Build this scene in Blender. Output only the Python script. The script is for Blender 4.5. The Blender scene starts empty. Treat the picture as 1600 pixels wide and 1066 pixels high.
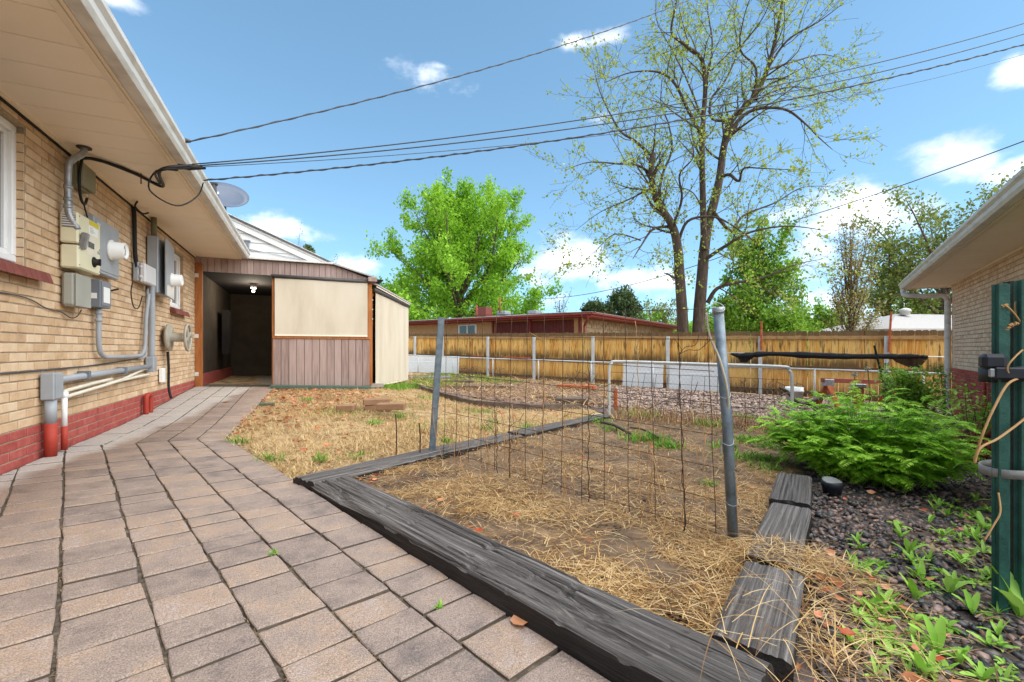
import bpy, math, random
import numpy as np
from mathutils import Vector, Matrix
R = random.Random(7)
NR = np.random.default_rng(7)
S = bpy.context.scene
COL = S.collection
# ------------------------------------------------------------------ camera, world, sun, exposure
FPX, HZ, CAMZ = 700.0, 545.0, 0.82
cd = bpy.data.cameras.new('camera'); cam = bpy.data.objects.new('camera', cd); COL.objects.link(cam)
cd.sensor_width = 36; cd.lens = 36 * FPX / 1600; cd.shift_y = (HZ - 533) / 1600
cd.clip_start = 0.02; cd.clip_end = 2000
cam.location = (0, 0, CAMZ); cam.rotation_euler = (math.pi / 2, 0, 0); S.camera = cam
SUN_EL, SUN_AZ = math.radians(51), math.radians(112)   # azimuth clockwise from +Y
sd = bpy.data.lights.new('sun', 'SUN'); sun = bpy.data.objects.new('sun', sd); COL.objects.link(sun)
sd.energy = 2.2; sd.angle = math.radians(90); sd.color = (1, .965, .91)
sv = Vector((math.sin(SUN_AZ) * math.cos(SUN_EL), math.cos(SUN_AZ) * math.cos(SUN_EL), math.sin(SUN_EL)))
sun.rotation_euler = sv.to_track_quat('Z', 'Y').to_euler(); sun.location = sv * 50
W = bpy.data.worlds.new('World'); S.world = W; W.use_nodes = True
S.view_settings.view_transform = 'Standard'; S.view_settings.look = 'None'
S.view_settings.exposure = 1.56; S.view_settings.gamma = 1
S.cycles.max_bounces = 7; S.cycles.diffuse_bounces = 4; S.cycles.transparent_max_bounces = 12
S.cycles.use_denoising = True; S.cycles.sample_clamp_indirect = 8

def build_world():
    nt = W.node_tree; nt.nodes.clear(); L = nt.links.new
    def nd(t, **k):
        n = nt.nodes.new(t)
        for a, b in k.items(): setattr(n, a, b)
        return n
    def mth(op, a, b=None, clamp=False):
        n = nd('ShaderNodeMath', operation=op, use_clamp=clamp)
        for i, v in enumerate((a, b)):
            if v is None: continue
            if isinstance(v, (int, float)): n.inputs[i].default_value = v
            else: L(v, n.inputs[i])
        return n.outputs[0]
    sky = nd('ShaderNodeTexSky', sky_type='NISHITA'); sky.sun_disc = False
    sky.sun_elevation = SUN_EL; sky.sun_rotation = SUN_AZ; sky.air_density = 1.0; sky.dust_density = .4; sky.ozone_density = 1.6; sky.altitude = 1600
    tc = nd('ShaderNodeTexCoord'); sep = nd('ShaderNodeSeparateXYZ'); L(tc.outputs['Generated'], sep.inputs[0])
    x, y, z = sep.outputs
    az = mth('ARCTAN2', x, y); el = mth('ARCSINE', z)
    n1 = nd('ShaderNodeTexNoise'); n1.inputs['Scale'].default_value = 9; n1.inputs['Detail'].default_value = 9; n1.inputs['Roughness'].default_value = .6
    mp = nd('ShaderNodeMapping'); mp.inputs['Scale'].default_value = (1, 1, 1.7); L(tc.outputs['Generated'], mp.inputs[0]); L(mp.outputs[0], n1.inputs['Vector'])
    noise = n1.outputs['Fac']
    tot = None
    # each cloud: azimuth, elevation, half width, half height (radians), weight
    def ang(px, py):
        dx, dz = (px - 800) / FPX, (HZ - py) / FPX
        return math.atan2(dx, 1), math.atan2(dz, math.hypot(dx, 1))
    clouds = [(1490, 250, 105, 46, 1.15), (1600, 112, 50, 36, 1.0), (1345, 335, 150, 60, 1.2), (1235, 335, 80, 40, .85), (1290, 410, 190, 60, .7), (885, 408, 95, 46, 1.1), (1000, 440, 160, 45, .5), (440, 358, 75, 24, 1.1),
              (552, 418, 60, 20, 1.0), (672, 112, 46, 18, .34), (690, 104, 30, 10, .40), (960, 58, 60, 12, .42), (900, 66, 40, 8, .36), (945, 180, 60, 18, .45), (180, -4, 50, 16, .8),
              (1575, 270, 60, 26, .9), (400, 440, 160, 36, .6), (560, 470, 120, 26, .7), (1300, 470, 300, 40, .35), (1750, 280, 120, 60, 1.1), (-80, 280, 160, 60, 1.1)]
    for (px, py, hw, hh, wt) in clouds:
        a0, e0 = ang(px, py); a1, _ = ang(px + hw, py); _, e1 = ang(px, py - hh)
        da = mth('DIVIDE', mth('SUBTRACT', az, a0), abs(a1 - a0) + .004); de = mth('DIVIDE', mth('SUBTRACT', el, e0), abs(e1 - e0) + .004)
        # flat bottoms: lower half squeezed
        r = mth('ADD', mth('MULTIPLY', da, da), mth('MULTIPLY', de, de))
        v = mth('MULTIPLY', mth('SUBTRACT', 1.0, mth('SQRT', r)), wt)
        tot = v if tot is None else mth('MAXIMUM', tot, v)
    # heavier cloud added outside the view, its cover raised for more fill light
    n3 = nd('ShaderNodeTexNoise'); n3.inputs['Scale'].default_value = 3.1; n3.inputs['Detail'].default_value = 3; L(mp.outputs[0], n3.inputs['Vector'])
    inview = mth('MULTIPLY', mth('MULTIPLY', mth('SUBTRACT', 1.05, mth('ABSOLUTE', az), True), 30, True), mth('MULTIPLY', mth('SUBTRACT', .75, el, True), 30, True))
    gen = mth('SUBTRACT', mth('MULTIPLY', mth('SUBTRACT', n3.outputs['Fac'], .44), 6.0), mth('MULTIPLY', inview, 5))
    tot = mth('MAXIMUM', tot, gen)
    m = mth('ADD', mth('MULTIPLY', tot, .95), mth('MULTIPLY', mth('SUBTRACT', noise, .5), 2.3))
    mr = nd('ShaderNodeMapRange', interpolation_type='SMOOTHSTEP'); mr.inputs['From Min'].default_value = .05; mr.inputs['From Max'].default_value = .95
    L(m, mr.inputs['Value'])
    # cloud shade: brighter on dense tops
    n4 = nd('ShaderNodeTexNoise'); n4.inputs['Scale'].default_value = 13; n4.inputs['Detail'].default_value = 4; L(mp.outputs[0], n4.inputs['Vector'])
    cr = nd('ShaderNodeValToRGB'); cr.color_ramp.elements[0].color = (3.6, 3.9, 4.4, 1); cr.color_ramp.elements[1].color = (5.8, 5.9, 6.1, 1)
    cr.color_ramp.elements[0].position = .36; cr.color_ramp.elements[1].position = .56; L(n4.outputs['Fac'], cr.inputs[0])
    hsv = nd('ShaderNodeHueSaturation'); hsv.inputs['Saturation'].default_value = .80; hsv.inputs['Value'].default_value = 1.0; L(sky.outputs[0], hsv.inputs['Color'])
    gm = nd('ShaderNodeGamma'); gm.inputs['Gamma'].default_value = .72; L(hsv.outputs[0], gm.inputs['Color'])
    tint = nd('ShaderNodeVectorMath', operation='MULTIPLY'); L(gm.outputs[0], tint.inputs[0]); tint.inputs[1].default_value = (.64, 1.00, 1.18)
    mx = nd('ShaderNodeMix', data_type='RGBA'); L(mr.outputs[0], mx.inputs[0]); L(tint.outputs[0], mx.inputs[6]); L(cr.outputs[0], mx.inputs[7])
    bg = nd('ShaderNodeBackground'); bg.inputs['Strength'].default_value = .105; L(mx.outputs[2], bg.inputs['Color'])
    out = nd('ShaderNodeOutputWorld'); L(bg.outputs[0], out.inputs[0])
build_world()

# ------------------------------------------------------------------ layout of the plot
W0 = Vector((-3.64, 3.54, 0)); U = Vector((-.418, .908, 0)); N = Vector((.908, .418, 0)); Z = Vector((0, 0, 1))   # left house: along and out of its wall
def dd(x, y): return N.x * (x - W0.x) + N.y * (y - W0.y)
def tt(x, y): return U.x * (x - W0.x) + U.y * (y - W0.y)
def npsm(a, b, x):
    k = np.clip((x - a) / (b - a), 0, 1); return k * k * (3 - 2 * k)
def gz(x, y):            # ground height: the plot falls away from the house
    x = np.asarray(x, float); y = np.asarray(y, float)
    d = dd(x, y); t = tt(x, y)
    return -.042 * np.clip(d, 0, 8) - .028 * np.clip(d - 8, 0, 12) + .14 * npsm(1, 5.5, t) * (1 - npsm(2.5, 7, d))
def G(px, py, h=0.0):    # where the sight line of a photo pixel meets the ground (h above it)
    dx, dz = (px - 800) / FPX, (HZ - py) / FPX; z = 0.
    for i in range(60):
        Y = (CAMZ - z - h) / -dz; z = float(gz(dx * Y, Y)) * .6 + z * .4
    return Vector((dx * Y, Y, z + h))
def P(px, py, Y): return Vector(((px - 800) / FPX * Y, Y, CAMZ + (HZ - py) / FPX * Y))
def onplane(px, py, p0, n):
    r = Vector(((px - 800) / FPX, 1, (HZ - py) / FPX)); c = Vector((0, 0, CAMZ))
    return c + r * ((p0 - c).dot(n) / r.dot(n))
def WL(t, z, d=0.0): return W0 + U * t + N * d + Z * z
def wt(px, py, d=0.0):
    p = onplane(px, py, W0 + N * d, N); return tt(p.x, p.y), p.z
def gv(x, y, h=0.0): return Vector((x, y, float(gz(x, y)) + h))

# value noise for shapes
_P = NR.random((64, 64, 64))
def vnoise(x, y, z=0.0):
    x, y, z = np.broadcast_arrays(np.asarray(x, float), np.asarray(y, float), np.asarray(z, float))
    xi, yi, zi = np.floor(x).astype(int), np.floor(y).astype(int), np.floor(z).astype(int)
    fx, fy, fz = x - xi, y - yi, z - zi
    fx, fy, fz = fx*fx*(3-2*fx), fy*fy*(3-2*fy), fz*fz*(3-2*fz)
    def g(a, b, c): return _P[(xi+a) & 63, (yi+b) & 63, (zi+c) & 63]
    r = 0
    for a in (0, 1):
        for b in (0, 1):
            for c in (0, 1):
                r = r + g(a, b, c) * (fx if a else 1-fx) * (fy if b else 1-fy) * (fz if c else 1-fz)
    return r
def fbm(x, y, z=0.0, o=4):
    s = 0; a = .5
    for i in range(o):
        s = s + a * vnoise(np.asarray(x)*2**i + i*7.3, np.asarray(y)*2**i + i*3.1, np.asarray(z)*2**i); a *= .5
    return s

# ------------------------------------------------------------------ materials
def srgb(r, g, b):
    f = lambda c: (c/255/12.92) if c <= 10 else ((c/255+.055)/1.055)**2.4
    return (f(r), f(g), f(b))
MATS = {}
def mat(name, cols, scale=6, rough=.8, bump=0, bscale=60, coord='POS', stretch=(1, 1, 1), isl=0, obr=0, metal=0, spec=.3, transl=0, detail=5, bstretch=None, bdist=.01, contrast=1, glass=0, extra=None):
    """cols: ramp colours picked by noise (+ a random value per loose piece or per object)."""
    m = bpy.data.materials.new(name); m.use_nodes = True; nt = m.node_tree; L = nt.links.new
    bs = nt.nodes['Principled BSDF']; out = nt.nodes['Material Output']
    def nd(t, **k):
        n = nt.nodes.new(t)
        for a, b in k.items(): setattr(n, a, b)
        return n
    def mth(op, a, b=None, clamp=False):
        n = nd('ShaderNodeMath', operation=op, use_clamp=clamp)
        for i, v in enumerate((a, b)):
            if v is None: continue
            if isinstance(v, (int, float)): n.inputs[i].default_value = v
            else: L(v, n.inputs[i])
        return n.outputs[0]
    geo = nd('ShaderNodeNewGeometry')
    if coord == 'POS': vec = geo.outputs['Position']
    elif coord == 'OBJ': vec = nd('ShaderNodeTexCoord').outputs['Object']
    else: vec = nd('ShaderNodeTexCoord').outputs['UV']
    def mapped(st):
        mp = nd('ShaderNodeMapping'); mp.inputs['Scale'].default_value = st; L(vec, mp.inputs[0])
        if obr and coord != 'POS':
            oi = nd('ShaderNodeObjectInfo'); c = nd('ShaderNodeCombineXYZ'); L(mth('MULTIPLY', oi.outputs['Random'], 37.0), c.inputs[0]); L(mth('MULTIPLY', oi.outputs['Random'], 91.0), c.inputs[2]); L(c.outputs[0], mp.inputs['Location'])
        return mp.outputs[0]
    no = nd('ShaderNodeTexNoise'); no.inputs['Scale'].default_value = scale; no.inputs['Detail'].default_value = detail; no.inputs['Roughness'].default_value = .6; L(mapped(stretch), no.inputs['Vector'])
    f = mth('MULTIPLY', mth('SUBTRACT', no.outputs['Fac'], .5), 1.9 * contrast)
    if isl: f = mth('ADD', f, mth('MULTIPLY', mth('SUBTRACT', geo.outputs['Random Per Island'], .5), isl))
    if obr:
        oi = nd('ShaderNodeObjectInfo'); f = mth('ADD', f, mth('MULTIPLY', mth('SUBTRACT', oi.outputs['Random'], .5), obr))
    f = mth('ADD', f, .5, True)
    cr = nd('ShaderNodeValToRGB'); e = cr.color_ramp.elements
    if len(cols) == 1: cols = [cols[0], cols[0]]
    while len(e) < len(cols): e.new(.5)
    for i, c in enumerate(cols): e[i].position = i / (len(cols) - 1); e[i].color = (*c, 1)
    L(f, cr.inputs[0]); color = cr.outputs[0]
    if extra: color = extra(nt, nd, mth, L, geo, vec, color, bs)
    L(color, bs.inputs['Base Color'])
    bs.inputs['Roughness'].default_value = rough; bs.inputs['Metallic'].default_value = metal; bs.inputs['Specular IOR Level'].default_value = spec
    if bump:
        nb = nd('ShaderNodeTexNoise'); nb.inputs['Scale'].default_value = bscale; nb.inputs['Detail'].default_value = 6; nb.inputs['Roughness'].default_value = .65; L(mapped(bstretch or stretch), nb.inputs['Vector'])
        bp = nd('ShaderNodeBump'); bp.inputs['Strength'].default_value = bump; bp.inputs['Distance'].default_value = bdist; L(nb.outputs['Fac'], bp.inputs['Height']); L(bp.outputs[0], bs.inputs['Normal'])
    if transl:
        tr = nd('ShaderNodeBsdfTranslucent'); L(color, tr.inputs['Color']); mx = nd('ShaderNodeMixShader'); mx.inputs[0].default_value = transl
        L(bs.outputs[0], mx.inputs[1]); L(tr.outputs[0], mx.inputs[2]); L(mx.outputs[0], out.inputs[0])
    if glass:
        bs.inputs['Transmission Weight'].default_value = glass
    MATS[name] = m; return m
def mixcol(nt, nd, L, fac, a, b):
    mx = nd('ShaderNodeMix', data_type='RGBA')
    if isinstance(fac, (int, float)): mx.inputs[0].default_value = fac
    else: L(fac, mx.inputs[0])
    for i, v in ((6, a), (7, b)):
        if isinstance(v, tuple): mx.inputs[i].default_value = (*v[:3], 1)
        else: L(v, mx.inputs[i])
    return mx.outputs[2]

# ------------------------------------------------------------------ mesh helpers
class MB:
    def __init__(s): s.v = []; s.f = []
    def add(s, vs, fs):
        o = len(s.v); s.v.extend([tuple(v) for v in vs]); s.f.extend([tuple(i + o for i in f) for f in fs]); return s
    def obox(s, c, ax, ay, az, bev=0.0):     # oriented box: centre and three half-axis vectors
        c = Vector(c)
        if not bev:
            vs = [c + ax*i + ay*j + az*k for k in (-1, 1) for j in (-1, 1) for i in (-1, 1)]
            return s.add(vs, [(0, 2, 3, 1), (4, 5, 7, 6), (0, 1, 5, 4), (2, 6, 7, 3), (0, 4, 6, 2), (1, 3, 7, 5)])
        A, B, Cc = ax.length, ay.length, az.length; ux, uy, uz = ax.normalized(), ay.normalized(), az.normalized(); b = min(bev, A*.45, B*.45, Cc*.45)
        vs = []; idx = {}
        for i in (-1, 1):
            for j in (-1, 1):
                for k in (-1, 1):
                    for w in range(3):
                        p = c + ux*i*(A - (0 if w == 0 else b)) + uy*j*(B - (0 if w == 1 else b)) + uz*k*(Cc - (0 if w == 2 else b))
                        idx[(i, j, k, w)] = len(vs); vs.append(p)
        fs = []
        for w in range(3):
            for sg in (-1, 1):
                o = [q for q in range(3) if q != w]
                q = []
                for (p1, p2) in ((-1, -1), (1, -1), (1, 1), (-1, 1)):
                    key = [0, 0, 0]; key[w] = sg; key[o[0]] = p1; key[o[1]] = p2; q.append(idx[(*key, w)])
                fs.append(q)
        for w in range(3):
            o = [q for q in range(3) if q != w]
            for a in (-1, 1):
                for b2 in (-1, 1):
                    q = []
                    for sg, ww in ((-1, o[0]), (1, o[0]), (1, o[1]), (-1, o[1])):
                        key = [0, 0, 0]; key[w] = sg; key[o[0]] = a; key[o[1]] = b2; q.append(idx[(*key, ww)])
                    fs.append(q)
        for i in (-1, 1):
            for j in (-1, 1):
                for k in (-1, 1): fs.append([idx[(i, j, k, w)] for w in range(3)])
        return s.add(vs, fs)
    def wbox(s, t0, t1, z0, z1, d0, d1, bev=0.0):   # box in the left house's frame
        return s.obox(WL((t0+t1)/2, (z0+z1)/2, (d0+d1)/2), U*((t1-t0)/2), N*((d1-d0)/2), Z*((z1-z0)/2), bev)
    def tube(s, pts, r, n=8, caps=True):
        pts = [Vector(p) for p in pts]; m = len(pts)
        rs = r if isinstance(r, (list, tuple)) else [r]*m
        t0 = (pts[1]-pts[0]).normalized(); up = Vector((0, 0, 1)) if abs(t0.z) < .9 else Vector((1, 0, 0)); a = t0.cross(up).normalized()
        vs = []
        for i in range(m):
            t = (pts[min(i+1, m-1)] - pts[max(i-1, 0)]).normalized(); a = (a - t*a.dot(t))
            a = a.normalized() if a.length > 1e-6 else t.orthogonal().normalized(); b = t.cross(a)
            for k in range(n):
                an = 2*math.pi*k/n; vs.append(pts[i] + (a*math.cos(an) + b*math.sin(an))*rs[i])
        fs = [(i*n+k, i*n+(k+1) % n, (i+1)*n+(k+1) % n, (i+1)*n+k) for i in range(m-1) for k in range(n)]
        if caps: fs += [tuple(range(n-1, -1, -1)), tuple((m-1)*n+k for k in range(n))]
        return s.add(vs, fs)
    def lathe(s, c, axis, prof, n=20):             # prof: (distance along axis, radius)
        axis = Vector(axis).normalized(); a = axis.orthogonal().normalized(); b = axis.cross(a); vs = []
        for (h, r) in prof:
            for k in range(n):
                an = 2*math.pi*k/n; vs.append(Vector(c) + axis*h + (a*math.cos(an)+b*math.sin(an))*max(r, 1e-4))
        m = len(prof)
        fs = [(i*n+k, i*n+(k+1) % n, (i+1)*n+(k+1) % n, (i+1)*n+k) for i in range(m-1) for k in range(n)]
        fs += [tuple(range(n-1, -1, -1)), tuple((m-1)*n+k for k in range(n))]
        return s.add(vs, fs)
    def prism(s, poly, off):                       # closed solid from a polygon of points and an offset vector
        poly = [Vector(p) for p in poly]; n = len(poly); off = Vector(off)
        fs = [tuple(range(n-1, -1, -1)), tuple(range(n, 2*n))] + [(i, (i+1) % n, n+(i+1) % n, n+i) for i in range(n)]
        return s.add(poly + [p+off for p in poly], fs)
    def build(s, name, m, parent=None, smooth=False, kind=None, label=None, cat=None, group=None, origin=None):
        return link(name, np.array(s.v, float).reshape(-1, 3), s.f, m, parent, smooth, kind, label, cat, group, origin)
def wloc(o):
    v = Vector((0, 0, 0))
    while o is not None: v += o.location; o = o.parent
    return v
def link(name, V, F, m, parent=None, smooth=False, kind=None, label=None, cat=None, group=None, origin=None):
    V = np.asarray(V, float)
    if origin is None:
        lo, hi = V.min(0), V.max(0); origin = Vector(((lo[0]+hi[0])/2, (lo[1]+hi[1])/2, lo[2]))
    origin = Vector(origin)
    me = bpy.data.meshes.new(name); Vl = V - np.array(origin)
    if isinstance(F, np.ndarray):
        k = F.shape[1]; me.vertices.add(len(Vl)); me.vertices.foreach_set('co', Vl.ravel())
        me.loops.add(F.size); me.loops.foreach_set('vertex_index', F.ravel().astype(np.int32))
        me.polygons.add(len(F)); me.polygons.foreach_set('loop_start', np.arange(0, F.size, k, dtype=np.int32)); me.update(calc_edges=True)
    else:
        me.from_pydata([tuple(v) for v in Vl], [], F); me.update()
    if smooth: me.polygons.foreach_set('use_smooth', [True]*len(me.polygons))
    me.materials.append(MATS[m] if isinstance(m, str) else m)
    o = bpy.data.objects.new(name, me); COL.objects.link(o)
    if parent is not None: o.parent = parent; o.location = origin - wloc(parent)
    else: o.location = origin
    tag(o, label, cat, group, kind); return o
def tag(o, label=None, cat=None, group=None, kind=None):
    if label: o['label'] = label
    if cat: o['category'] = cat
    if group: o['group'] = group
    if kind: o['kind'] = kind
    return o
def thing(name, loc, label, cat, group=None):
    o = bpy.data.objects.new(name, None); o.empty_display_size = .1; COL.objects.link(o); o.location = Vector(loc); return tag(o, label, cat, group)
def inst(name, me, mtx, parent=None):
    o = bpy.data.objects.new(name, me); COL.objects.link(o)
    if parent is not None:
        o.parent = parent; mtx = Matrix.Translation(-wloc(parent)) @ mtx
    o.matrix_basis = mtx; return o
def frame(ax, ay, az, loc): # matrix with unit columns
    M = Matrix.Identity(4)
    for i, a in enumerate((ax, ay, az)):
        for r in range(3): M[r][i] = a[r]
    for r in range(3): M[r][3] = loc[r]
    return M
def spl(pts, n=6):       # smooth curve through points
    pts = [Vector(p) for p in pts]; out = []
    for i in range(len(pts)-1):
        p0, p1, p2, p3 = pts[max(i-1, 0)], pts[i], pts[i+1], pts[min(i+2, len(pts)-1)]
        for k in range(n):
            t = k/n; out.append(.5*((2*p1)+(p2-p0)*t+(2*p0-5*p1+4*p2-p3)*t*t+(3*p1-p0-3*p2+p3)*t*t*t))
    return out + [pts[-1]]
def inpoly(x, y, poly):
    x = np.asarray(x); y = np.asarray(y); c = np.zeros(x.shape, bool); n = len(poly)
    for i in range(n):
        x1, y1 = poly[i][0], poly[i][1]; x2, y2 = poly[(i+1) % n][0], poly[(i+1) % n][1]
        if y1 == y2: continue
        c ^= ((y1 > y) != (y2 > y)) & (x < (x2-x1)*(y-y1)/(y2-y1)+x1)
    return c
def clip(poly, p, n):    # keep the side where (q-p).n >= 0, 2-D
    out = []
    for i in range(len(poly)):
        a, b = poly[i], poly[(i+1) % len(poly)]; da = (a[0]-p[0])*n[0]+(a[1]-p[1])*n[1]; db = (b[0]-p[0])*n[0]+(b[1]-p[1])*n[1]
        if da >= 0: out.append(a)
        if da*db < 0:
            k = da/(da-db); out.append((a[0]+(b[0]-a[0])*k, a[1]+(b[1]-a[1])*k))
    return out
def area(p): return abs(sum(p[i][0]*p[(i+1) % len(p)][1]-p[(i+1) % len(p)][0]*p[i][1] for i in range(len(p))))/2
def sheet(name, x0, x1, y0, y1, step, zf, m, poly=None, kind='structure'):
    nx, ny = int((x1-x0)/step)+1, int((y1-y0)/step)+1
    X, Y = np.meshgrid(np.linspace(x0, x1, nx), np.linspace(y0, y1, ny)); V = np.stack([X, Y, zf(X, Y)], -1).reshape(-1, 3)
    I = np.arange(nx*ny).reshape(ny, nx); F = np.stack([I[:-1, :-1], I[:-1, 1:], I[1:, 1:], I[1:, :-1]], -1).reshape(-1, 4)
    if poly is not None:
        c = V[F].mean(1); F = F[inpoly(c[:, 0], c[:, 1], poly)]
        u, inv = np.unique(F, return_inverse=True); V = V[u]; F = inv.reshape(F.shape)
    return link(name, V, F, m, None, True, kind, origin=(0, 0, 0))
def blades(base, n_seg, length, width, lean, mname, name, lab=None, droop=.6, **kw):
    """Many curved ribbons: base Nx3, per-blade length, width, lean direction; joined."""
    n = len(base); az = NR.random(n)*2*np.pi
    dirh = np.stack([np.cos(az), np.sin(az), np.zeros(n)], 1); side = np.stack([-np.sin(az), np.cos(az), np.zeros(n)], 1)
    V = np.zeros((n, n_seg+1, 2, 3)); p = base.copy(); el = lean.copy()
    for k in range(n_seg+1):
        w = width*(1-.85*(k/n_seg)**2)
        V[:, k, 0] = p - side*w[:, None]/2; V[:, k, 1] = p + side*w[:, None]/2
        st = (length/n_seg)[:, None]; p = p + (dirh*np.cos(el)[:, None] + np.array([0, 0, 1])*np.sin(el)[:, None])*st
        el = el - droop/n_seg
    idx = np.arange(n*(n_seg+1)*2).reshape(n, n_seg+1, 2)
    F = np.stack([idx[:, :-1, 0], idx[:, :-1, 1], idx[:, 1:, 1], idx[:, 1:, 0]], -1).reshape(-1, 4)
    return V.reshape(-1, 3), F
def catall(parts):
    V = []; F = []; o = 0
    for v, f in parts: V.append(v); F.append(f+o); o += len(v)
    return np.concatenate(V), np.concatenate(F)
def scatter(poly, n, dens=None):
    xs = [p[0] for p in poly]; ys = [p[1] for p in poly]; out = np.zeros((0, 2))
    while len(out) < n:
        q = np.stack([NR.uniform(min(xs), max(xs), n*3), NR.uniform(min(ys), max(ys), n*3)], 1); q = q[inpoly(q[:, 0], q[:, 1], poly)]
        if dens is not None: q = q[NR.random(len(q)) < dens(q[:, 0], q[:, 1])]
        out = np.concatenate([out, q])
    return out[:n]
# ------------------------------------------------------------------ the palette
def m_paver():
    def ex(nt, nd, mth, L, geo, vec, color, bs):
        # rain has wet the stones except for a strip under the eaves, with an uneven edge
        sp = nd('ShaderNodeVectorMath', operation='DOT_PRODUCT'); L(geo.outputs['Position'], sp.inputs[0]); sp.inputs[1].default_value = (N.x, N.y, 0)
        nz = nd('ShaderNodeTexNoise'); nz.inputs['Scale'].default_value = 2.2; nz.inputs['Detail'].default_value = 6; L(geo.outputs['Position'], nz.inputs['Vector'])
        sp3 = nd('ShaderNodeVectorMath', operation='DOT_PRODUCT'); L(geo.outputs['Position'], sp3.inputs[0]); sp3.inputs[1].default_value = (U.x*.13, U.y*.13, 0)
        d = mth('ADD', mth('ADD', mth('SUBTRACT', sp.outputs['Value'], sp3.outputs['Value']), -N.dot(W0) + .13*U.dot(W0)), mth('MULTIPLY', mth('SUBTRACT', nz.outputs['Fac'], .5), .35))
        mr = nd('ShaderNodeMapRange', interpolation_type='SMOOTHSTEP'); L(d, mr.inputs['Value']); mr.inputs['From Min'].default_value = .20; mr.inputs['From Max'].default_value = .36
        wet = mr.outputs[0]
        dry = mixcol(nt, nd, L, .6, color, srgb(188, 182, 174))
        # darker, browner close to the dry edge
        mr2 = nd('ShaderNodeMapRange', interpolation_type='SMOOTHSTEP'); L(d, mr2.inputs['Value']); mr2.inputs['From Min'].default_value = .3; mr2.inputs['From Max'].default_value = 1.1
        mr2.inputs['To Min'].default_value = .38; mr2.inputs['To Max'].default_value = 0
        brown = mixcol(nt, nd, L, mr2.outputs[0], color, srgb(118, 94, 76))
        sp2 = nd('ShaderNodeTexNoise'); sp2.inputs['Scale'].default_value = 260; sp2.inputs['Detail'].default_value = 2; L(geo.outputs['Position'], sp2.inputs['Vector'])
        c = mixcol(nt, nd, L, wet, dry, brown)
        g = nd('ShaderNodeMapRange'); L(sp2.outputs['Fac'], g.inputs['Value']); g.inputs['From Min'].default_value = .35; g.inputs['From Max'].default_value = .68; g.inputs['To Min'].default_value = .62; g.inputs['To Max'].default_value = 1.32
        v = nd('ShaderNodeVectorMath', operation='SCALE'); L(c, v.inputs[0]); L(g.outputs[0], v.inputs['Scale'])
        r = nd('ShaderNodeMapRange'); L(wet, r.inputs['Value']); r.inputs['To Min'].default_value = .95; r.inputs['To Max'].default_value = .62; L(r.outputs[0], bs.inputs['Roughness'])
        return v.outputs[0]
    mat('paver', [srgb(116, 104, 98), srgb(138, 122, 112), srgb(148, 131, 120), srgb(158, 136, 118), srgb(160, 143, 133)], scale=7, obr=.6, bump=.9, bscale=70, bdist=.010, extra=ex, contrast=1.0, detail=8)
m_paver()
mat('paver_side', [srgb(74, 64, 56), srgb(106, 94, 82)], scale=30, rough=1)
mat('joint_sand', [srgb(58, 50, 42), srgb(92, 81, 69), srgb(134, 120, 100)], scale=40, rough=1, bump=.8, bscale=200)
mat('brick_tan', [srgb(176, 144, 112), srgb(194, 162, 126), srgb(204, 174, 140), srgb(214, 188, 156)], scale=9, isl=.7, obr=.7, rough=.9, bump=.6, bscale=120, bdist=.005, contrast=.8)
mat('mortar', [srgb(146, 130, 108), srgb(176, 160, 136)], scale=20, rough=1, bump=.5, bscale=150)
mat('brick_red_paint', [srgb(140, 60, 54), srgb(160, 76, 68), srgb(174, 94, 86)], scale=14, isl=.4, obr=.4, rough=.75, bump=.5, bscale=140, bdist=.004)
mat('red_paint', [srgb(150, 52, 40), srgb(170, 62, 46)], scale=14, rough=.6, bump=.2, bscale=90)
mat('brick_sill', [srgb(110, 58, 50), srgb(134, 76, 66)], scale=14, isl=.5, obr=.6, rough=.8, bump=.4, bscale=120)
mat('brick_grey', [srgb(192, 168, 144), srgb(212, 188, 162), srgb(224, 204, 180), srgb(202, 170, 138)], scale=9, isl=.8, rough=.9, bump=.5, bscale=120, bdist=.005)
mat('soffit', [srgb(238, 224, 204), srgb(244, 232, 214)], scale=2, rough=.65, bump=.1, bscale=20, obr=.4)
mat('trim_beige', [srgb(222, 208, 186), srgb(232, 218, 198)], scale=4, rough=.55)
mat('gutter_white', [srgb(176, 172, 164), srgb(206, 204, 198), srgb(214, 212, 208)], scale=5, rough=.38, stretch=(1, 1, 3))
mat('white_vinyl', [srgb(222, 222, 220), srgb(236, 236, 234)], scale=4, rough=.4)
mat('white_siding', [srgb(206, 204, 200), srgb(224, 222, 218)], scale=5, rough=.7, bump=.15, bscale=30, obr=.4)
mat('shingle', [srgb(60, 56, 54), srgb(92, 86, 82), srgb(120, 112, 106)], scale=40, rough=.95, bump=.6, bscale=90)
mat('shingle_grey', [srgb(128, 122, 118), srgb(150, 144, 140), srgb(170, 164, 160)], scale=30, rough=.95, bump=.6, bscale=60)
mat('shingle_light', [srgb(160, 156, 152), srgb(182, 178, 174)], scale=20, rough=.95, bump=.6, bscale=50)
mat('glass_dark', [srgb(40, 50, 50)], rough=.05, spec=.8)
mat('blind', [srgb(120, 130, 110), srgb(160, 165, 150)], scale=2, rough=.6)
mat('galvanised', [srgb(120, 124, 128), srgb(150, 153, 156), srgb(176, 178, 180)], scale=14, rough=.42, metal=.55, bump=.1, bscale=60)
mat('steel_post', [srgb(84, 94, 102), srgb(112, 124, 132), srgb(132, 142, 148)], scale=18, rough=.5, metal=.45, bump=.2, bscale=80)
mat('post_zinc', [srgb(186, 188, 186), srgb(212, 214, 212)], scale=10, rough=.55, metal=.05)
mat('pipe_pale', [srgb(176, 178, 174), srgb(210, 210, 204)], scale=12, rough=.5, metal=.05)
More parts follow.
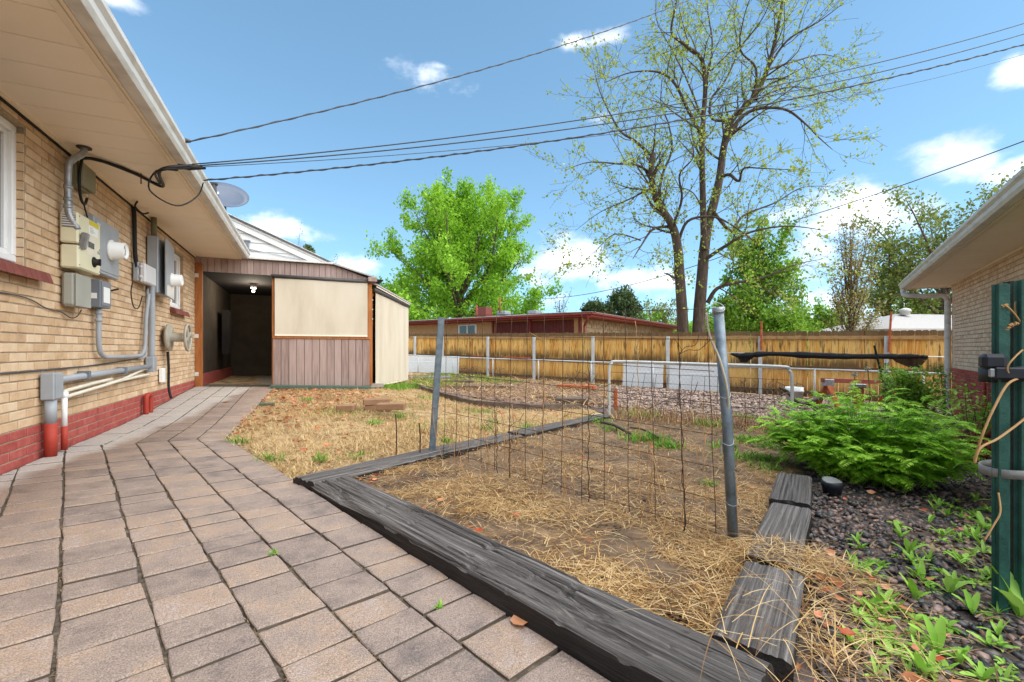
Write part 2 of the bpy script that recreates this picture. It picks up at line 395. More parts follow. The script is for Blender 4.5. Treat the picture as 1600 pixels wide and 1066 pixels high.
mat('grey_paint', [srgb(142, 146, 150), srgb(158, 162, 166)], scale=6, rough=.45, spec=.4)
mat('grey_dark_paint', [srgb(104, 110, 118), srgb(120, 126, 132)], scale=6, rough=.5)
mat('grey_green_plastic', [srgb(146, 146, 136), srgb(160, 160, 150)], scale=4, rough=.55)
mat('tan_metal', [srgb(112, 110, 84), srgb(132, 128, 100)], scale=8, rough=.55, bump=.15, bscale=40)
mat('cream_plastic', [srgb(208, 202, 170), srgb(222, 216, 186)], scale=4, rough=.5)
mat('light_plastic', [srgb(200, 200, 200), srgb(212, 212, 212)], scale=4, rough=.45)
mat('white_plastic', [srgb(228, 228, 224), srgb(238, 238, 234)], scale=4, rough=.4)
mat('pvc_cream', [srgb(206, 198, 178), srgb(222, 216, 198)], scale=9, rough=.5)
mat('vent_grey', [srgb(120, 122, 120)], rough=.5)
mat('lcd', [srgb(70, 76, 66)], rough=.2)
mat('sticker_yellow', [srgb(206, 186, 40)], rough=.6)
mat('sticker_white', [srgb(226, 226, 222)], rough=.6)
mat('black_rubber', [srgb(22, 21, 20), srgb(34, 32, 30)], scale=20, rough=.65)
mat('cable_grey', [srgb(60, 62, 64), srgb(84, 86, 88)], scale=30, rough=.6)
mat('hose_beige', [srgb(150, 142, 126), srgb(172, 166, 150)], scale=10, rough=.55)
mat('plank_mauve', [srgb(134, 112, 104), srgb(156, 134, 124), srgb(168, 146, 138)], scale=5, stretch=(6, 6, .5), obr=.6, rough=.8, bump=.25, bscale=30, coord='POS')
mat('wood_orange', [srgb(128, 74, 36), srgb(160, 98, 50), srgb(176, 116, 66)], scale=5, stretch=(5, 5, .6), rough=.75, bump=.2, bscale=30)
mat('shade_fabric', [srgb(192, 178, 154), srgb(208, 196, 174), srgb(216, 205, 186)], scale=1.6, stretch=(1.4, 1.4, .35), rough=.9, bump=.15, bscale=500, bdist=.001, transl=.12)
mat('dark_metal', [srgb(62, 58, 56), srgb(80, 76, 72)], scale=8, rough=.5)
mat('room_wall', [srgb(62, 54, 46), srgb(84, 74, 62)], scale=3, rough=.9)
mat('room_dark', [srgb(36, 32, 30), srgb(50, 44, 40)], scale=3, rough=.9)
mat('concrete', [srgb(140, 132, 124), srgb(166, 158, 148)], scale=4, rough=.9, bump=.3, bscale=60)
mat('green_turf_board', [srgb(62, 78, 66), srgb(86, 104, 90)], scale=12, rough=.9, bump=.5, bscale=120)
def m_fence(name, cols):
    def ex(nt, nd, mth, L, geo, vec, color, bs):
        sep = nd('ShaderNodeSeparateXYZ'); tcn = nd('ShaderNodeTexCoord'); L(tcn.outputs['Object'], sep.inputs[0]); z = sep.outputs[2]
        mp = nd('ShaderNodeMapping'); mp.inputs['Scale'].default_value = (7, 7, 1.1); L(geo.outputs['Position'], mp.inputs[0])
        n = nd('ShaderNodeTexNoise'); n.inputs['Scale'].default_value = 2.2; n.inputs['Detail'].default_value = 6; L(mp.outputs[0], n.inputs['Vector'])
        n2 = nd('ShaderNodeTexNoise'); n2.inputs['Scale'].default_value = .9; n2.inputs['Detail'].default_value = 3; L(geo.outputs['Position'], n2.inputs['Vector'])
        # weathered dark ends, stains above the middle rail and mud splash at the foot
        def band(z0, z1, z2, z3):
            a = nd('ShaderNodeMapRange', interpolation_type='SMOOTHSTEP'); L(z, a.inputs['Value']); a.inputs['From Min'].default_value = z0; a.inputs['From Max'].default_value = z1
            b = nd('ShaderNodeMapRange', interpolation_type='SMOOTHSTEP'); L(z, b.inputs['Value']); b.inputs['From Min'].default_value = z2; b.inputs['From Max'].default_value = z3; b.inputs['To Min'].default_value = 1; b.inputs['To Max'].default_value = 0
            return mth('MULTIPLY', a.outputs[0], b.outputs[0])
        top = band(1.69, 1.735, 3, 4)
        mid = mth('MULTIPLY', band(.78, .88, .92, 1.32), mth('ADD', mth('MULTIPLY', mth('SUBTRACT', mth('ADD', n.outputs['Fac'], n2.outputs['Fac']), .88), 3.6), .45, True))
        foot = mth('MULTIPLY', band(-1, -.5, .0, .55), mth('ADD', mth('MULTIPLY', mth('SUBTRACT', mth('ADD', n.outputs['Fac'], n2.outputs['Fac']), .84), 3.5), .5, True))
        drip = mth('MULTIPLY', band(.9, 1.1, 1.5, 1.68), mth('MULTIPLY', mth('SUBTRACT', n.outputs['Fac'], .53), 8, True))
        s = mth('MAXIMUM', mth('MAXIMUM', mid, foot), mth('MULTIPLY', drip, .9))
        c = mixcol(nt, nd, L, mth('MULTIPLY', s, .85, True), color, srgb(66, 50, 34))
        return mixcol(nt, nd, L, mth('MULTIPLY', top, .85), c, srgb(70, 56, 46))
    mat(name, cols, scale=4, stretch=(8, 8, .6), coord='POS', obr=.9, rough=.8, bump=.2, bscale=24, extra=ex)
m_fence('fence_board', [srgb(200, 134, 58), srgb(224, 168, 84), srgb(236, 192, 114), srgb(212, 150, 76)])
mat('fence_rail', [srgb(150, 112, 68), srgb(178, 140, 92), srgb(120, 88, 56)], scale=4, rough=.8, bump=.3, bscale=30)
mat('rail_stained', [srgb(86, 66, 48), srgb(120, 92, 62)], scale=6, rough=.85)
def m_tie(name, dark=1.0):
    k = dark
    mat(name, [srgb(40*k, 36*k, 34*k), srgb(84*k, 79*k, 76*k), srgb(104*k, 99*k, 95*k), srgb(140*k, 134*k, 130*k)], scale=9, stretch=(.13, 9, 9), coord='OBJ', obr=.25, rough=.78, bump=1.0, bscale=22, bstretch=(.22, 6, 6), bdist=.02, contrast=1.25)
m_tie('tie_weathered', 1.0)
m_tie('tie_dark', 1.02)
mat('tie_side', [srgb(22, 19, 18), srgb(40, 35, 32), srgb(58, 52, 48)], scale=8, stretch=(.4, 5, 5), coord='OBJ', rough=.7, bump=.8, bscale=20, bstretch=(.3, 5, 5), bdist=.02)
mat('lawn_soil', [srgb(84, 68, 52), srgb(130, 108, 80), srgb(168, 144, 108), srgb(188, 164, 126), srgb(122, 98, 72)], scale=5, rough=1, bump=.8, bscale=60, detail=9, contrast=1.2)
mat('bed_soil', [srgb(62, 50, 42), srgb(92, 76, 62), srgb(122, 100, 76), srgb(150, 124, 90)], scale=4, rough=.95, bump=1, bscale=45, detail=9)
mat('gravel_soil', [srgb(60, 52, 48), srgb(92, 80, 74), srgb(120, 102, 94)], scale=14, rough=.95, bump=1, bscale=70)
mat('mulch_soil', [srgb(96, 78, 66), srgb(132, 112, 98), srgb(158, 134, 116)], scale=12, rough=.95, bump=1, bscale=50)
mat('straw', [srgb(118, 82, 48), srgb(166, 126, 74), srgb(202, 166, 108), srgb(220, 192, 142)], scale=3, isl=1.3, rough=.75, transl=.2, contrast=.5)
mat('joint_bits', [srgb(70, 58, 44), srgb(112, 96, 72), srgb(146, 126, 96)], scale=9, isl=1.2, rough=1)
mat('litter', [srgb(64, 50, 40), srgb(104, 84, 64), srgb(150, 122, 88)], scale=9, isl=1.2, rough=1)
mat('straw_red', [srgb(96, 68, 48), srgb(146, 106, 70), srgb(182, 144, 102)], scale=3, isl=1.2, rough=.8, transl=.2)
mat('dry_grass', [srgb(140, 108, 68), srgb(186, 156, 108), srgb(212, 188, 140), srgb(176, 140, 88)], scale=1.4, isl=.9, rough=.85, transl=.2)
mat('green_grass', [srgb(74, 112, 28), srgb(104, 150, 40), srgb(140, 176, 70)], scale=2, isl=1, rough=.7, transl=.3)
mat('weed_green', [srgb(104, 150, 40), srgb(136, 184, 60), srgb(166, 206, 92)], scale=3, isl=.9, rough=.5, transl=.3)
mat('fern_green', [srgb(110, 162, 30), srgb(148, 200, 52), srgb(182, 222, 86)], scale=3, isl=1.0, rough=.55, transl=.35, spec=.2)
mat('leaf_dead', [srgb(140, 84, 50), srgb(182, 116, 74), srgb(206, 152, 116), srgb(168, 76, 44)], scale=6, isl=1.2, rough=.7, transl=.15)
mat('stone_dark', [srgb(30, 30, 33), srgb(54, 53, 55), srgb(80, 77, 76), srgb(118, 98, 90), srgb(152, 124, 112)], scale=20, isl=1.1, rough=.38, spec=.5, bump=.2, bscale=80, contrast=.3)
mat('stone_far', [srgb(88, 72, 62), srgb(126, 106, 94), srgb(156, 132, 116), srgb(178, 156, 140)], scale=20, isl=1.1, rough=.6)
mat('rust_wire', [srgb(52, 40, 34), srgb(76, 56, 44), srgb(96, 70, 54)], scale=40, rough=.85, metal=.2)
mat('rust_orange', [srgb(140, 66, 34), srgb(176, 92, 52), srgb(190, 120, 84)], scale=12, rough=.85, bump=.3, bscale=60)
mat('rust_red', [srgb(130, 56, 46), srgb(160, 80, 66), srgb(150, 110, 98)], scale=9, rough=.8)
mat('post_green', [srgb(22, 58, 50), srgb(34, 80, 68), srgb(48, 96, 84)], scale=14, rough=.5, bump=.3, bscale=80, spec=.4)
mat('post_green_old', [srgb(30, 36, 30), srgb(52, 60, 48)], scale=24, rough=.8, bump=.4, bscale=80)
mat('strap_grey', [srgb(120, 118, 116), srgb(146, 144, 140)], scale=20, rough=.8, bump=.3, bscale=300)
mat('strap_black', [srgb(24, 26, 30), srgb(40, 44, 52)], scale=20, rough=.5)
mat('bark_dark', [srgb(44, 36, 32), srgb(66, 54, 46)], scale=12, rough=.95, bump=.8, bscale=30)
mat('bark', [srgb(66, 56, 48), srgb(96, 82, 70), srgb(124, 108, 94)], scale=5, stretch=(2, 2, .5), rough=.95, bump=.6, bscale=8, bdist=.05)
mat('bark_big', [srgb(52, 43, 37), srgb(80, 68, 58), srgb(104, 90, 78)], scale=5, stretch=(2, 2, .5), rough=.95, bump=.6, bscale=8, bdist=.05)
mat('vine', [srgb(150, 112, 70), srgb(184, 146, 98)], scale=12, rough=.8)
mat('leaf_big', [srgb(118, 138, 46), srgb(150, 168, 62), srgb(182, 194, 92)], scale=.6, isl=1, rough=.6, transl=.4)
mat('leaf_bright', [srgb(104, 152, 30), srgb(142, 192, 46), srgb(172, 214, 74)], scale=.5, isl=.9, rough=.6, transl=.4)
mat('leaf_mid', [srgb(92, 132, 34), srgb(126, 170, 52), srgb(160, 196, 78)], scale=.5, isl=1, rough=.6, transl=.4)
mat('leaf_olive', [srgb(96, 110, 44), srgb(126, 140, 62), srgb(154, 164, 88)], scale=.5, isl=1, rough=.6, transl=.35)
mat('leaf_tan', [srgb(116, 104, 62), srgb(150, 138, 80), srgb(166, 160, 96)], scale=.5, isl=1, rough=.6, transl=.35)
mat('leaf_conifer', [srgb(54, 70, 40), srgb(78, 98, 56), srgb(104, 122, 74)], scale=.5, isl=.9, rough=.75, transl=.15)
mat('leaf_grey', [srgb(110, 108, 100), srgb(140, 138, 130)], scale=.5, isl=.9, rough=.8, transl=.2)
mat('leaf_red', [srgb(176, 78, 60), srgb(206, 110, 90), srgb(222, 144, 122)], scale=3, isl=1, rough=.55, transl=.3)
mat('leaf_rose', [srgb(70, 116, 42), srgb(104, 156, 60), srgb(136, 182, 86)], scale=3, isl=1, rough=.45, transl=.3)
mat('leaf_shrub', [srgb(120, 168, 52), srgb(154, 196, 76), srgb(184, 216, 106)], scale=3, isl=1, rough=.5, transl=.35)
mat('house_red', [srgb(112, 44, 38), srgb(134, 56, 48)], scale=4, rough=.6)
mat('house_red_siding', [srgb(90, 40, 36), srgb(112, 52, 46)], scale=8, rough=.7)
mat('house_stone', [srgb(110, 92, 74), srgb(160, 138, 110), srgb(90, 74, 60)], scale=5, isl=.9, rough=.9)
mat('house_brick', [srgb(172, 136, 96), srgb(196, 162, 120)], scale=9, rough=.9, bump=.4, bscale=20)
mat('panel_white', [srgb(232, 232, 230), srgb(242, 242, 240)], scale=3, rough=.45)
mat('net_black', [srgb(18, 18, 20), srgb(34, 34, 36)], scale=30, rough=.85, bump=.6, bscale=60)
mat('bucket_white', [srgb(218, 218, 214), srgb(230, 230, 226)], scale=4, rough=.45)
mat('driftwood', [srgb(66, 56, 50), srgb(104, 92, 84)], scale=9, rough=.9, bump=.6, bscale=30)
mat('dish_grey', [srgb(80, 90, 106), srgb(94, 104, 120)], scale=3, rough=.4)
mat('loose_brick', [srgb(128, 96, 72), srgb(152, 118, 90)], scale=14, rough=.9, bump=.4, bscale=80)
mat('edging', [srgb(84, 72, 64), srgb(116, 100, 88)], scale=9, rough=.9, bump=.5, bscale=40)
mat('rope', [srgb(150, 140, 122), srgb(182, 172, 152)], scale=40, rough=.9)
def m_lamp():
    m = bpy.data.materials.new('lamp_glow'); m.use_nodes = True; b = m.node_tree.nodes['Principled BSDF']
    b.inputs['Emission Color'].default_value = (1, .95, .85, 1); b.inputs['Emission Strength'].default_value = 12; MATS['lamp_glow'] = m
m_lamp()
def m_net():
    m = mat('net_sheer', [srgb(20, 20, 22)], rough=.9); nt = m.node_tree
    tr = nt.nodes.new('ShaderNodeBsdfTransparent'); mx = nt.nodes.new('ShaderNodeMixShader'); mx.inputs[0].default_value = .25
    nt.links.new(nt.nodes['Principled BSDF'].outputs[0], mx.inputs[1]); nt.links.new(tr.outputs[0], mx.inputs[2]); nt.links.new(mx.outputs[0], nt.nodes['Material Output'].inputs[0])
m_net()

# ------------------------------------------------------------------ the ground
PA, PB = Vector((-.703, .712)), Vector((.712, .703))          # patio courses run along PA, stacked along PB
EDGE_B = 1.09
EA = G(345, 684); BED_IN = [G(575, 742), G(1100, 985), G(1225, 715), G(1245, 668), G(950, 646)]
def rough_ground(amp, sc):
    return lambda X, Y: gz(X, Y) - .035 + (fbm(X*sc, Y*sc, 0, 4) - .45)*amp
def far_z(X, Y): return gz(X, Y) - .05
# one sheet to the horizon with a finer one over it near the camera
sheet('ground', -260, 300, -60, 420, 6.0, lambda X, Y: gz(X, Y) - .16, 'lawn_soil')
sheet('lawn', -9, 15, -3, 27, .09, rough_ground(.05, 3.0), 'lawn_soil')
bedpoly = [(p.x, p.y) for p in BED_IN]
_g = [G(1100, 1000), G(1245, 690)]
gravpoly = [(.95, .2), (.80, 1.36), (2.4, 3.85), (3.7, 6.2), (1.62, 7.45), (1.4, 9.0), (2.2, 16.2), (11.0, 10.6), (14.0, 8.0), (6, .2)]
sheet('garden_soil', -2.2, 5, 1.2, 8.2, .028, lambda X, Y: gz(X, Y) - .005 + (fbm(X*6, Y*6, 1, 5) - .45)*.07, 'bed_soil', [(-1.48, 3.22), (.8, 1.42), (2.62, 4.0), (4.05, 6.4), (1.6, 7.5)])
sheet('gravel_bed', .5, 14.5, 0, 17, .06, lambda X, Y: gz(X, Y) - .022 + (fbm(X*5, Y*5, 2, 4) - .45)*.05, 'gravel_soil', gravpoly)
MULCH = [(-2.9, 11.2), (-1.6, 9.5), (-.9, 8.9), (.2, 8.35), (1.25, 8.15), (1.9, 8.6), (3.4, 15.2), (-2.2, 19.2), (-4.5, 17)]
sheet('mulch_bed', -5, 4, 7.5, 20, .09, lambda X, Y: gz(X, Y) - .018 + (fbm(X*4, Y*4, 5, 4) - .45)*.06, 'mulch_soil', MULCH)

# ------------------------------------------------------------------ the paved patio and path
pat = sheet('patio', -6.4, 1.6, -1.6, 9.2, .05, lambda X, Y: gz(X, Y) - .0125 + (fbm(X*14, Y*14, 3, 3) - .45)*.014, 'joint_sand',
            [(-6.1, 8.75), (-4.95, 9.2), (-2.80, 4.40), (2.2, -.75), (1.2, -1.6), (-3.3, -1.6), (-1.35, -1.5)])
def seam_ok(poly, near):        # the path to the door meets the patio along a slanting joint
    p = W0 + U*.24; q = EA; dirv = (q - p); nrm = Vector((-dirv.y, dirv.x)); nrm.normalize()
    if nrm.dot(Vector((U.x, U.y))) < 0: nrm = -nrm
    sgn = -1 if near else 1; g = .004
    return clip(poly, (p.x + nrm.x*g*sgn, p.y + nrm.y*g*sgn), (nrm.x*sgn, nrm.y*sgn))
npav = 0
def warp(q):      # hand-laid courses wander a little
    k = 1.0 if dd(q.x, q.y) > .15 else .3
    return Vector((q.x + (float(fbm(q.x*2.6, q.y*2.6, 3.3, 3))-.44)*.016*k, q.y + (float(fbm(q.x*2.6+9, q.y*2.6, 8.1, 3))-.44)*.016*k))
def paver(poly, tilt):
    global npav
    if len(poly) < 3 or area(poly) < .004: return
    # wavy hand-cut looking outline
    c = Vector((sum(p[0] for p in poly)/len(poly), sum(p[1] for p in poly)/len(poly)))
    if c.y < -.2: return
    pts = []
    for i in range(len(poly)):
        a, b = Vector(poly[i]), Vector(poly[(i+1) % len(poly)]); l = (b-a).length; n = max(1, int(l/.055))
        for k in range(n):
            q = a + (b-a)*(k/n); inward = (c-q); inward.normalize()
            w = float(vnoise(q.x*37, q.y*37, 4))*.005 + (.003 if k == 0 else 0)
            pts.append(q + inward*w)
    if sum((pts[i].x*pts[(i+1) % len(pts)].y - pts[(i+1) % len(pts)].x*pts[i].y) for i in range(len(pts))) < 0: pts.reverse()
    pts = [warp(q) for q in pts]; c = warp(c); n = len(pts); vs = []
    dz, tx, ty = tilt
    def zz(q): return float(gz(q.x, q.y)) + dz + (q.x-c.x)*tx + (q.y-c.y)*ty
    for ins, h in ((0, -.05), (0, -.0045), (.003, -.0012), (.011, 0)):
        for q in pts:
            v = (c-q); v.normalize(); r = q + v*ins; vs.append((r.x, r.y, zz(r)+h))
    vs.append((c.x, c.y, zz(c)+.0005))
    fs = [(l*n+i, l*n+(i+1) % n, (l+1)*n+(i+1) % n, (l+1)*n+i) for l in range(3) for i in range(n)] + [(3*n+i, 3*n+(i+1) % n, 4*n) for i in range(n)]
    o = MB(); o.add(vs, fs); ob = o.build('paver', 'paver', pat, smooth=False); npav += 1
    ob.data.materials.append(MATS['paver_side']); ob.data.polygons.foreach_set('material_index', [1]*n + [0]*(len(fs)-n))
for k in range(-13, 5):
    b0, b1 = -.028 + .2235*k, -.028 + .2235*(k+1)
    a = -1.9 + R.random()*.2; drift = R.uniform(-.004, .004)
    while a < 6.2:
        ln = R.choice((.225, .225, .15, .15, .15, .19)) + R.uniform(-.006, .006); e0, e1 = R.uniform(.0, .003), R.uniform(.0, .003)
        quad = [PA*a1 + PB*b for (a1, b) in ((a+.0042, b0+e0), (a+.0042, b1-e1), (a+ln-.0042, b1-e1), (a+ln-.0042, b0+e0))]
        cq = (quad[0]+quad[2])/2; ya = R.uniform(-.014, .014); quad = [cq + Matrix.Rotation(ya, 2) @ (q-cq) + Vector((R.uniform(-.003, .003), R.uniform(-.003, .003))) for q in quad]
        poly = [(q.x, q.y) for q in quad]
        poly = clip(poly, (W0.x+N.x*.02, W0.y+N.y*.02), (N.x, N.y))
        if poly: poly = seam_ok(poly, True)
        if poly: paver(poly, (R.uniform(-.004, .002), R.uniform(-.012, .012), R.uniform(-.012, .012)))
        a += ln
for k in range(5):
    d0, d1 = .02 + .2165*k + .003, .02 + .2165*(k+1) - .003
    t = -.1 + R.random()*.1
    while t < 5.02:
        ln = R.choice((.225, .15, .15, .19)); t1 = min(t+ln, 5.03)
        quad = [WL(a1, 0, d) for (a1, d) in ((t+.003, d0), (t+.003, d1), (t1-.003, d1), (t1-.003, d0))]
        if k == 4: quad[1] += N*max(0, t)*.035; quad[2] += N*max(0, t1)*.035
        poly = seam_ok([(q.x, q.y) for q in quad], False)
        if poly: paver(poly, (R.uniform(-.003, .002), R.uniform(-.008, .008), R.uniform(-.008, .008)))
        t += ln
# ------------------------------------------------------------------ brick house beside the patio
CH, BL, JT = .0677, .203, .009
SOF = 2.50; T0, T1 = -4.2, 5.06
house = thing('brick_house', WL(0, 0, 0), 'long tan brick house with red painted base and wide beige eaves', 'house')
wa, wz0, wz1 = -1.95, 1.43, 2.40          # near window opening (runs out of the frame)
w1t = (-1.95, -.36); w2t = (3.42, 4.22); w2z = (1.46, 2.32)
def in_win(t, z): return (w1t[0] < t < w1t[1] and wz0-.09 < z < wz1) or (w2t[0] < t < w2t[1] and w2z[0]-.09 < z < w2z[1])
mb = MB()
for (a, b, c, d) in ((T0, w1t[0], -.4, SOF+.1), (w1t[0], w1t[1], -.4, wz0-.09), (w1t[0], w1t[1], wz1, SOF+.1), (w1t[1], w2t[0], -.4, SOF+.1), (w2t[0], w2t[1], -.4, w2z[0]-.09), (w2t[0], w2t[1], w2z[1], SOF+.1), (w2t[1], T1, -.4, SOF+.1)):
    mb.wbox(a, b, c, d, -.16, -.0075)
wall = mb.build('wall', 'mortar', house)
def brick_mesh(name, L, Hh, m, depth=.06):
    c = .004; a = MB(); hx, hz = L/2, Hh/2
    a.add([(-hx, -depth, -hz), (hx, -depth, -hz), (hx, -depth, hz), (-hx, -depth, hz), (-hx, -c, -hz), (hx, -c, -hz), (hx, -c, hz), (-hx, -c, hz),
           (-hx+c, 0, -hz+c), (hx-c, 0, -hz+c), (hx-c, 0, hz-c), (-hx+c, 0, hz-c)],
          [(0, 1, 5, 4), (1, 2, 6, 5), (2, 3, 7, 6), (3, 0, 4, 7), (4, 5, 9, 8), (5, 6, 10, 9), (6, 7, 11, 10), (7, 4, 8, 11), (8, 9, 10, 11)])
    me = bpy.data.meshes.new(name); me.from_pydata(a.v, [], a.f); me.materials.append(MATS[m]); return me
bm_cache = {}
def get_brick(L, m):
    k = (round(L, 2), m)
    if k not in bm_cache: bm_cache[k] = brick_mesh('brick', k[0], CH-JT, m)
    return bm_cache[k]
bricks = []; nc = int(SOF/CH)
for r in range(-1, nc+1):
    z = (r+.5)*CH - .02; t = T0 + (0 if r % 2 else -BL/2)
    while t < T1:
        a, b = max(t, T0), min(t+BL, T1)
        # cut at window openings
        if in_win((a+b)/2, z) or in_win(a+.01, z) or in_win(b-.01, z):
            for (wa_, wb_) in (w1t, w2t):
                if a < wb_ < b and in_win(wb_-.005, z): a = wb_
                if a < wa_ < b and in_win(wa_+.005, z): b = wa_
            if in_win((a+b)/2, z): t += BL; continue
        if b-a > .03: bricks.append(((a+b)/2, z, b-a-JT, r < 4))
        t += BL
def seen(b):   # apparent size from the patio
    p = WL(b[0], b[1]); return -1e9 if p.y < .5 else b[2]/(p.y**2)*(1 if -.75 < b[0] else -1)
bricks.sort(key=seen, reverse=True)
MBR = frame(U, N, Z, (0, 0, 0))
for (t, z, L, red) in bricks[:300]:
    M = MBR.copy(); p = WL(t, z, R.uniform(-.002, .001)); M.translation = p
    o = inst('brick', get_brick(L, 'brick_red_paint' if red else 'brick_tan'), M, wall)
rest = {True: MB(), False: MB()}
for (t, z, L, red) in bricks[300:]:
    c = .004; h = (CH-JT)/2; q = R.uniform(-.002, .001)
    v = [WL(t+i*L/2, z+j*h, -.04) for (i, j) in ((-1, -1), (1, -1), (1, 1), (-1, 1))] + [WL(t+i*L/2, z+j*h, q-c) for (i, j) in ((-1, -1), (1, -1), (1, 1), (-1, 1))] + [WL(t+i*(L/2-c), z+j*(h-c), q) for (i, j) in ((-1, -1), (1, -1), (1, 1), (-1, 1))]
    rest[red].add(v, [(0, 1, 5, 4), (1, 2, 6, 5), (2, 3, 7, 6), (3, 0, 4, 7), (4, 5, 9, 8), (5, 6, 10, 9), (6, 7, 11, 10), (7, 4, 8, 11), (8, 9, 10, 11)])
rest[False].build('brick_courses', 'brick_tan', wall, kind='stuff'); rest[True].build('painted_brick_courses', 'brick_red_paint', wall, kind='stuff')
# window jamb bricks (returns of the opening)
def jambs(tj, z0, z1, sgn):
    m2 = MB(); n = int((z1-z0)/CH)
    for i in range(n): m2.wbox(min(tj, tj+sgn*.012), max(tj, tj+sgn*.012), z0+i*CH+.004, z0+(i+1)*CH-.004, -.13, -.008)
    return m2.build('window_jamb', 'brick_tan', wall)
jambs(w1t[1], wz0-.09, wz1, -1); jambs(w2t[0], w2z[0], w2z[1], 1); jambs(w2t[1], w2z[0], w2z[1], -1)
# windows
def window(t0, t1, z0, z1, split, sillover):
    w = bpy.data.objects.new('window', None); COL.objects.link(w); w.parent = house; w.location = WL((t0+t1)/2, z0, -.08) - wloc(house)
    f = MB(); fw = .05
    for (a, b, c, d) in ((t0, t1, z0, z0+fw), (t0, t1, z1-fw, z1), (t0, t0+fw, z0+fw, z1-fw), (t1-fw, t1, z0+fw, z1-fw)): f.wbox(a, b, c, d, -.13, -.045, .006)
    f.build('window_frame', 'white_vinyl', w)
    g = MB(); iw = .035
    for (a, b) in split:
        for (p, q, c, d) in ((a, b, z0+fw, z0+fw+iw), (a, b, z1-fw-iw, z1-fw), (a, a+iw, z0+fw+iw, z1-fw-iw), (b-iw, b, z0+fw+iw, z1-fw-iw)): g.wbox(p, q, c, d, -.12, -.07, .005)
    g.build('window_sash', 'white_vinyl', w)
    for (a, b) in split:
        MB().wbox(a+iw, b-iw, z0+fw+iw, z1-fw-iw, -.10, -.092).build('pane', 'glass_dark', w)
    # sloping rowlock sill of red-brown bricks
    s = bpy.data.objects.new('sill', None); COL.objects.link(s); s.parent = w; s.location = WL((t0+t1)/2, z0-.09, 0) - wloc(w)
    n = max(3, int((t1-t0+sillover)/.072)); t = t0 - .02
    up = (Z*.96 - N*.28).normalized(); out = (N*.96 + Z*-.28).normalized(); fn = U
    for i in range(n):
        MB().obox(WL(t+.036, z0-.058, .0), U*.0325, out*.075, up*.042, .004).build('brick', 'brick_sill', s); t += .072
    return w
window(w1t[0], w1t[1], wz0, wz1, ((w1t[0]+.05, -1.15), (-1.15, w1t[1]-.05)), .26)
window(w2t[0], w2t[1], w2z[0], w2z[1], ((w2t[0]+.05, (w2t[0]+w2t[1])/2), ((w2t[0]+w2t[1])/2, w2t[1]-.05)), .10)
MB().wbox(w1t[0]+.06, w1t[1]-.1, wz0+.1, wz1-.1, -.30, -.29).build('blind', 'blind', house)
# eaves
sof = MB().wbox(-4.2, 5.02, SOF+.012, SOF+.03, -.1, .745).build('soffit', 'trim_beige', house)
t = -4.2
pm = MB().obox((0, 0, 0), Vector((.1485, 0, 0)), Vector((0, .355, 0)), Vector((0, 0, .006)), .004)
pme = bpy.data.meshes.new('soffit_panel'); pme.from_pydata(pm.v, [], pm.f); pme.materials.append(MATS['soffit'])
while t < 4.98:
    M = MBR.copy(); M.translation = WL(t+.1525, SOF+.005, .375); inst('soffit_panel', pme, M, sof); t += .305
MB().wbox(-4.2, 5.02, SOF-.028, SOF+.004, .0015, .022).build('frieze_trim', 'trim_beige', house)
MB().wbox(-4.2, 5.02, SOF-.045, SOF-.03, .0015, .014).build('cable_strip', 'black_rubber', house)
MB().wbox(-4.2, 4.80, SOF-.035, SOF+.02, .715, .752, .005).build('soffit_edge_trim', 'trim_beige', house)
MB().wbox(-4.2, 4.80, SOF-.02, SOF+.13, .7535, .775).build('fascia', 'trim_beige', house)
gp = [(.778, -.02), (.80, -.025), (.852, -.02), (.868, .01), (.872, .045), (.893, .07), (.895, .098), (.885, .10), (.882, .08), (.79, .0), (.786, .095), (.778, .095)]
gt = MB(); ga = [WL(-4.2, SOF+z, d) for d, z in gp]; gt.prism(ga, U*(4.83+4.2)); gt.build('gutter', 'gutter_white', house)
MB().prism([WL(4.832, SOF+z, d) for d, z in [(.778, -.022), (.852, -.022), (.87, .01), (.897, .07), (.897, .102), (.778, .102)]], U*.004).build('gutter_end_cap', 'gutter_white', house)
rf = MB(); rp = [(.80, .115), (.80, .14), (-4.2, 1.79), (-4.2, 1.76)]
rf.prism([WL(-4.2, SOF+z, d) for d, z in rp], U*(4.85+4.2)); roof = rf.build('roof', 'shingle', house)
vp = WL(2.2, SOF+.42, -.30)
MB().lathe(vp, Z, [(-.12, .035), (.18, .035), (.18, .07), (.24, .075), (.27, .05), (.28, .001)], 14).build('roof_vent', 'dark_metal', roof, True)

# ------------------------------------------------------------------ rear gable over the patio room (part of the same house)
T2 = T1 + .02
def SP(s, z, t=T2): return W0 + U*t + N*s + Z*z
def st(px, py, t=T2):
    p = onplane(px, py, W0 + U*t, U); return dd(p.x, p.y), p.z
TG = T2 + .35
gabl = []
ax, az_ = st(352, 336, TG); bx, bz = st(508, 408, TG); sl = (az_-bz)/(ax-bx)      # roof line falls to the right
gb = lambda s_: bz + (s_-bx)*sl
s_left = -2.6
gw = MB().prism([SP(s_left, 2.3, TG+.03), SP(bx, 2.3, TG+.03), SP(bx, gb(bx)-.02, TG+.03), SP(s_left, gb(s_left)-.02, TG+.03)], U*.1).build('gable_wall', 'white_siding', house)
for i, z0 in enumerate(np.arange(2.42, gb(s_left)-.1, .165)):
    z1 = z0+.16; s1 = min(bx-.02, (z0-.06-bz)/sl+bx); s1b = min(bx-.02, (z1-.06-bz)/sl+bx)
    if s1 < s_left+.2: break
    MB().prism([SP(s_left, z0, TG+.0), SP(s1, z0, TG+.0), SP(s1b, z1, TG+.018), SP(s_left, z1, TG+.018)], U*.012).build('clapboard', 'white_siding', gw)
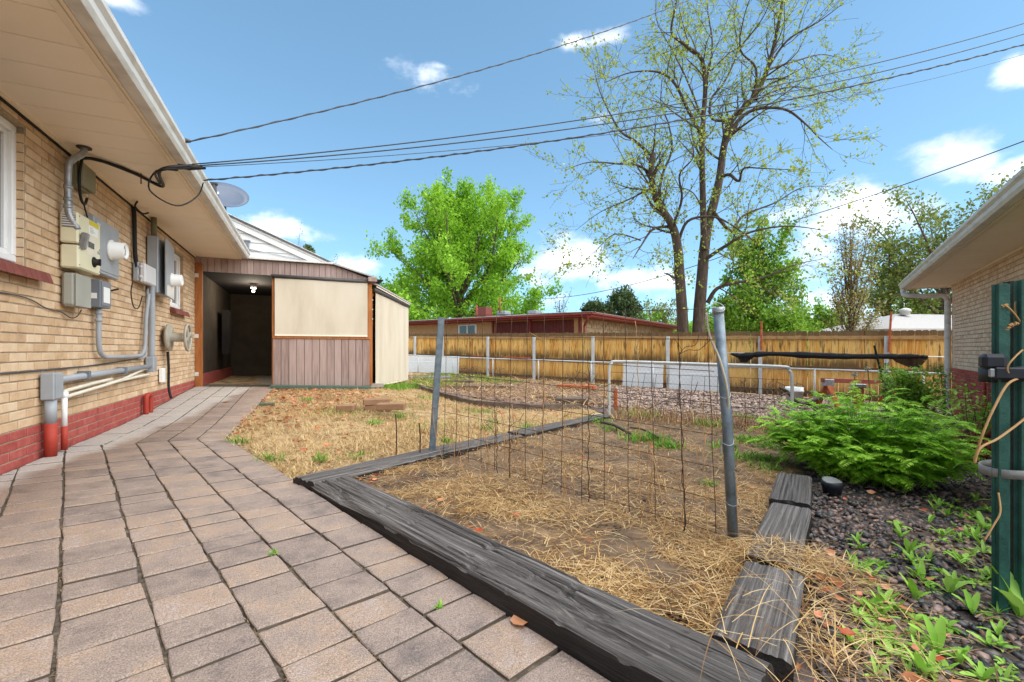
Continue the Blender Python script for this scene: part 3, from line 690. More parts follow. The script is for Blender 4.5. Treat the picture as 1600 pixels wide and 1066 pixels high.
def rake(off, th, t0, t1, name, m):
    a = (bx+.12, gb(bx+.12)+off); b = (s_left, gb(s_left)+off)
    MB().prism([SP(a[0], a[1], t0), SP(b[0], b[1], t0), SP(b[0], b[1]-th, t0), SP(a[0], a[1]-th, t0)], U*(t1-t0)).build(name, m, house)
rake(-.05, .11, TG-.045, TG-.02, 'rake_board', 'white_siding')
rake(-.002, .045, TG-.06, TG-.046, 'rake_trim', 'gutter_white')
rake(.03, .03, TG-.09, TG+5.5, 'gable_roof', 'shingle')
# gable vent lamp box and conduit
s0, z0 = st(386, 385, TG-.03)
gl = MB(); gl.obox(SP(s0, z0, TG-.055), N*.035, U*.03, Z*.09, .006); gl.obox(SP(s0, z0+.10, TG-.06), N*.06, U*.035, Z*.012); gl.obox(SP(s0, z0-.10, TG-.06), N*.05, U*.035, Z*.012)
gl.build('flood_light', 'grey_dark_paint', None, label='small grey light fixture on the white gable siding', cat='light')
cp = [SP(s0+.04, z0-.05, TG-.02), SP(s0+.5, z0-.12, TG-.02), SP(s0+1.0, z0-.19, TG-.02), SP(s0+1.3, z0-.24, TG-.02)]
MB().tube(cp, .010, 6).build('conduit', 'grey_paint', None, label='thin grey conduit running along the white gable', cat='conduit')

# ------------------------------------------------------------------ patio room built against the house
room = thing('patio_room', SP(1.5, .05), 'lean-to patio room with mauve boards and dark open doorway', 'patio room')
FZ = .075
pt = MB().obox(SP(.055, 1.22), N*.055, U*.05, Z*1.16, .006).build('post', 'wood_orange', room)
for z in (.36, 1.05, 2.15): MB().obox(SP(.03, z, T2-.053), N*.03, U*.002, Z*.035).build('bracket', 'gutter_white', room)
s1 = st(427, 500)[0]; s2 = st(577, 500)[0]
for (a, w) in ((s1-.02, .02), (s2-.05, .05)):
    MB().obox(SP(a+w, 1.16), N*w, U*.05, Z*1.10, .004).build('post', 'wood_orange', room)
# header of vertical boards: level over the doorway, sloping beyond
zt1 = 2.40; 
hb = 2.235
def head_top(s):
    za = st(310, 400)[1]; 
    if s < st(520, 413)[0]: 
        return za + (st(520, 414)[1]-za)*(s/ st(520, 413)[0])
    k = (s-st(520, 413)[0])/(s2-st(520, 413)[0]); return st(520, 414)[1]*(1-k) + 2.30*k
s = -.02; hw = .105
while s < s2+.02:
    e = min(s+hw, s2+.02)
    MB().prism([SP(s+.003, hb, T2-.02), SP(e-.003, hb, T2-.02), SP(e-.003, head_top(e)-.01, T2-.02), SP(s+.003, head_top(s)-.01, T2-.02)], U*.02).build('plank', 'plank_mauve', room); s += hw
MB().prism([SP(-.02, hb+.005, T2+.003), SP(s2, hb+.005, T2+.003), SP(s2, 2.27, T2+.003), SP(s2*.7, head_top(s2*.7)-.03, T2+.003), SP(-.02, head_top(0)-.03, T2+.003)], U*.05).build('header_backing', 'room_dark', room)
# lower wall of boards
zr = st(500, 530)[1]; s = s1
bw = (s2-s1-.0)/13
for i in range(13):
    MB().obox(SP(s+bw/2, (FZ-.02+zr)/2, T2-.06), N*(bw/2-.004), U*.008, Z*((zr-FZ+.02)/2)).build('plank', 'plank_mauve', room); s += bw
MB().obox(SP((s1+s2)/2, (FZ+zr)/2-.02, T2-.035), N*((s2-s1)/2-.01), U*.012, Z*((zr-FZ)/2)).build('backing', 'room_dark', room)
MB().obox(SP((s1+s2)/2, zr+.03, T2-.055), N*((s2-s1)/2+.01), U*.03, Z*.028, .004).build('rail', 'wood_orange', room)
# roof: low slope falling to the right, then the swept side bay
ra = st(383, 402); 
rp = [SP(-.05, head_top(0)+.0, T2-.10), SP(st(520, 413)[0], head_top(st(520, 413)[0])+.0, T2-.10), SP(s2+.12, 2.30, T2-.10)]
MB().prism([rp[0], rp[1], rp[1]+Z*.035, rp[0]+Z*.035], U*.45).build('roof_edge', 'gutter_white', room)
MB().prism([rp[1], rp[2], rp[2]+Z*.03, rp[1]+Z*.03], U*5).build('roof', 'shingle_light', room)
MB().obox(SP(s2+.05, 2.26, T2-.07), N*.09, U*.09, Z*.045, .005).build('rafter_end', 'plank_mauve', room)
# side wall swings out towards the back lawn
q0 = Vector((-2.95, 9.52, 0)); q1 = Vector((-2.90, 12.35, 0)); qd = (q1-q0).normalized(); qn = Vector((qd.y, -qd.x, 0))
SP2 = SP(s2, 0)
MB().prism([q0-qn*.02+Z*1.95, q1-qn*.02+Z*1.90, q1-qn*.02+Z*2.0, q0-qn*.02+Z*2.08], -qn*.08).build('side_beam', 'wood_orange', room)
for k in (0.02, 1.4, 2.78): MB().obox(q0+qd*k-qn*.07+Z*1.0, qd*.04, qn*.04, Z*1.0).build('post', 'wood_orange', room)
sr = MB().prism([SP(s2-.3, 2.32, T2+.2), q0+qn*.10+Z*2.16, q1+qn*.10+qd*.1+Z*2.05, SP(s2-.3, 2.36, T2+3.2)], Z*.03).build('side_roof', 'shingle_light', room)
MB().prism([q0+qn*.085+Z*2.12, q1+qn*.085+Z*2.02, q1+qn*.085+Z*2.05, q0+qn*.085+Z*2.15], -qn*.02).build('side_fascia', 'trim_beige', room)
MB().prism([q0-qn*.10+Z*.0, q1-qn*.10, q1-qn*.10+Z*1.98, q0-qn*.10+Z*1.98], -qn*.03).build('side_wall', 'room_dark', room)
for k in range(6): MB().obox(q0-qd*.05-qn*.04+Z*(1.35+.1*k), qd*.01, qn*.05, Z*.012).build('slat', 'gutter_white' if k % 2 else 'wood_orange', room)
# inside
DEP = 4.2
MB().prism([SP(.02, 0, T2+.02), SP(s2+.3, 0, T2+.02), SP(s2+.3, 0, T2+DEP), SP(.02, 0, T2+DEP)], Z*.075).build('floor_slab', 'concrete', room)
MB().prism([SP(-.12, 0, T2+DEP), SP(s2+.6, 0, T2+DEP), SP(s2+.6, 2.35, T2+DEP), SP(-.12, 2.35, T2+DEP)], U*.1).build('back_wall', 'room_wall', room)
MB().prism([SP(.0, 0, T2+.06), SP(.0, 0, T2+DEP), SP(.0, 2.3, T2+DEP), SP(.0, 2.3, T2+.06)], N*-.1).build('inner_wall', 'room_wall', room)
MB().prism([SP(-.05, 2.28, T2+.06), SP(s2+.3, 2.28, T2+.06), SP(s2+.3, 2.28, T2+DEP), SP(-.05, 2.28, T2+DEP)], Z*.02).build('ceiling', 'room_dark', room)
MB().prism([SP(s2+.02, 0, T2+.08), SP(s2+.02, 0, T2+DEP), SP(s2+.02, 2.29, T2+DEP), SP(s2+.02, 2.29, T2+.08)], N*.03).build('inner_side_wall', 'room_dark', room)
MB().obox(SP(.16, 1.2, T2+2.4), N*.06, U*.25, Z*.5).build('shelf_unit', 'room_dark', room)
MB().obox(SP(.03, .22, T2+2.1), N*.02, U*2.0, Z*.12).build('red_base', 'brick_red_paint', room)
lp = onplane(396, 455, SP(0, 0, T2+1.7), U)
lamp = thing('ceiling_lamp', lp, 'lit ceiling bulb inside the dark patio room', 'lamp')
MB().lathe(lp, Z, [(-.03, .006), (-.022, .02), (0, .027), (.025, .02), (.05, .016)], 14).build('bulb', 'lamp_glow', lamp, True)
MB().lathe(lp, Z, [(.05, .025), (.06, .06), (2.277-lp.z, .06)], 14).build('holder', 'white_plastic', lamp, True)
ld = bpy.data.lights.new('bulb_light', 'POINT'); ld.energy = 11; ld.color = (1, .88, .7); ld.shadow_soft_size = .05
lo = bpy.data.objects.new('bulb_light', ld); COL.objects.link(lo); lo.parent = lamp; lo.location = (0, 0, -.09)
# roller shades
sh = thing('roller_shade', SP((s1+s2)/2, 1.2, T2-.09), 'wide beige roller shade lowered over the patio room window', 'roller shade', 'beige roller shades')
zb = st(500, 524)[1]; zt = 2.20; a, b = s1+.03, s2-.045
def cloth(p00, p10, p11, p01, nrm, name, par):
    n, m = 24, 16; V = []
    for j in range(m+1):
        for i in range(n+1):
            u, v = i/n, j/m; p = p00.lerp(p10, u).lerp(p01.lerp(p11, u), v); V.append(p + nrm*(float(vnoise(u*5, v*1.6, 3))-.5)*.016)
    o = len(V); V += [q - nrm*.002 for q in V]
    F = [(j*(n+1)+i, j*(n+1)+i+1, (j+1)*(n+1)+i+1, (j+1)*(n+1)+i) for j in range(m) for i in range(n)]
    link(name, V, F + [tuple(k+o for k in reversed(f)) for f in F], 'shade_fabric', par, True)
cloth(SP(a, zb, T2-.09), SP(b, zb, T2-.09), SP(b, zt, T2-.09), SP(a, zt, T2-.09), -U, 'fabric', sh)
MB().tube([SP(s1-.03, 2.215, T2-.085), SP(s2+.0, 2.215, T2-.085)], .038, 14).build('roller_tube', 'dark_metal', sh, True)
MB().obox(SP((a+b)/2, zb-.012, T2-.09), N*((b-a)/2), U*.012, Z*.014, .004).build('bottom_bar', 'trim_beige', sh)
sh2 = thing('roller_shade', (q0+q1)/2+Z*.05, 'tall beige roller shade closing the far side of the patio room', 'roller shade', 'beige roller shades')
e0 = q0+qn*.04+qd*.05; e1 = q1+qn*.04; g0, g1 = float(gz(e0.x, e0.y))+.03, float(gz(e1.x, e1.y))+.05
cloth(e0+Z*g0, e1+Z*g1, e1+Z*1.96, e0+Z*2.03, qn, 'fabric', sh2)
MB().tube([e0-qd*.06+Z*2.06, e1+qd*.06+Z*1.985], .045, 14).build('roller_tube', 'dark_metal', sh2, True)
MB().tube([e0+Z*(g0+.0), e1+Z*(g1+.0)], .014, 8).build('bottom_bar', 'trim_beige', sh2, True)
# strip of green turf board along the foot of the boards
ga_, gb_ = G(424, 607), G(572, 602)
a3, b3 = SP(s1-.03, 0, T2-.12), SP(s2, 0, T2-.12)
gtb = MB(); gtb.prism([gv(a3.x, a3.y, .0)-U*.0, gv(b3.x, b3.y, .0), gv((b3-U*.22).x, (b3-U*.22).y, 0), gv((a3-U*.22).x, (a3-U*.22).y, 0)], Z*.05)
gtb.build('turf_board', 'green_turf_board', None, label='long dull green board lying along the patio room', cat='board')
g5 = G(418, 633); MB().obox(g5+Z*.012, N*.10, U*.05, Z*.018, .006).build('stepping_slab', 'green_turf_board', None, label='small flat green slab in the dry lawn by the path', cat='slab')

# ------------------------------------------------------------------ satellite dish on the roof
dt_, dz_ = wt(352, 308, .2); dc = P(351, 307, 6.9)
dish = thing('satellite_dish', P(345, 330, 6.9), 'grey satellite dish on the roof behind the gutter', 'satellite dish')
dn = Vector((.40, -.63, .66)).normalized(); dr = .325
dprof = [(-.03, .001), (-.03, dr*.35), (-.005, dr*.75), (.03, dr), (.036, dr*1.01), (.004, dr*.75), (-.020, dr*.35), (-.022, .002)]
MB().lathe(dc, dn, dprof, 32).build('reflector', 'dish_grey', dish, True)
MB().tube([dc-dn*.05, dc-dn*.10-Z*.1, dc-dn*.10-Z*.50], .024, 8).build('mast', 'dark_metal', dish, True)
fa = dc+dn*.02-Z*.26; fb = dc+Vector((.05, -.30, -.06)); fb2 = dc+Vector((.055, -.33, .06))
MB().tube([dc-dn*.06-Z*.30, fa+Vector((.03, -.14, -.08)), fb, fb2], [.02, .02, .022, .036], 8).build('feed_arm', 'dark_metal', dish, True)
MB().obox(fb2+Z*.012, Vector((.045, .012, 0)), Vector((-.01, .03, 0)), Z*.018, .006).build('feed_horn', 'dark_metal', dish)
ex_ = dn.cross(Z).normalized()*-1; ey_ = dn.cross(ex_).normalized(); ey_ = ey_ if ey_.z > 0 else -ey_
if ex_.x < 0: ex_ = -ex_
for k, (a_, w_, h_) in enumerate(((-.235, .012, .05), (-.195, .010, .035), (-.16, .010, .05), (-.12, .016, .03), (-.085, .010, .045))):
    MB().obox(dc+ex_*a_+ey_*.05+dn*(.006+.10*abs(a_)*abs(a_)*4.5), ex_*w_, ey_*h_*.6, dn*.003).build('lettering', 'sticker_white', dish)
# ------------------------------------------------------------------ things fixed to the brick wall
def face(pxl, pyt, pxr, pyb, d):
    t0, z1 = wt(pxl, pyt, d); t1, z0 = wt(pxr, pyb, d); return t0, t1, z0, z1
# inverter
t0, t1, z0, z1 = face(122, 331, 157, 396, .13); t0b, t1b, z0b, z1b = face(122, 383, 157, 431, .13)
zm = (z0+z1b)/2 if z0 > z1b else z0
inv = thing('inverter', WL((t0+t1)/2, z0b, .0), 'cream two-part electrical inverter with louvred side and dial', 'inverter')
split = (wt(122, 381, .13)[1] + wt(157, 397, .13)[1])/2
MB().wbox(t0, t1, split+.006, z1, .012, .13, .012).build('upper_case', 'cream_plastic', inv)
lc = MB().wbox(t0+.01, t1, z0b, split-.006, .012, .13, .012).build('lower_case', 'cream_plastic', inv)
lv = MB().wbox(t0-.004, t0, split+.13, z1-.03, .03, .115).build('louvre_panel', 'vent_grey', inv)
for k in range(9): MB().wbox(t0-.010, t0-.0045, split+.14+k*.019, split+.149+k*.019, .032, .113).build('slat', 'light_plastic', lv)
wd = t1-t0
MB().wbox(t0+wd*.42, t0+wd*.68, z1-.25, z1-.20, .1305, .134).build('display', 'lcd', inv)
MB().wbox(t0+wd*.34, t0+wd*.84, z1-.32, z1-.15, .1302, .1315).build('display_bezel', 'pvc_cream', inv)
MB().wbox(t0+wd*.48, t0+wd*.9, z1-.05, z1-.01, .1302, .1315).build('warning_sticker', 'sticker_yellow', inv)
MB().wbox(t0+wd*.45, t0+wd*.88, z1-.135, z1-.06, .1302, .1312).build('rating_sticker', 'sticker_white', inv)
for k in range(4): MB().wbox(t0+wd*.5, t0+wd*(.62+.05*(k % 3)), z1-.078-.014*k, z1-.074-.014*k, .1313, .1318).build('print_line', 'vent_grey', inv)
kc = WL(t0+wd*.68, (z0b+split)/2-.0, .13)
MB().lathe(kc, N, [(0, .045), (.008, .045), (.01, .03), (.035, .028), (.037, .001)], 18).build('dial', 'black_rubber', inv, True)
MB().wbox(t0+wd*.68-.008, t0+wd*.68+.008, (z0b+split)/2-.03, (z0b+split)/2+.03, .165, .18, .003).build('dial_handle', 'black_rubber', inv)
for (a, z) in ((.05, split+.03), (.05, z1-.03), (.05, split-.03), (.06, z0b+.03), (.95, split+.03), (.95, z0b+.03)):
    MB().lathe(WL(t0+wd*a, z, .13), N, [(0, .006), (.003, .006), (.004, .001)], 8).build('screw', 'vent_grey', inv)
# meter panel beside it
a0, a1, c0, c1 = face(160, 343, 187, 438, .09)
mp_ = thing('meter_panel', WL((a0+a1)/2, c0, 0), 'flat grey meter panel with protruding white meter beside the inverter', 'meter panel')
MB().wbox(t1+.004, a1, c0, c1, .012, .085, .008).build('case', 'grey_paint', mp_)
MB().wbox(t1+.03, a1-.02, c0+.03, c1-.03, .085, .091, .004).build('cover', 'grey_paint', mp_)
mt, mz = wt(172, 391, .09); mc = WL(mt, mz, .091)
mt_ = MB().lathe(mc, N, [(0, .10), (.02, .10), (.022, .082), (.12, .078), (.125, .070), (.10, .064)], 26).build('meter', 'white_plastic', mp_, True)
MB().lathe(mc, N, [(.099, .063), (.104, .06), (.106, .001)], 20).build('meter_face', 'vent_grey', mt_, True)
MB().obox(mc+N*.107, U*.02, N*.002, Z*.025).build('meter_dial', 'sticker_white', mt_)
for k in (.3, .7): MB().wbox(t1+.03+k*.1, t1+.045+k*.1, c1-.075, c1-.055, .0912, .0922).build('label_mark', 'sticker_white', mp_)
# boxes under
a0, a1, c0, c1 = face(117, 426, 141, 483, .10)
bx1 = thing('junction_box', WL((a0+a1)/2, c0, 0), 'rounded grey-green plastic box under the inverter', 'junction box')
MB().wbox(a0, a1, c0, c1, .012, .10, .03).build('case', 'grey_green_plastic', bx1, False)
MB().wbox(a0+.004, a1-.004, c0+.004, c1-.004, .1005, .108, .02).build('lid', 'grey_green_plastic', bx1)
a0_, a1_, c0_, c1_ = face(157, 437, 171, 483, .10); a0_ = max(a0_, a1+.01)
bx2 = thing('disconnect_box', WL((a0_+a1_)/2, c0_, 0), 'dark grey switch box with white label and side lever', 'switch box')
MB().wbox(a0_, a1_+.03, c0_, c1_, .012, .10, .006).build('case', 'grey_dark_paint', bx2)
MB().wbox(a0_+.01, a1_+.02, c0_+.02, c1_-.01, .1005, .106).build('cover', 'grey_dark_paint', bx2)
MB().wbox(a0_+.05, a1_-.01, c0_+.05, c1_-.06, .1065, .1075).build('label', 'sticker_white', bx2)
MB().wbox(a0_-.0015, a0_, c0_+.08, c0_+.13, .03, .075).build('sticker', 'sticker_white', bx2)
MB().tube([WL(a1_+.03, c1_-.08, .06), WL(a1_+.06, c1_-.07, .10), WL(a1_+.07, c1_-.05, .15)], .010, 6).build('lever', 'black_rubber', bx2, True)
# metal mast conduit through the soffit
mast = thing('service_conduit', WL(.15, 1.7, 0), 'galvanised conduit bending up through the soffit near the window', 'conduit')
pts = [WL(*wt(103, 218, .12), .12)]; pts[0] = WL(.14, SOF-.0, .14)
mp2 = [WL(.14, SOF+.0, .15), WL(.13, SOF-.06, .145), WL(.09, SOF-.14, .09), WL(.085, SOF-.22, .07), WL(.085, 1.98, .07), WL(.09, 1.90, .08), WL(.11, 1.80, .12)]
MB().tube(spl(mp2, 5), .024, 12).build('pipe', 'galvanised', mast, True)
for z in (2.12, 2.02, 1.96): MB().lathe(WL(.085, z, .07), Z, [(0, .025), (.003, .031), (.028, .031), (.03, .025)], 14).build('coupling', 'galvanised', mast, True)
MB().lathe(WL(.14, SOF-.004, .15), Z, [(-.008, .05), (.003, .05)], 16).build('flange', 'dark_metal', mast)
MB().obox(WL(.135, 1.715, .15), U*.026, (N*.95-Z*.15).normalized()*.024, (Z*.9+N*.25-U*.2).normalized()*.07, .010).build('elbow_body', 'galvanised', mast)
# tan box up under the soffit
a0, a1, c0, c1 = face(128, 251, 145, 302, .11)
tb = thing('cable_box', WL((a0+a1)/2, c0, 0), 'olive tan metal cable box high under the eaves', 'cable box')
MB().wbox(a0, a1+.06, c0, min(c1, SOF-.05), .012, .075, .006).build('case', 'tan_metal', tb); MB().wbox(a0+.012, a1+.07, c0+.012, min(c1, SOF-.055), .076, .11, .008).build('cover', 'tan_metal', tb)
# telephone box and tall panel
a0, a1, c0, c1 = face(226, 411, 243, 447, .12)
tel = thing('telephone_box', WL((a0+a1)/2, c0, 0), 'light grey plastic telephone box on a grey backplate', 'telephone box')
MB().wbox(a0-.02, a1+.02, c0+.0, c1+.01, .012, .07, .012).build('base', 'grey_paint', tel); MB().wbox(a0, a1, c0-.01, c1, .071, .13, .02).build('cover', 'light_plastic', tel)
for z in (c0+.04, c1-.06): MB().wbox(a0-.02, a0-.002, z, z+.03, .075, .10, .003).build('latch', 'light_plastic', tel)
a0, a1, c0, c1 = face(249, 369, 266, 464, .14)
pn = thing('breaker_panel', WL((a0+a1)/2, c0, 0), 'tall grey breaker panel with its cover standing ajar', 'breaker panel')
MB().wbox(a0, a1+.15, c0+.0, c1, .012, .125, .008).build('case', 'grey_paint', pn)
MB().obox(WL((a0+a1)/2+.12, (c0+c1)/2-.02, .165), (U*.97-N*.1).normalized()*((a1-a0)/2+.09), (N+U*.1).normalized()*.012, Z*((c1-c0)/2+.01), .006).build('cover', 'grey_paint', pn)
mc = WL((a0+a1)/2+.16, c0+.22, .17)
MB().lathe(mc, N, [(0, .095), (.02, .095), (.022, .08), (.12, .076), (.125, .07), (.127, .001)], 24).build('meter', 'white_plastic', pn, True)
MB().tube([WL(a0+.1, c1-.01, .06), WL(a0+.1, SOF, .06)], .032, 12).build('riser_pipe', 'tan_metal', pn, True)
# conduits below: from the switch box down, along and up to the panel
def pipe(name, pts, r, m, label, n=6, cat='conduit', sm=True):
    return MB().tube(spl(pts, n), r, 10).build(name, m, None, sm, label=label, cat=cat)
ts = (a0_+a1_)/2 + .01; d = .05
tp, zp = wt(236, 470, .06)
pc = [WL(ts, c0_+.0, d), WL(ts, 1.05, d), WL(ts, .92, d), WL(ts+.03, .80, d), WL(ts+.13, .745, d), WL(ts+.3, .735, d), WL(1.75, .735, d), WL(1.95, .75, d), WL(2.06, .83, d), WL(2.09, .98, d), WL(2.12, 1.2, d), WL(2.18, 1.38, d), WL(2.22, 1.5, d)]
cdt = thing('conduit', WL(1.5, .7, 0), 'grey conduit looping down from the switch box to the panel', 'conduit')
MB().tube(spl(pc, 5), .021, 10).build('pipe', 'grey_paint', cdt, True)
for z in (c0_-.06, c0_-.13): MB().lathe(WL(ts, z, d), Z, [(0, .022), (.002, .029), (.03, .029), (.032, .022)], 12).build('coupling', 'grey_paint', cdt, True)
pipe('conduit', [WL(2.30, 1.62, .06), WL(2.30, 1.2, .06), WL(2.30, .70, .06)], .036, 'grey_paint', 'straight grey pipe dropping from the breaker panel to the elbow')
pipe('conduit', [WL(2.22, 1.58, .04), WL(2.20, 1.4, .04), WL(2.16, 1.1, .04), WL(2.15, .78, .04), WL(2.1, .72, .04), WL(1.9, .705, .03)], .012, 'grey_paint', 'thin grey conduit beside the straight panel pipe')
jx = face(63, 582, 88, 619, .13)
mainp = thing('conduit', WL(-.4, 0, 0), 'thick grey and red riser with square box and long pipe', 'conduit')
tr_ = wt(79, 660, .055)[0]
MB().wbox(tr_-.05, tr_+.085, .43, .635, .012, .095, .008).build('box', 'grey_paint', mainp); MB().wbox(tr_-.042, tr_+.077, .44, .625, .0955, .101, .004).build('box_cover', 'grey_paint', mainp)
MB().tube([WL(tr_, .43, .055), WL(tr_, .25, .055)], .036, 16).build('riser', 'grey_paint', mainp, True)
MB().tube([WL(tr_, .25, .055), WL(tr_, .0, .055)], .0385, 16).build('painted_riser', 'red_paint', mainp, True)
MB().tube([WL(tr_+.085, .575, .055), WL(2.24, .60, .055)], .028, 12).build('pipe', 'grey_paint', mainp, True)
MB().wbox(2.22, 2.36, .53, .72, .015, .10, .008).build('elbow_box', 'grey_paint', mainp)
for tq in (.4, 1.3): MB().wbox(tq, tq+.03, .55, .625, .012, .10, .004).build('clamp', 'grey_dark_paint', mainp)
tv_ = wt(95, 640, .06)[0] + .03
pv = thing('water_pipe', WL(-.22, 0, 0), 'thin cream pipes with a red foot beside the thick riser', 'pipe')
MB().tube([WL(tv_, .20, .07), WL(tv_, .46, .07)], .019, 10).build('riser', 'white_plastic', pv, True)
MB().tube([WL(tv_, .20, .07), WL(tv_, .01, .07)], .021, 10).build('painted_riser', 'red_paint', pv, True)
MB().lathe(WL(tv_, .43, .07), Z, [(0, .019), (.003, .025), (.04, .025), (.043, .019)], 12).build('elbow', 'white_plastic', pv, True)
MB().tube(spl([WL(tv_, .47, .07), WL(.12, .48, .06), WL(.6, .50, .05), WL(1.05, .515, .05)], 4), .016, 8).build('upper_pipe', 'pvc_cream', pv, True)
MB().tube(spl([WL(tv_, .43, .07), WL(.4, .445, .06), WL(1.3, .49, .05), WL(2.0, .57, .05), WL(2.15, .575, .05)], 4), .016, 8).build('lower_pipe', 'pvc_cream', pv, True)
MB().tube(spl([WL(1.0, .475, .05), WL(1.6, .49, .05), WL(2.25, .50, .05)], 4), .016, 8).build('branch_pipe', 'pvc_cream', pv, True)
pipe('red_pipe', [WL(2.12, .02, .05), WL(2.12, .20, .05), WL(2.15, .245, .055), WL(2.22, .245, .06), WL(2.25, .20, .06), WL(2.25, .02, .06)], .028, 'red_paint', 'short red bent pipe at the foot of the wall', cat='pipe')
# black cables on the wall
def cable(pts, r, m, label, n=6): return MB().tube(spl(pts, n), r, 6).build('cable', m, None, True, label=label, cat='cable')
cable([WL(-2.2, .665, .008), WL(-.6, .655, .010), WL(.5, .66, .012), WL(1.6, .69, .012), WL(2.1, .705, .012)], .006, 'cable_grey', 'thin grey cable run level along the brick wall')
cable([WL(-1.6, 1.15, .008), WL(-.5, 1.19, .010), WL(-.1, 1.13, .012), WL(.12, 1.12, .012), WL(.24, 1.08, .03), WL(.33, 1.10, .04), WL(.38, 1.16, .05)], .0045, 'cable_grey', 'thin cable sagging to the grey-green box')
cable([WL(1.75, SOF-.05, .03), WL(1.78, 2.3, .03), WL(1.78, 1.95, .035), WL(1.8, 1.72, .05)], .022, 'black_rubber', 'thick black cable bundle dropping to the telephone box')
cable([WL(1.62, SOF-.02, .1), WL(1.74, SOF-.05, .05), WL(1.95, SOF-.07, .06), WL(2.05, SOF-.03, .09)], .010, 'black_rubber', 'loose black cable ends tied above the telephone box')
cable([WL(1.62, 1.58, .06), WL(1.60, 1.45, .05), WL(1.68, 1.30, .05), WL(1.85, 1.30, .05), WL(1.98, 1.45, .05)], .006, 'black_rubber', 'thin black cable looping under the telephone box')
cable([WL(.25, 2.44, .10), WL(.20, 2.30, .10), WL(.20, 2.16, .10), WL(.27, 2.08, .09), WL(.36, 2.08, .08), WL(.40, 2.14, .08)], .011, 'black_rubber', 'black cable loop hanging by the olive box')
cable([WL(.30, 2.08, .09), WL(.34, 2.02, .09), WL(.38, 1.97, .09)], .006, 'black_rubber', 'short black wire into the top of the inverter')
# cables along the soffit to the overhead service
mastpt = onplane(300, 257, WL(0, 0, .93), N); lowpt = onplane(318, 282, WL(0, 0, .93), N); hipt = onplane(298, 221, WL(0, 0, .93), N)
cable([WL(.25, 2.44, .10), WL(.35, 2.475, .18), WL(.62, 2.478, .36), WL(.9, 2.472, .50), mastpt+Z*-.12-N*.2-U*.1, mastpt-Z*.01], .014, 'black_rubber', 'thick black cable crossing under the soffit to the gutter')
cable([WL(.30, 2.46, .14), WL(.5, 2.482, .30), WL(.85, 2.476, .48), mastpt+Z*-.14-N*.22-U*.12, mastpt-Z*.03], .010, 'black_rubber', 'thinner black cable clipped beside the thick soffit cable')
cable([mastpt-Z*.07-N*.10, mastpt-Z*.10-N*.25, mastpt-Z*.26-N*.30+U*.02, mastpt-Z*.36-N*.12+U*.05, lowpt-Z*.16-N*.05, lowpt-Z*.02], .0065, 'black_rubber', 'black cable drooping in a loop below the gutter')
MB().tube([mastpt-N*.10-Z*.03, mastpt-N*.02-Z*.03, mastpt+N*.10-Z*.015], [.02, .026, .012], 8).build('cable_clamp', 'black_rubber', None, True, label='black cable splice sleeve at the gutter edge', cat='cable clamp')
MB().obox(WL(.62, 2.44, .40), U*.004, N*.004, Z*.05).build('hook', 'rust_wire', None, label='small rusty hook hanging from the soffit', cat='hook')
# hose reel on the wall
hz = WL(*wt(268, 533, .10), .02); hz = WL(3.05, .98, .015)
hr = thing('hose_reel', hz - Z*.2, 'empty grey wall mounted hose reel near the doorway', 'hose reel')
MB().lathe(hz, N, [(0, .10), (.03, .15), (.04, .19), (.07, .195), (.075, .17), (.08, .06), (.20, .055), (.21, .06), (.26, .06)], 24).build('drum', 'hose_beige', hr, True)
pl = MB()
for k in range(4):
    an = k*math.pi/2 + .4; dv = U*math.cos(an)+Z*math.sin(an); pl.obox(hz+N*.275+dv*.09, dv*.09, N*.010, dv.cross(N)*.022, .004)
pl.build('spokes', 'hose_beige', hr)
rg = MB(); rg.tube([hz+N*.275+(U*math.cos(a)+Z*math.sin(a))*.185 for a in np.linspace(0, 2*math.pi, 25)], .018, 8); rg.build('outer_rim', 'hose_beige', hr, True)
MB().tube(spl([hz-Z*.2+N*.04, hz-Z*.45+N*.05, hz-Z*.7+N*.05, hz-Z*.86+N*.09-U*.05], 4), .016, 8).build('hose', 'black_rubber', hr, True)
MB().wbox(2.80, 2.92, .36, .55, .012, .06, .006).build('outlet_box', 'white_plastic', None, label='small white outlet box low on the wall by the hose', cat='outlet')
# ------------------------------------------------------------------ overhead lines
def line(p, q, sag, r, label, m='cable_grey', twist=None):
    p, q = Vector(p), Vector(q); pts = []
    for k in range(41):
        u = k/40; pts.append(p.lerp(q, u) - Z*sag*4*u*(1-u))
    o = MB(); o.tube(pts, r, 6)
    if twist is not None:
        tp_ = []
        for k in range(401):
            u = k/400; an = u*twist; tp_.append(p.lerp(q, u) - Z*sag*4*u*(1-u) + Vector((math.cos(an)*.3, 0, math.sin(an)))*r*1.5)
        o.tube(tp_, r*.7, 4)
    return o.build('overhead_cable', m, None, True, label=label, cat='cable', group='overhead service cables')
line(hipt, P(1120, -18, 7.5), .16, .0055, 'twisted overhead cable rising highest to the top of the picture', 'cable_grey', 160)
line(mastpt, P(1700, 5, 6.2), .30, .0055, 'upper of the close parallel overhead cables ending by the soffit cable')
line(mastpt-Z*.01+N*.02, P(1700, 22, 5.9), .31, .0055, 'middle of the close parallel overhead cables ending by the soffit cable')
line(mastpt-Z*.02+N*.03, P(1700, 53, 7.5), .38, .003, 'thin faint overhead cable just under the parallel pair')
line(lowpt, P(1700, 42, 5.2), .24, .0062, 'thickest lowest overhead cable with a drooping loop at the gutter', 'cable_grey', 260)
line(P(1240, 345, 23), P(1720, 175, 13), .12, .018, 'thin cable from the tall tree down past the far house', 'cable_grey')
line(P(850, 467, 40), P(1130, 400, 26), .5, .022, 'faint distant wire behind the bare branches of the tall tree', 'cable_grey')
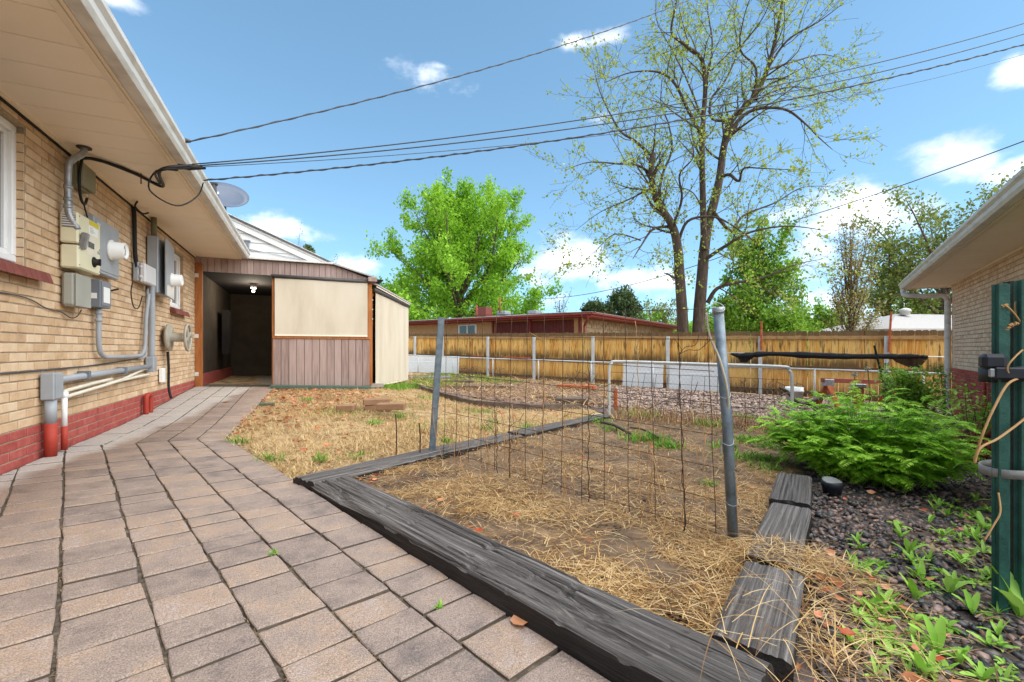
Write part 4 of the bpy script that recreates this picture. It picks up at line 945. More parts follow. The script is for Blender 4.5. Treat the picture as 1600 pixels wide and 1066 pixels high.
MB().lathe(hipt-N*.03, N, [(-.03, .012), (0, .02), (.03, .012)], 8).build('cable_clamp', 'dark_metal', None, True, label='small wire clamp on the upper gutter edge', cat='cable clamp')
# ------------------------------------------------------------------ neighbouring brick house on the far side
RC = G(1487, 650); RD = Vector((-.578, -.816, 0)); RN = Vector((-.816, .578, 0))     # from the corner towards us / out of the wall
RC.z = 0; RZ0 = -.50
def RP(s, z, d=0.0): return Vector((RC.x, RC.y, 0)) + RD*s + RN*d + Z*z
rsof = onplane(1484, 446, RP(0, 0), RN).z; rred = onplane(1487, 576, RP(0, 0), RN).z
rh = thing('brick_house', RP(0, RZ0), 'neighbouring pale brick house with tall red base and white downpipe', 'house')
MBq = MB(); MBq.prism([RP(0, RZ0-.2, -.012), RP(9, RZ0-.2, -.012), RP(9, rsof+.1, -.012), RP(0, rsof+.1, -.012)], RN*-.2)
rw = MBq.build('wall', 'mortar', rh)
MB().prism([RP(0, RZ0-.2, -.005), RP(0, RZ0-.2, -6), RP(0, rsof+.1, -6), RP(0, rsof+.1, -.005)], RD*.15).build('end_wall', 'brick_grey', rh)
rb = []; nrow = int((rsof-RZ0)/CH)+1
for r in range(nrow):
    z = RZ0 + (r+.5)*CH; s = 0 if r % 2 else -BL/2
    while s < 7.5:
        a, b = max(0, s), min(7.5, s+BL)
        if b-a > .03: rb.append(((a+b)/2, z, b-a-JT, z < rred))
        s += BL
rb.sort(key=lambda b: (abs(b[0]-4.2)))
MR = frame(-RD, RN, Z, (0, 0, 0))
bm_cache2 = {}
for (s, z, L, red) in rb[:0]: pass
rr = {True: MB(), False: MB()}
for (s, z, L, red) in rb:
    c = .004; h = (CH-JT)/2; q = R.uniform(-.002, .001)
    v = [RP(s-i*L/2, z+j*h, dq) for dq, kx, kz in ((-.04, 0, 0), (q-c, 0, 0)) for (i, j) in ((-1, -1), (1, -1), (1, 1), (-1, 1))] + [RP(s-i*(L/2-c), z+j*(h-c), q) for (i, j) in ((-1, -1), (1, -1), (1, 1), (-1, 1))]
    rr[red].add(v, [(0, 1, 5, 4), (1, 2, 6, 5), (2, 3, 7, 6), (3, 0, 4, 7), (4, 5, 9, 8), (5, 6, 10, 9), (6, 7, 11, 10), (7, 4, 8, 11), (8, 9, 10, 11)])
rr[False].build('brick_courses', 'brick_grey', rw, kind='stuff'); rr[True].build('painted_brick_courses', 'brick_red_paint', rw, kind='stuff')
OV = .62
MB().prism([RP(-.25, rsof+.014, OV), RP(9, rsof+.014, OV), RP(9, rsof+.014, -.1), RP(-.25, rsof+.014, -.1)], Z*.02)
rs = MB().prism([RP(-.25, rsof+.014, OV), RP(9, rsof+.014, OV), RP(9, rsof+.014, -.1), RP(-.25, rsof+.014, -.1)], Z*.02).build('soffit', 'trim_beige', rh)
pm2 = MB().obox((0, 0, 0), Vector((.150, 0, 0)), Vector((0, OV/2-.012, 0)), Vector((0, 0, .005)), .003)
pme2 = bpy.data.meshes.new('soffit_panel'); pme2.from_pydata(pm2.v, [], pm2.f); pme2.materials.append(MATS['soffit'])
s = -.25
while s < 8.5:
    M = MR.copy(); M.translation = RP(s+.1525, rsof+.006, OV/2); inst('soffit_panel', pme2, M, rs); s += .305
MB().prism([RP(-.27, rsof-.03, OV+.002), RP(9, rsof-.03, OV+.002), RP(9, rsof+.12, OV+.002), RP(-.27, rsof+.12, OV+.002)], RN*.02).build('fascia', 'trim_beige', rh)
MB().prism([RP(-.25, rsof-.02, OV-.03), RP(9, rsof-.02, OV-.03), RP(9, rsof+.012, OV-.03), RP(-.25, rsof+.012, OV-.03)], RN*.028).build('soffit_edge_trim', 'trim_beige', rh)
MB().prism([RP(-.25, rsof-.03, 0.002), RP(9, rsof-.03, 0.002), RP(9, rsof+.0, 0.002), RP(-.25, rsof+.0, 0.002)], RN*.02).build('frieze_trim', 'trim_beige', rh)
MB().prism([RP(-.3, rsof+z, OV-.778+.025+d) for d, z in gp], RD*9.3).build('gutter', 'gutter_white', rh)
MB().prism([RP(-.3, rsof+z, OV-.778+.02+d) for d, z in [(.80, .115), (.80, .14), (-3.5, 1.5), (-3.5, 1.47)]], RD*9.3).build('roof', 'shingle', rh)
MB().prism([RP(-.27, rsof-.03, OV), RP(-.27, rsof-.03, -4), RP(-.27, rsof+1.4, -4), RP(-.27, rsof+.12, OV)], RD*.02).build('rake_board', 'trim_beige', rh)
dp = [RP(-.16, rsof-.02, OV+.07), RP(-.16, rsof-.10, OV+.07), RP(-.12, rsof-.16, OV+.02), RP(-.05, rsof-.20, OV-.30), RP(.0, rsof-.22, .12), RP(.02, rsof-.30, .06), RP(.02, rsof-.45, .06), RP(.02, 0, .06), RP(.02, RZ0+.10, .06)]
MB().tube(spl(dp, 4), .048, 8).build('downpipe', 'gutter_white', rh, True)
# tall thin pipe at the red base
tpz = onplane(1538, 572, RP(0, 0, .05), RN); MB().tube([tpz, Vector((tpz.x, tpz.y, RZ0))], .022, 8).build('standpipe', 'red_paint', None, True, label='red painted standpipe against the red base', cat='pipe')

# ------------------------------------------------------------------ picket fence across the back
FA = Vector((10.7, 11.0, 0)); FD = Vector((-.821, .571, 0)).normalized(); FN = Vector((-.571, -.821, 0)).normalized()   # FN faces us
def FP(s, z, d=0.0):
    p = FA + FD*s + FN*d; return Vector((p.x, p.y, float(gz(p.x, p.y)) - .02 + z))
fence = thing('wooden_fence', FP(8, 0), 'long yellow cedar picket fence with dark weathered tops', 'fence')
FH = 1.86; bwid = .142
pk = MB(); hw = bwid/2-.003
pk.prism([(-hw, 0, 0), (hw, 0, 0), (hw, 0, FH-.03), (hw-.025, 0, FH), (-hw+.025, 0, FH), (-hw, 0, FH-.03)], (0, .018, 0))
pkm = bpy.data.meshes.new('picket'); pkm.from_pydata(pk.v, [], pk.f); pkm.materials.append(MATS['fence_board'])
FM = frame(-FD, -FN, Z, (0, 0, 0)); s = -5.0; k = 0
while s < 23:
    M = FM.copy() @ Matrix.Rotation(R.uniform(-.006, .006), 4, 'Y'); M.translation = FP(s, R.uniform(-.012, .012), R.uniform(-.003, .003)); inst('picket', pkm, M, fence); s += bwid
def frail(z, h, m, d0=.006, d1=.044, name='rail', step=2.44):
    s = -5.0
    while s < 22.9:
        e = min(s+step-.006, 23); MB().prism([FP(s, z, d0), FP(e, z, d0), FP(e, z+h, d0), FP(s, z+h, d0)], FN*(d1-d0)).build(name, m, fence); s += step
frail(1.63, .09, 'fence_rail'); frail(.80, .075, 'rail_stained'); frail(.10, .075, 'rail_stained')
def fs(px):     # distance along the fence of a picture column
    r = Vector(((px-800)/FPX, 1, 0)); a = FA + FN*.06
    A = np.array([[r.x, -FD.x], [r.y, -FD.y]]); return float(np.linalg.solve(A, [a.x, a.y])[1])
for px in (649, 692, 763, 835, 927, 1044, 1188, 1385, 1560):
    s = fs(px); m = MB(); 
    for sg in (-1, 1): m.obox((FP(s, .0, .085)+FP(s, 1.70, .085))/2 + FD*.04*sg, FD*.006, FN*.04, Z*.86)
    m.obox((FP(s, .0, .05)+FP(s, 1.70, .05))/2, FD*.046, FN*.004, Z*.862); m.obox((FP(s, .0, .12)+FP(s, 1.70, .12))/2, FD*.046, FN*.004, Z*.858)
    m.build('post', 'post_zinc', fence)
for px, h, tilt in ((1190, .42, .0), (1388, .62, .05)):
    s = fs(px); MB().tube([FP(s, 1.3, .15), FP(s, 1.72+h, .15)+FD*-tilt], [.035, .030], 4).build('stake', 'rust_orange', None, label='thin rusty orange stake sticking up above the fence ' + ('behind the black net' if px < 1300 else 'beside the far grey roof'), cat='stake', group='rusty stakes above the fence')
# low wire-mesh fence in front of it
cl = thing('chain_link_fence', FP(6, 0, .75), 'low galvanised chain link fence before the wooden fence', 'fence')
def CP(s, z): return FP(s, z, .75)
CHH = .80
pts = [CP(s, CHH) for s in np.linspace(-2.5, 19, 24)]
MB().tube(pts, .022, 8).build('top_rail', 'post_zinc', cl, True)
for s in np.arange(-1.6, 19, 2.15): MB().tube([CP(s, 0), CP(s, CHH+.02)], .024, 8).build('post', 'post_zinc', cl, True)
wm = MB(); sp_ = .13
for s in np.arange(-2.4, 18, sp_):
    for sg in (1, -1):
        a, b = CP(s, .02), CP(s+sg*CHH*.75, CHH-.01); wm.tube([a, b], .0016, 3, False)
wm.build('wire_mesh', 'galvanised', cl, kind='stuff')
# white ribbed panels leaning behind it
def panel(px0, px1, off, label):
    s0_, s1_ = fs(px0), fs(px1); s0_, s1_ = min(s0_, s1_), max(s0_, s1_); o = thing('white_panel', FP((s0_+s1_)/2, .0, off), label, 'panel', 'white ribbed panels leaning on the fence')
    n = 6; zz0 = .03; hh = (.80-.03)/n
    for i in range(n):
        lean = .02*i
        MB().obox(FP((s0_+s1_)/2, zz0+hh*(i+.5), off-lean), FD*((s1_-s0_)/2), FN*.009, (Z*hh*.47 - FN*.0), .005).build('slat', 'panel_white', o)
    MB().obox(FP((s0_+s1_)/2, .42, off-.07), FD*((s1_-s0_)/2-.005), FN*.004, Z*.37).build('backing', 'panel_white', o)
panel(640, 728, .60, 'long white ribbed panel leaning beside the far roller shade')
panel(982, 1043, .62, 'narrower white ribbed panel behind the bent pipe frame')
panel(1053, 1128, .62, 'white ribbed panel just beside the tall trellis post')
# orange planks on the rail
for (a, b) in ((738, 757), (788, 830)):
    s0_, s1_ = fs(a), fs(b); MB().obox(FP((s0_+s1_)/2, .86, .10), FD*abs(s1_-s0_)/2, FN*.03, Z*.035).build('orange_board', 'rust_orange', None, label=('short' if a < 760 else 'longer') + ' red-orange board resting on the fence rail', cat='board', group='red-orange boards on the fence rail')
# black shade net bundled on a pole
nt_ = thing('shade_net', FP(fs(1280), 1.0, .5), 'long black shade net bundled along a pole before the fence', 'shade net')
def NPt(px, py): return onplane(px, py, FP(0, 0, .80), FN)
MB().tube([NPt(1120, 551), NPt(1300, 554), NPt(1485, 558)], .012, 8).build('pole', 'post_zinc', nt_, True)
pts = [NPt(1142, 553), NPt(1160, 556), NPt(1200, 553), NPt(1260, 555), NPt(1320, 557), NPt(1395, 557), NPt(1430, 557), NPt(1450, 558)]
MB().tube(spl(pts, 6), [(.03+.045*min(1, i/6)*min(1, (42-i)/14))*(1+.25*R.uniform(-1, 1)) for i in range(43)], 8).build('net_roll', 'net_black', nt_)
tri = [NPt(1388, 557), NPt(1400, 566), NPt(1420, 574), NPt(1433, 578), NPt(1443, 568), NPt(1452, 557)]
MB().prism(tri, FN*.006).build('hanging_corner', 'net_sheer', nt_)
MB().prism([NPt(1150, 555), NPt(1157, 566), NPt(1166, 567), NPt(1180, 557)], FN*.006).build('hanging_end', 'net_sheer', nt_)

# ------------------------------------------------------------------ house behind the fence
NA = Vector((3.2, 18.9, 0)); ND = FD.copy(); NB = Vector((.571, .821, 0)).normalized()      # corner, along the fence, away from us
EZ = CAMZ + 52/FPX*18.2; GZN = -.45
nh = thing('ranch_house', NA + Z*GZN, 'low ranch house with red fascia and grey roof behind the fence', 'house')
def NP(a, b, z): return NA + ND*a + NB*b + Z*z
MB().prism([NP(.55, .55, GZN), NP(14, .55, GZN), NP(14, .55, EZ), NP(.55, .55, EZ)], NB*.2).build('wall', 'house_brick', nh)
MB().prism([NP(.55, .76, GZN), NP(.55, 15, GZN), NP(.55, 15, EZ), NP(.55, .76, EZ)], ND*.2).build('stone_end_wall', 'house_stone', nh)
for j in range(5):
    for i in range(26):
        MB().obox(NP(.545, 1.0+i*.52+(j % 2)*.26, EZ-.12-j*.2), NB*.245, ND*.02, Z*.088, .02).build('stone', 'house_stone', nh) if i < 14 else None
# red board siding between
for i in range(30):
    a = 1.0 + i*.145
    MB().obox(NP(a, .535, (EZ+GZN+.2)/2), ND*.064, NB*.012, Z*((EZ-GZN-.3)/2)).build('red_board', 'house_red_siding', nh)
for a in (.62, 3.2, 5.4): MB().obox(NP(a, .50, (EZ+GZN)/2), ND*.05, NB*.05, Z*((EZ-GZN)/2)).build('red_post', 'house_red', nh)
wn = MB().obox(NP(7.1, .53, EZ-.42), ND*.62, NB*.03, Z*.33).build('window', 'white_vinyl', nh)
for k in (-1, 1): MB().obox(NP(7.1+k*.28, .515, EZ-.42), ND*.24, NB*.02, Z*.27).build('pane', 'glass_dark', wn)
wn = MB().obox(NP(12.4, .53, EZ-.42), ND*.62, NB*.03, Z*.33).build('window', 'white_vinyl', nh)
for k in (-1, 1): MB().obox(NP(12.4+k*.28, .515, EZ-.42), ND*.24, NB*.02, Z*.27).build('pane', 'glass_dark', wn)
MB().prism([NP(-.2, -.15, EZ), NP(16, -.15, EZ), NP(16, -.15, EZ+.18), NP(-.2, -.15, EZ+.18)], NB*.04).build('fascia', 'house_red', nh)
MB().prism([NP(-.2, -.108, EZ), NP(-.2, 16, EZ), NP(-.2, 16, EZ+.18), NP(-.2, -.108, EZ+.18)], ND*.04).build('fascia', 'house_red', nh)
MB().prism([NP(-.15, -.10, EZ+.01), NP(16, -.10, EZ+.01), NP(16, 16, EZ+.01), NP(-.15, 16, EZ+.01)], Z*.02).build('soffit', 'house_red', nh)
MB().tube([NP(-.26, -.2, EZ+.12), NP(16, -.2, EZ+.12)], .05, 8).build('gutter', 'house_red', nh, True)
MB().tube([NP(-.26, -.2, EZ+.12), NP(-.26, 16, EZ+.12)], .05, 8).build('gutter', 'house_red', nh, True)
MB().tube(spl([NP(-.1, -.2, EZ+.05), NP(.0, -.05, EZ-.15), NP(.35, .45, EZ-.3), NP(.4, .48, EZ-.6), NP(.4, .48, GZN)], 4), .05, 8).build('downpipe', 'house_red', nh, True)
RZ = EZ+.19; rt = .8
ro = MB(); ro.add([NP(-.3, -.25, RZ), NP(16.2, -.25, RZ), NP(16.2, 16.2, RZ), NP(-.3, 16.2, RZ), NP(7.5, 7.8, RZ+rt), NP(8.6, 8.2, RZ+rt), NP(-.3, -.25, RZ-.02), NP(16.2, -.25, RZ-.02), NP(16.2, 16.2, RZ-.02), NP(-.3, 16.2, RZ-.02)],
       [(0, 1, 5, 4), (1, 2, 5), (2, 3, 4, 5), (3, 0, 4), (0, 6, 7, 1), (1, 7, 8, 2), (2, 8, 9, 3), (3, 9, 6, 0), (9, 8, 7, 6)])
nroof = ro.build('roof', 'shingle_grey', nh)
ch = MB().obox(P(756, 490, 25.5), ND*.38, NB*.3, Z*.34).build('chimney', 'brick_sill', nroof)
for (px, py, w) in ((787, 490, .32), (835, 489, .30)):
    c = P(px, py, 26); MB().obox(c, ND*w, NB*.3, Z*.12, .03).build('roof_vent', 'grey_paint', nroof)
for (px, py) in ((745, 484), (781, 472)):
    c = P(px, py, 25); MB().tube([c-Z*.6, c+Z*.25], .05, 6).build('vent_pipe', 'rust_red', nroof, True)
# pale hip roof of another house further off
hb_ = P(1420, 516, 27); fh = thing('far_house', Vector((hb_.x, hb_.y, -.6)), 'pale grey hip roofed house beyond the fence corner', 'house')
apx = P(1412, 490, 27)
def hp(dx, dy, z): return Vector((apx.x+dx, apx.y+dy, z))
ez2 = P(0, 517, 27).z
MB().add([hp(-3.4, -3.0, ez2), hp(6.5, -3.2, ez2), hp(6.5, 4, ez2), hp(-3.4, 4, ez2), hp(-.2, .3, apx.z), hp(3.0, .3, apx.z-.05), hp(-3.4, -3, ez2-.12), hp(6.5, -3.2, ez2-.12), hp(6.5, 4, ez2-.12), hp(-3.4, 4, ez2-.12)],
        [(0, 1, 5, 4), (1, 2, 5), (2, 3, 4, 5), (3, 0, 4), (0, 6, 7, 1), (1, 7, 8, 2), (2, 8, 9, 3), (3, 9, 6, 0), (6, 9, 8, 7)]).build('roof', 'shingle_light', fh)
MB().prism([hp(-3, -2.7, -.6), hp(6, -2.7, -.6), hp(6, 3.5, -.6), hp(-3, 3.5, -.6)], Z*(ez2-.13+.6)).build('wall', 'house_brick', fh)
MB().lathe(hp(-.1, -.2, apx.z-.1), Z, [(0, .25), (.2, .25), (.2, .32), (.34, .26), (.42, .05)], 12).build('roof_vent', 'gutter_white', fh, True)
# ------------------------------------------------------------------ sleepers edging the bed
def tie(p, q, w, h, m, label, crack=1.0, seed=0, bend=0.0, res=.014, nt_=30):
    """A weathered railway sleeper from p to q (centre of its top), split and eroded along the grain."""
    p, q = Vector(p), Vector(q); L = (q-p).length; n = int(L/res); ring = []
    ns_ = 6; r = .018
    for i in range(nt_+1): ring.append((-w/2 + w*i/nt_, 0.0))
    for i in range(1, ns_+1): ring.append((w/2, -h*i/ns_))
    for i in range(1, 5): ring.append((w/2 - w*i/4, -h))
    for i in range(1, ns_): ring.append((-w/2, -h + h*i/ns_))
    ring = np.array(ring); k = len(ring)
    x = np.linspace(0, L, n+1)[:, None]; y = ring[:, 0][None, :]; z = ring[:, 1][None, :]
    X = np.broadcast_to(x, (n+1, k)).copy(); Y = np.broadcast_to(y, (n+1, k)).copy(); Zc = np.broadcast_to(z, (n+1, k)).copy()
    edge = np.clip((np.abs(Y) - (w/2-.02))/.02, 0, 1); topm = (Zc > -.03)
    Zc -= edge**2*.012*topm
    wv = (fbm(X*1.3+seed, Y*3+seed, seed, 3)-.45)*.014
    gr = fbm(X*1.6+seed*3, (Y+wv)*55, seed+.5, 3) - .45
    ck = vnoise(X*.9+seed*5, (Y+wv*1.5)*26, seed+2.5); ck2 = vnoise(X*2.2+seed, (Y+wv)*44, seed+7.5)
    cr1 = np.clip(1-np.abs(vnoise(X*.7+seed*2, (Y+wv*1.2)*13+seed, seed+3.5)-.5)/.035, 0, 1); cr2 = np.clip(1-np.abs(vnoise(X*1.3+seed, (Y+wv)*24, seed+5.5)-.5)/.045, 0, 1)*(vnoise(X*1.1, Y*6, seed+6.)>.45)
    depth = -cr1*.026*crack - cr2*.014*crack - np.clip((ck-.66)/.2, 0, 1)*.026*crack - np.clip((ck2-.72)/.2, 0, 1)*.012*crack
    hole = vnoise(X*13+seed, Y*22, seed+9.); depth -= np.clip((hole-.84)/.1, 0, 1)*.012*crack
    Zc += topm*(gr*.016*crack + depth + (fbm(X*2.4, Y*2, seed, 2)-.4)*.022*crack)
    side = ~topm & (Zc > -h+.002)
    Y += np.sign(Y)*side*((fbm(X*2, Zc*50, seed+4, 3)-.45)*.016)
    Y += (fbm(x*1.1+seed, 0*x, seed, 2)-.4)*.018*crack + bend*(x/L)*(1-x/L)*4
    e = np.minimum(X, L-X); X += np.where(e < .05, (fbm(Y*20, Zc*20, seed, 2)-.45)*.03*np.where(X < L/2, -1, 1), 0)
    V = np.stack([X, Y, Zc], -1).reshape(-1, 3); I = np.arange((n+1)*k).reshape(n+1, k)
    F = np.stack([I[:-1], np.roll(I, -1, 1)[:-1], np.roll(I, -1, 1)[1:], I[1:]], -1).reshape(-1, 4).tolist()
    F += [list(I[0]), list(I[-1][::-1])]
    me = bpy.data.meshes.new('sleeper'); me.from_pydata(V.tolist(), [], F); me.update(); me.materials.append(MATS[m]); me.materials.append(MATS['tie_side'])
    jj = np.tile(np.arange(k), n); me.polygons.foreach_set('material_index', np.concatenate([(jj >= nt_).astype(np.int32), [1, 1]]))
    d = (q-p).normalized(); sy = Z.cross(d).normalized(); up = d.cross(sy)
    o = inst('sleeper', me, frame(d, sy, up, p)); tag(o, label, 'sleeper', 'weathered sleepers edging the garden bed'); return o
def AB(a, b, h): q = PA*a + PB*b; return gv(q.x, q.y, h)
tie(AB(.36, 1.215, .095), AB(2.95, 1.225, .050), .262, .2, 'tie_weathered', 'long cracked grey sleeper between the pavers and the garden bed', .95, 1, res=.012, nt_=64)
SD, SNn = Vector((.56, .83)).normalized(), Vector((.83, -.56)).normalized()
def SQ(s, n, h): q = SD*s + SNn*n; return gv(q.x, q.y, h)
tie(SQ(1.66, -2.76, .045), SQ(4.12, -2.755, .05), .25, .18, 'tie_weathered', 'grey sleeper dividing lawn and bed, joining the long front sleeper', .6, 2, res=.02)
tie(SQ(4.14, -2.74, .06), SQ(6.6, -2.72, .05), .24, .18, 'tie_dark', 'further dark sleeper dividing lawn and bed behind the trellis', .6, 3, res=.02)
RDr, RNr = Vector((.576, .818)).normalized(), Vector((.818, -.576)).normalized()
def RQ(s, n, h): q = RDr*s + RNr*n; return gv(q.x, q.y, h)
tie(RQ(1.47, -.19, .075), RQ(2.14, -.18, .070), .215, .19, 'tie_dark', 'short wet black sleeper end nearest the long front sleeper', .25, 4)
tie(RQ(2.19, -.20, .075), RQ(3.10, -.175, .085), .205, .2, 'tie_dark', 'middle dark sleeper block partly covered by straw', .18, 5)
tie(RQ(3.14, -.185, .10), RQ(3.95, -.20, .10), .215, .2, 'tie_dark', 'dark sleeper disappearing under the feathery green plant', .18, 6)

# ------------------------------------------------------------------ wire trellis in the bed
bl, br_ = G(675, 712), G(1147, 845); tl, tr = P(690, 496, 3.85), P(1122, 482, 2.25)
tre = thing('wire_trellis', (bl+br_)/2, 'rusty square wire trellis between two leaning steel posts', 'trellis')
dv = (tl-bl).normalized(); lp_ = MB(); sx = Vector((.9, .3, 0)).normalized(); sy_ = dv.cross(sx).normalized(); sx = sy_.cross(dv)
c = (bl-dv*.1+tl)/2; hl = (tl-bl).length/2+.05
lp_.obox(c, sx*.026, sy_*.003, dv*hl); lp_.obox(c-sx*.0245+sy_*.013, sx*.0025, sy_*.012, dv*hl); lp_.obox(c+sx*.0245+sy_*.013, sx*.0025, sy_*.012, dv*hl)
lp_.build('post', 'steel_post', tre)
MB().tube([br_-Z*.1, br_.lerp(tr, .5)+Vector((.006, 0, 0)), tr], .0255, 14).build('post', 'steel_post', tre, True)
MB().lathe(tr, (tr-br_), [(-.025, .026), (-.024, .0285), (.005, .0285), (.006, .024)], 14).build('post_cap', 'galvanised', tre, True)
for u in (.16, .42, .62, .985):
    q = br_.lerp(tr, u); MB().tube([q+Vector((math.cos(a)*.029, math.sin(a)*.029, a*.004+.02*math.sin(a))) for a in np.linspace(0, 8.5, 22)], .0022, 4).build('tie_wire', 'galvanised', tre, True)
TLm, TRm, BLm, BRm = tl+Vector((.03, 0, .01)), tr+Vector((-.02, .02, -.0)), G(690, 712, .03), G(1128, 850, .03)
wires = MB(); NVW, NHW = 15, 8
def mpt(u, v): return BLm.lerp(BRm, u).lerp(TLm.lerp(TRm, u), v) + Vector((.4, .6, 0))*(.012*math.sin(u*9+v*3))
for i in range(NVW):
    u = (i+.15)/(NVW-.7); v0 = -.02 + R.uniform(0, .06)
    wires = MB().tube([mpt(u+R.uniform(-.002, .002), v0+(1.0-v0)*k/8) for k in range(9)], .0021, 5); wires.build('upright_wire', 'rust_wire', tre, True)
for j in range(NHW):
    v = 1 - j*.1375
    MB().tube([mpt(u, v)+Vector((0, .003, 0)) for u in np.linspace(0, 1, 16)], .0019, 5).build('cross_wire', 'rust_wire', tre, True)
# dead vines on it
for i, (u, h) in enumerate(((.50, .86), (.66, .80), (.81, .95), (.92, .9), (.97, .6), (.36, .45), (.58, .5), (.30, .4))):
    pts = []; ph = R.random()*6
    for k in range(26):
        v = h*k/25; pts.append(mpt(u+.002*math.sin(k*.7+ph), v) + Vector((.005*math.sin(k*1.9+ph), .005*math.cos(k*1.9+ph), 0)))
    m = MB(); m.tube(pts, [.0034*(1-.5*k/25) for k in range(26)], 5)
    for b in range(6):
        k = R.randrange(4, 25); a = pts[k]; dv2 = Vector((R.uniform(-1, 1), R.uniform(-1, 1), R.uniform(-.2, 1))).normalized()
        m.tube(spl([a, a+dv2*.05, a+dv2*.09+Vector((R.uniform(-.03, .03), 0, -.02)), a+dv2*.12+Vector((R.uniform(-.06, .06), R.uniform(-.04, .04), .02))], 3), .0016, 4)
    m.build('dead_vine', 'vine' if i % 2 == 0 else 'rust_wire', None, True, label='dry dead vine on the wire trellis, ' + {.30: 'first', .36: 'second', .50: 'third', .58: 'fourth', .66: 'fifth', .81: 'sixth', .92: 'seventh', .97: 'eighth'}[u] + ' from the flat steel post', cat='vine', group='dry vines on the trellis')
for i in range(46):
    u = R.random(); b = BLm.lerp(BRm, u) + Vector((R.gauss(.05, .16), R.gauss(.10, .22), -.03)); b.z = float(gz(b.x, b.y)); h = R.uniform(.12, .5)
    m = dst if i else MB()
    if i == 0: dst = m
    top = b + Vector((R.gauss(0, .06), R.gauss(0, .06), h)); m.tube(spl([b, b.lerp(top, .5)+Vector((R.gauss(0, .02), R.gauss(0, .02), 0)), top, top+Vector((R.gauss(0, .05), R.gauss(0, .05), R.uniform(-.06, .04)))], 3), .0022, 4, False)
dst.build('dead_stems', 'vine', None, False, 'stuff', 'brown dead stems standing along the wire trellis')
# rope hanging down the right post
MB().tube(spl([tr+Vector((-.05, .02, -.02)), tr+Vector((-.035, .02, -.13)), tr+Vector((.0, -.02, -.26)), tr+Vector((.03, -.03, -.40)), tr+Vector((.05, .0, -.52)), tr+Vector((.035, .03, -.66)), tr+Vector((.03, .03, -.74))], 6), .006, 6).build('rope', 'rope', None, True, label='frayed pale rope draped down the thick trellis post', cat='rope')
# second trellis of bent pipe with finer mesh
hl_, hr_ = G(952, 648), G(1238, 674); ht0, ht1 = P(952, 578, hl_.y), P(1237, 590, hr_.y)
hp_ = thing('pipe_trellis', (hl_+hr_)/2, 'bent pale pipe hoop frame with wire mesh at the back of bed', 'trellis')
MB().tube(spl([hl_-Z*.1, hl_.lerp(ht0, .6), ht0, P(956, 568, hl_.y), P(968, 565, hl_.y*.995), P(1095, 569, (hl_.y+hr_.y)/2), P(1218, 573, hr_.y*1.005), P(1231, 578, hr_.y), ht1, hr_.lerp(ht1, .4), hr_-Z*.1], 5), 
    .022, 10).build('pipe', 'pipe_pale', hp_, True)
for i in range(12):
    u = .1+.9*i/12; a = hl_.lerp(hr_, u); b = P(968, 583, hl_.y).lerp(P(1230, 592, hr_.y), u); MB().tube([a, b], .0035, 4).build('upright_wire', 'rust_wire', hp_)
for j in range(5):
    a = hl_.lerp(ht0, .95-.19*j); b = hr_.lerp(ht1, .95-.19*j); MB().tube([a, b], .003, 4).build('cross_wire', 'rust_wire', hp_)
# small dry stakes
for (px, py, h) in ((619, 712, .36), (656, 716, .30), (945, 660, .0)):
    if h: b = G(px, py); MB().tube([b, b+Vector((.004, 0, h*.6)), b+Vector((-.006, 0, h))], .006, 5).build('stake', 'rust_wire', None, label=('taller' if h > .33 else 'shorter') + ' thin rusty stake beside the flat steel trellis post', cat='stake')
b = G(962, 640); MB().obox(b+Z*.16, Vector((.03, 0, 0)), Vector((0, .02, 0)), Z*.2, .004).build('stake', 'rust_orange', None, label='short rusty red stake beside the pipe frame leg', cat='stake')

# ------------------------------------------------------------------ objects further back
bp = G(1241, 633); bk = thing('bucket', bp, 'white plastic bucket standing by the fence', 'bucket')
MB().lathe(bp, Z, [(0, .001), (0, .145), (.30, .17), (.30, .182), (.33, .182), (.335, .176), (.40, .18), (.40, .172), (.10, .15), (.09, .001)], 24).build('body', 'bucket_white', bk, True)
MB().tube([bp+Vector((math.cos(a)*.19, -.05+.0*a, .33-abs(math.sin(a))*.16)) for a in np.linspace(0, math.pi, 14)], .004, 5).build('handle', 'galvanised', bk, True)
# rusty sawhorse
sa, sb = P(1284, 594, 9.6), P(1400, 598, 9.9); sw = thing('sawhorse', gv((sa.x+sb.x)/2, 9.7), 'rusty red sawhorse with orange legs by the fence', 'sawhorse')
ax_ = (sb-sa).normalized(); pr_ = Vector((-ax_.y, ax_.x, 0)).normalized()
MB().obox((sa+sb)/2, ax_*((sb-sa).length/2), pr_*.035, Z*.045, .005).build('beam', 'rust_red', sw)
for p0 in (sa+ax_*.15, sb-ax_*.15):
    MB().obox(p0-Z*.05, ax_*.12, pr_*.05, Z*.075, .01).build('bracket', 'galvanised', sw)
    for sg in (-1, 1):
        f = gv(p0.x+pr_.x*.28*sg, p0.y+pr_.y*.28*sg); c = (p0-Z*.06+f)/2; dvv = (p0-Z*.06-f); MB().obox(c, ax_*.065, pr_*.022, dvv/2, .004).build('leg', 'rust_orange', sw)
MB().obox(P(1342, 603, 9.2), ax_*.14, pr_*.05, Z*.04, .01).build('metal_bracket', 'galvanised', None, label='small galvanised bracket on an orange board behind the feathery plant', cat='bracket')
MB().obox(P(1342, 622, 9.22), ax_*.10, pr_*.03, Z*.21, .004).build('board', 'rust_orange', None, label='upright orange board under the galvanised bracket', cat='board')
MB().tube([gv(*P(1391, 640, 8.2).xy), P(1377, 585, 8.2), P(1366, 540, 8.2)], .022, 4).build('stake', 'post_green_old', None, label='dark green steel stake leaning behind the feathery plant', cat='stake')
dw = MB(); b0 = G(1262, 648)
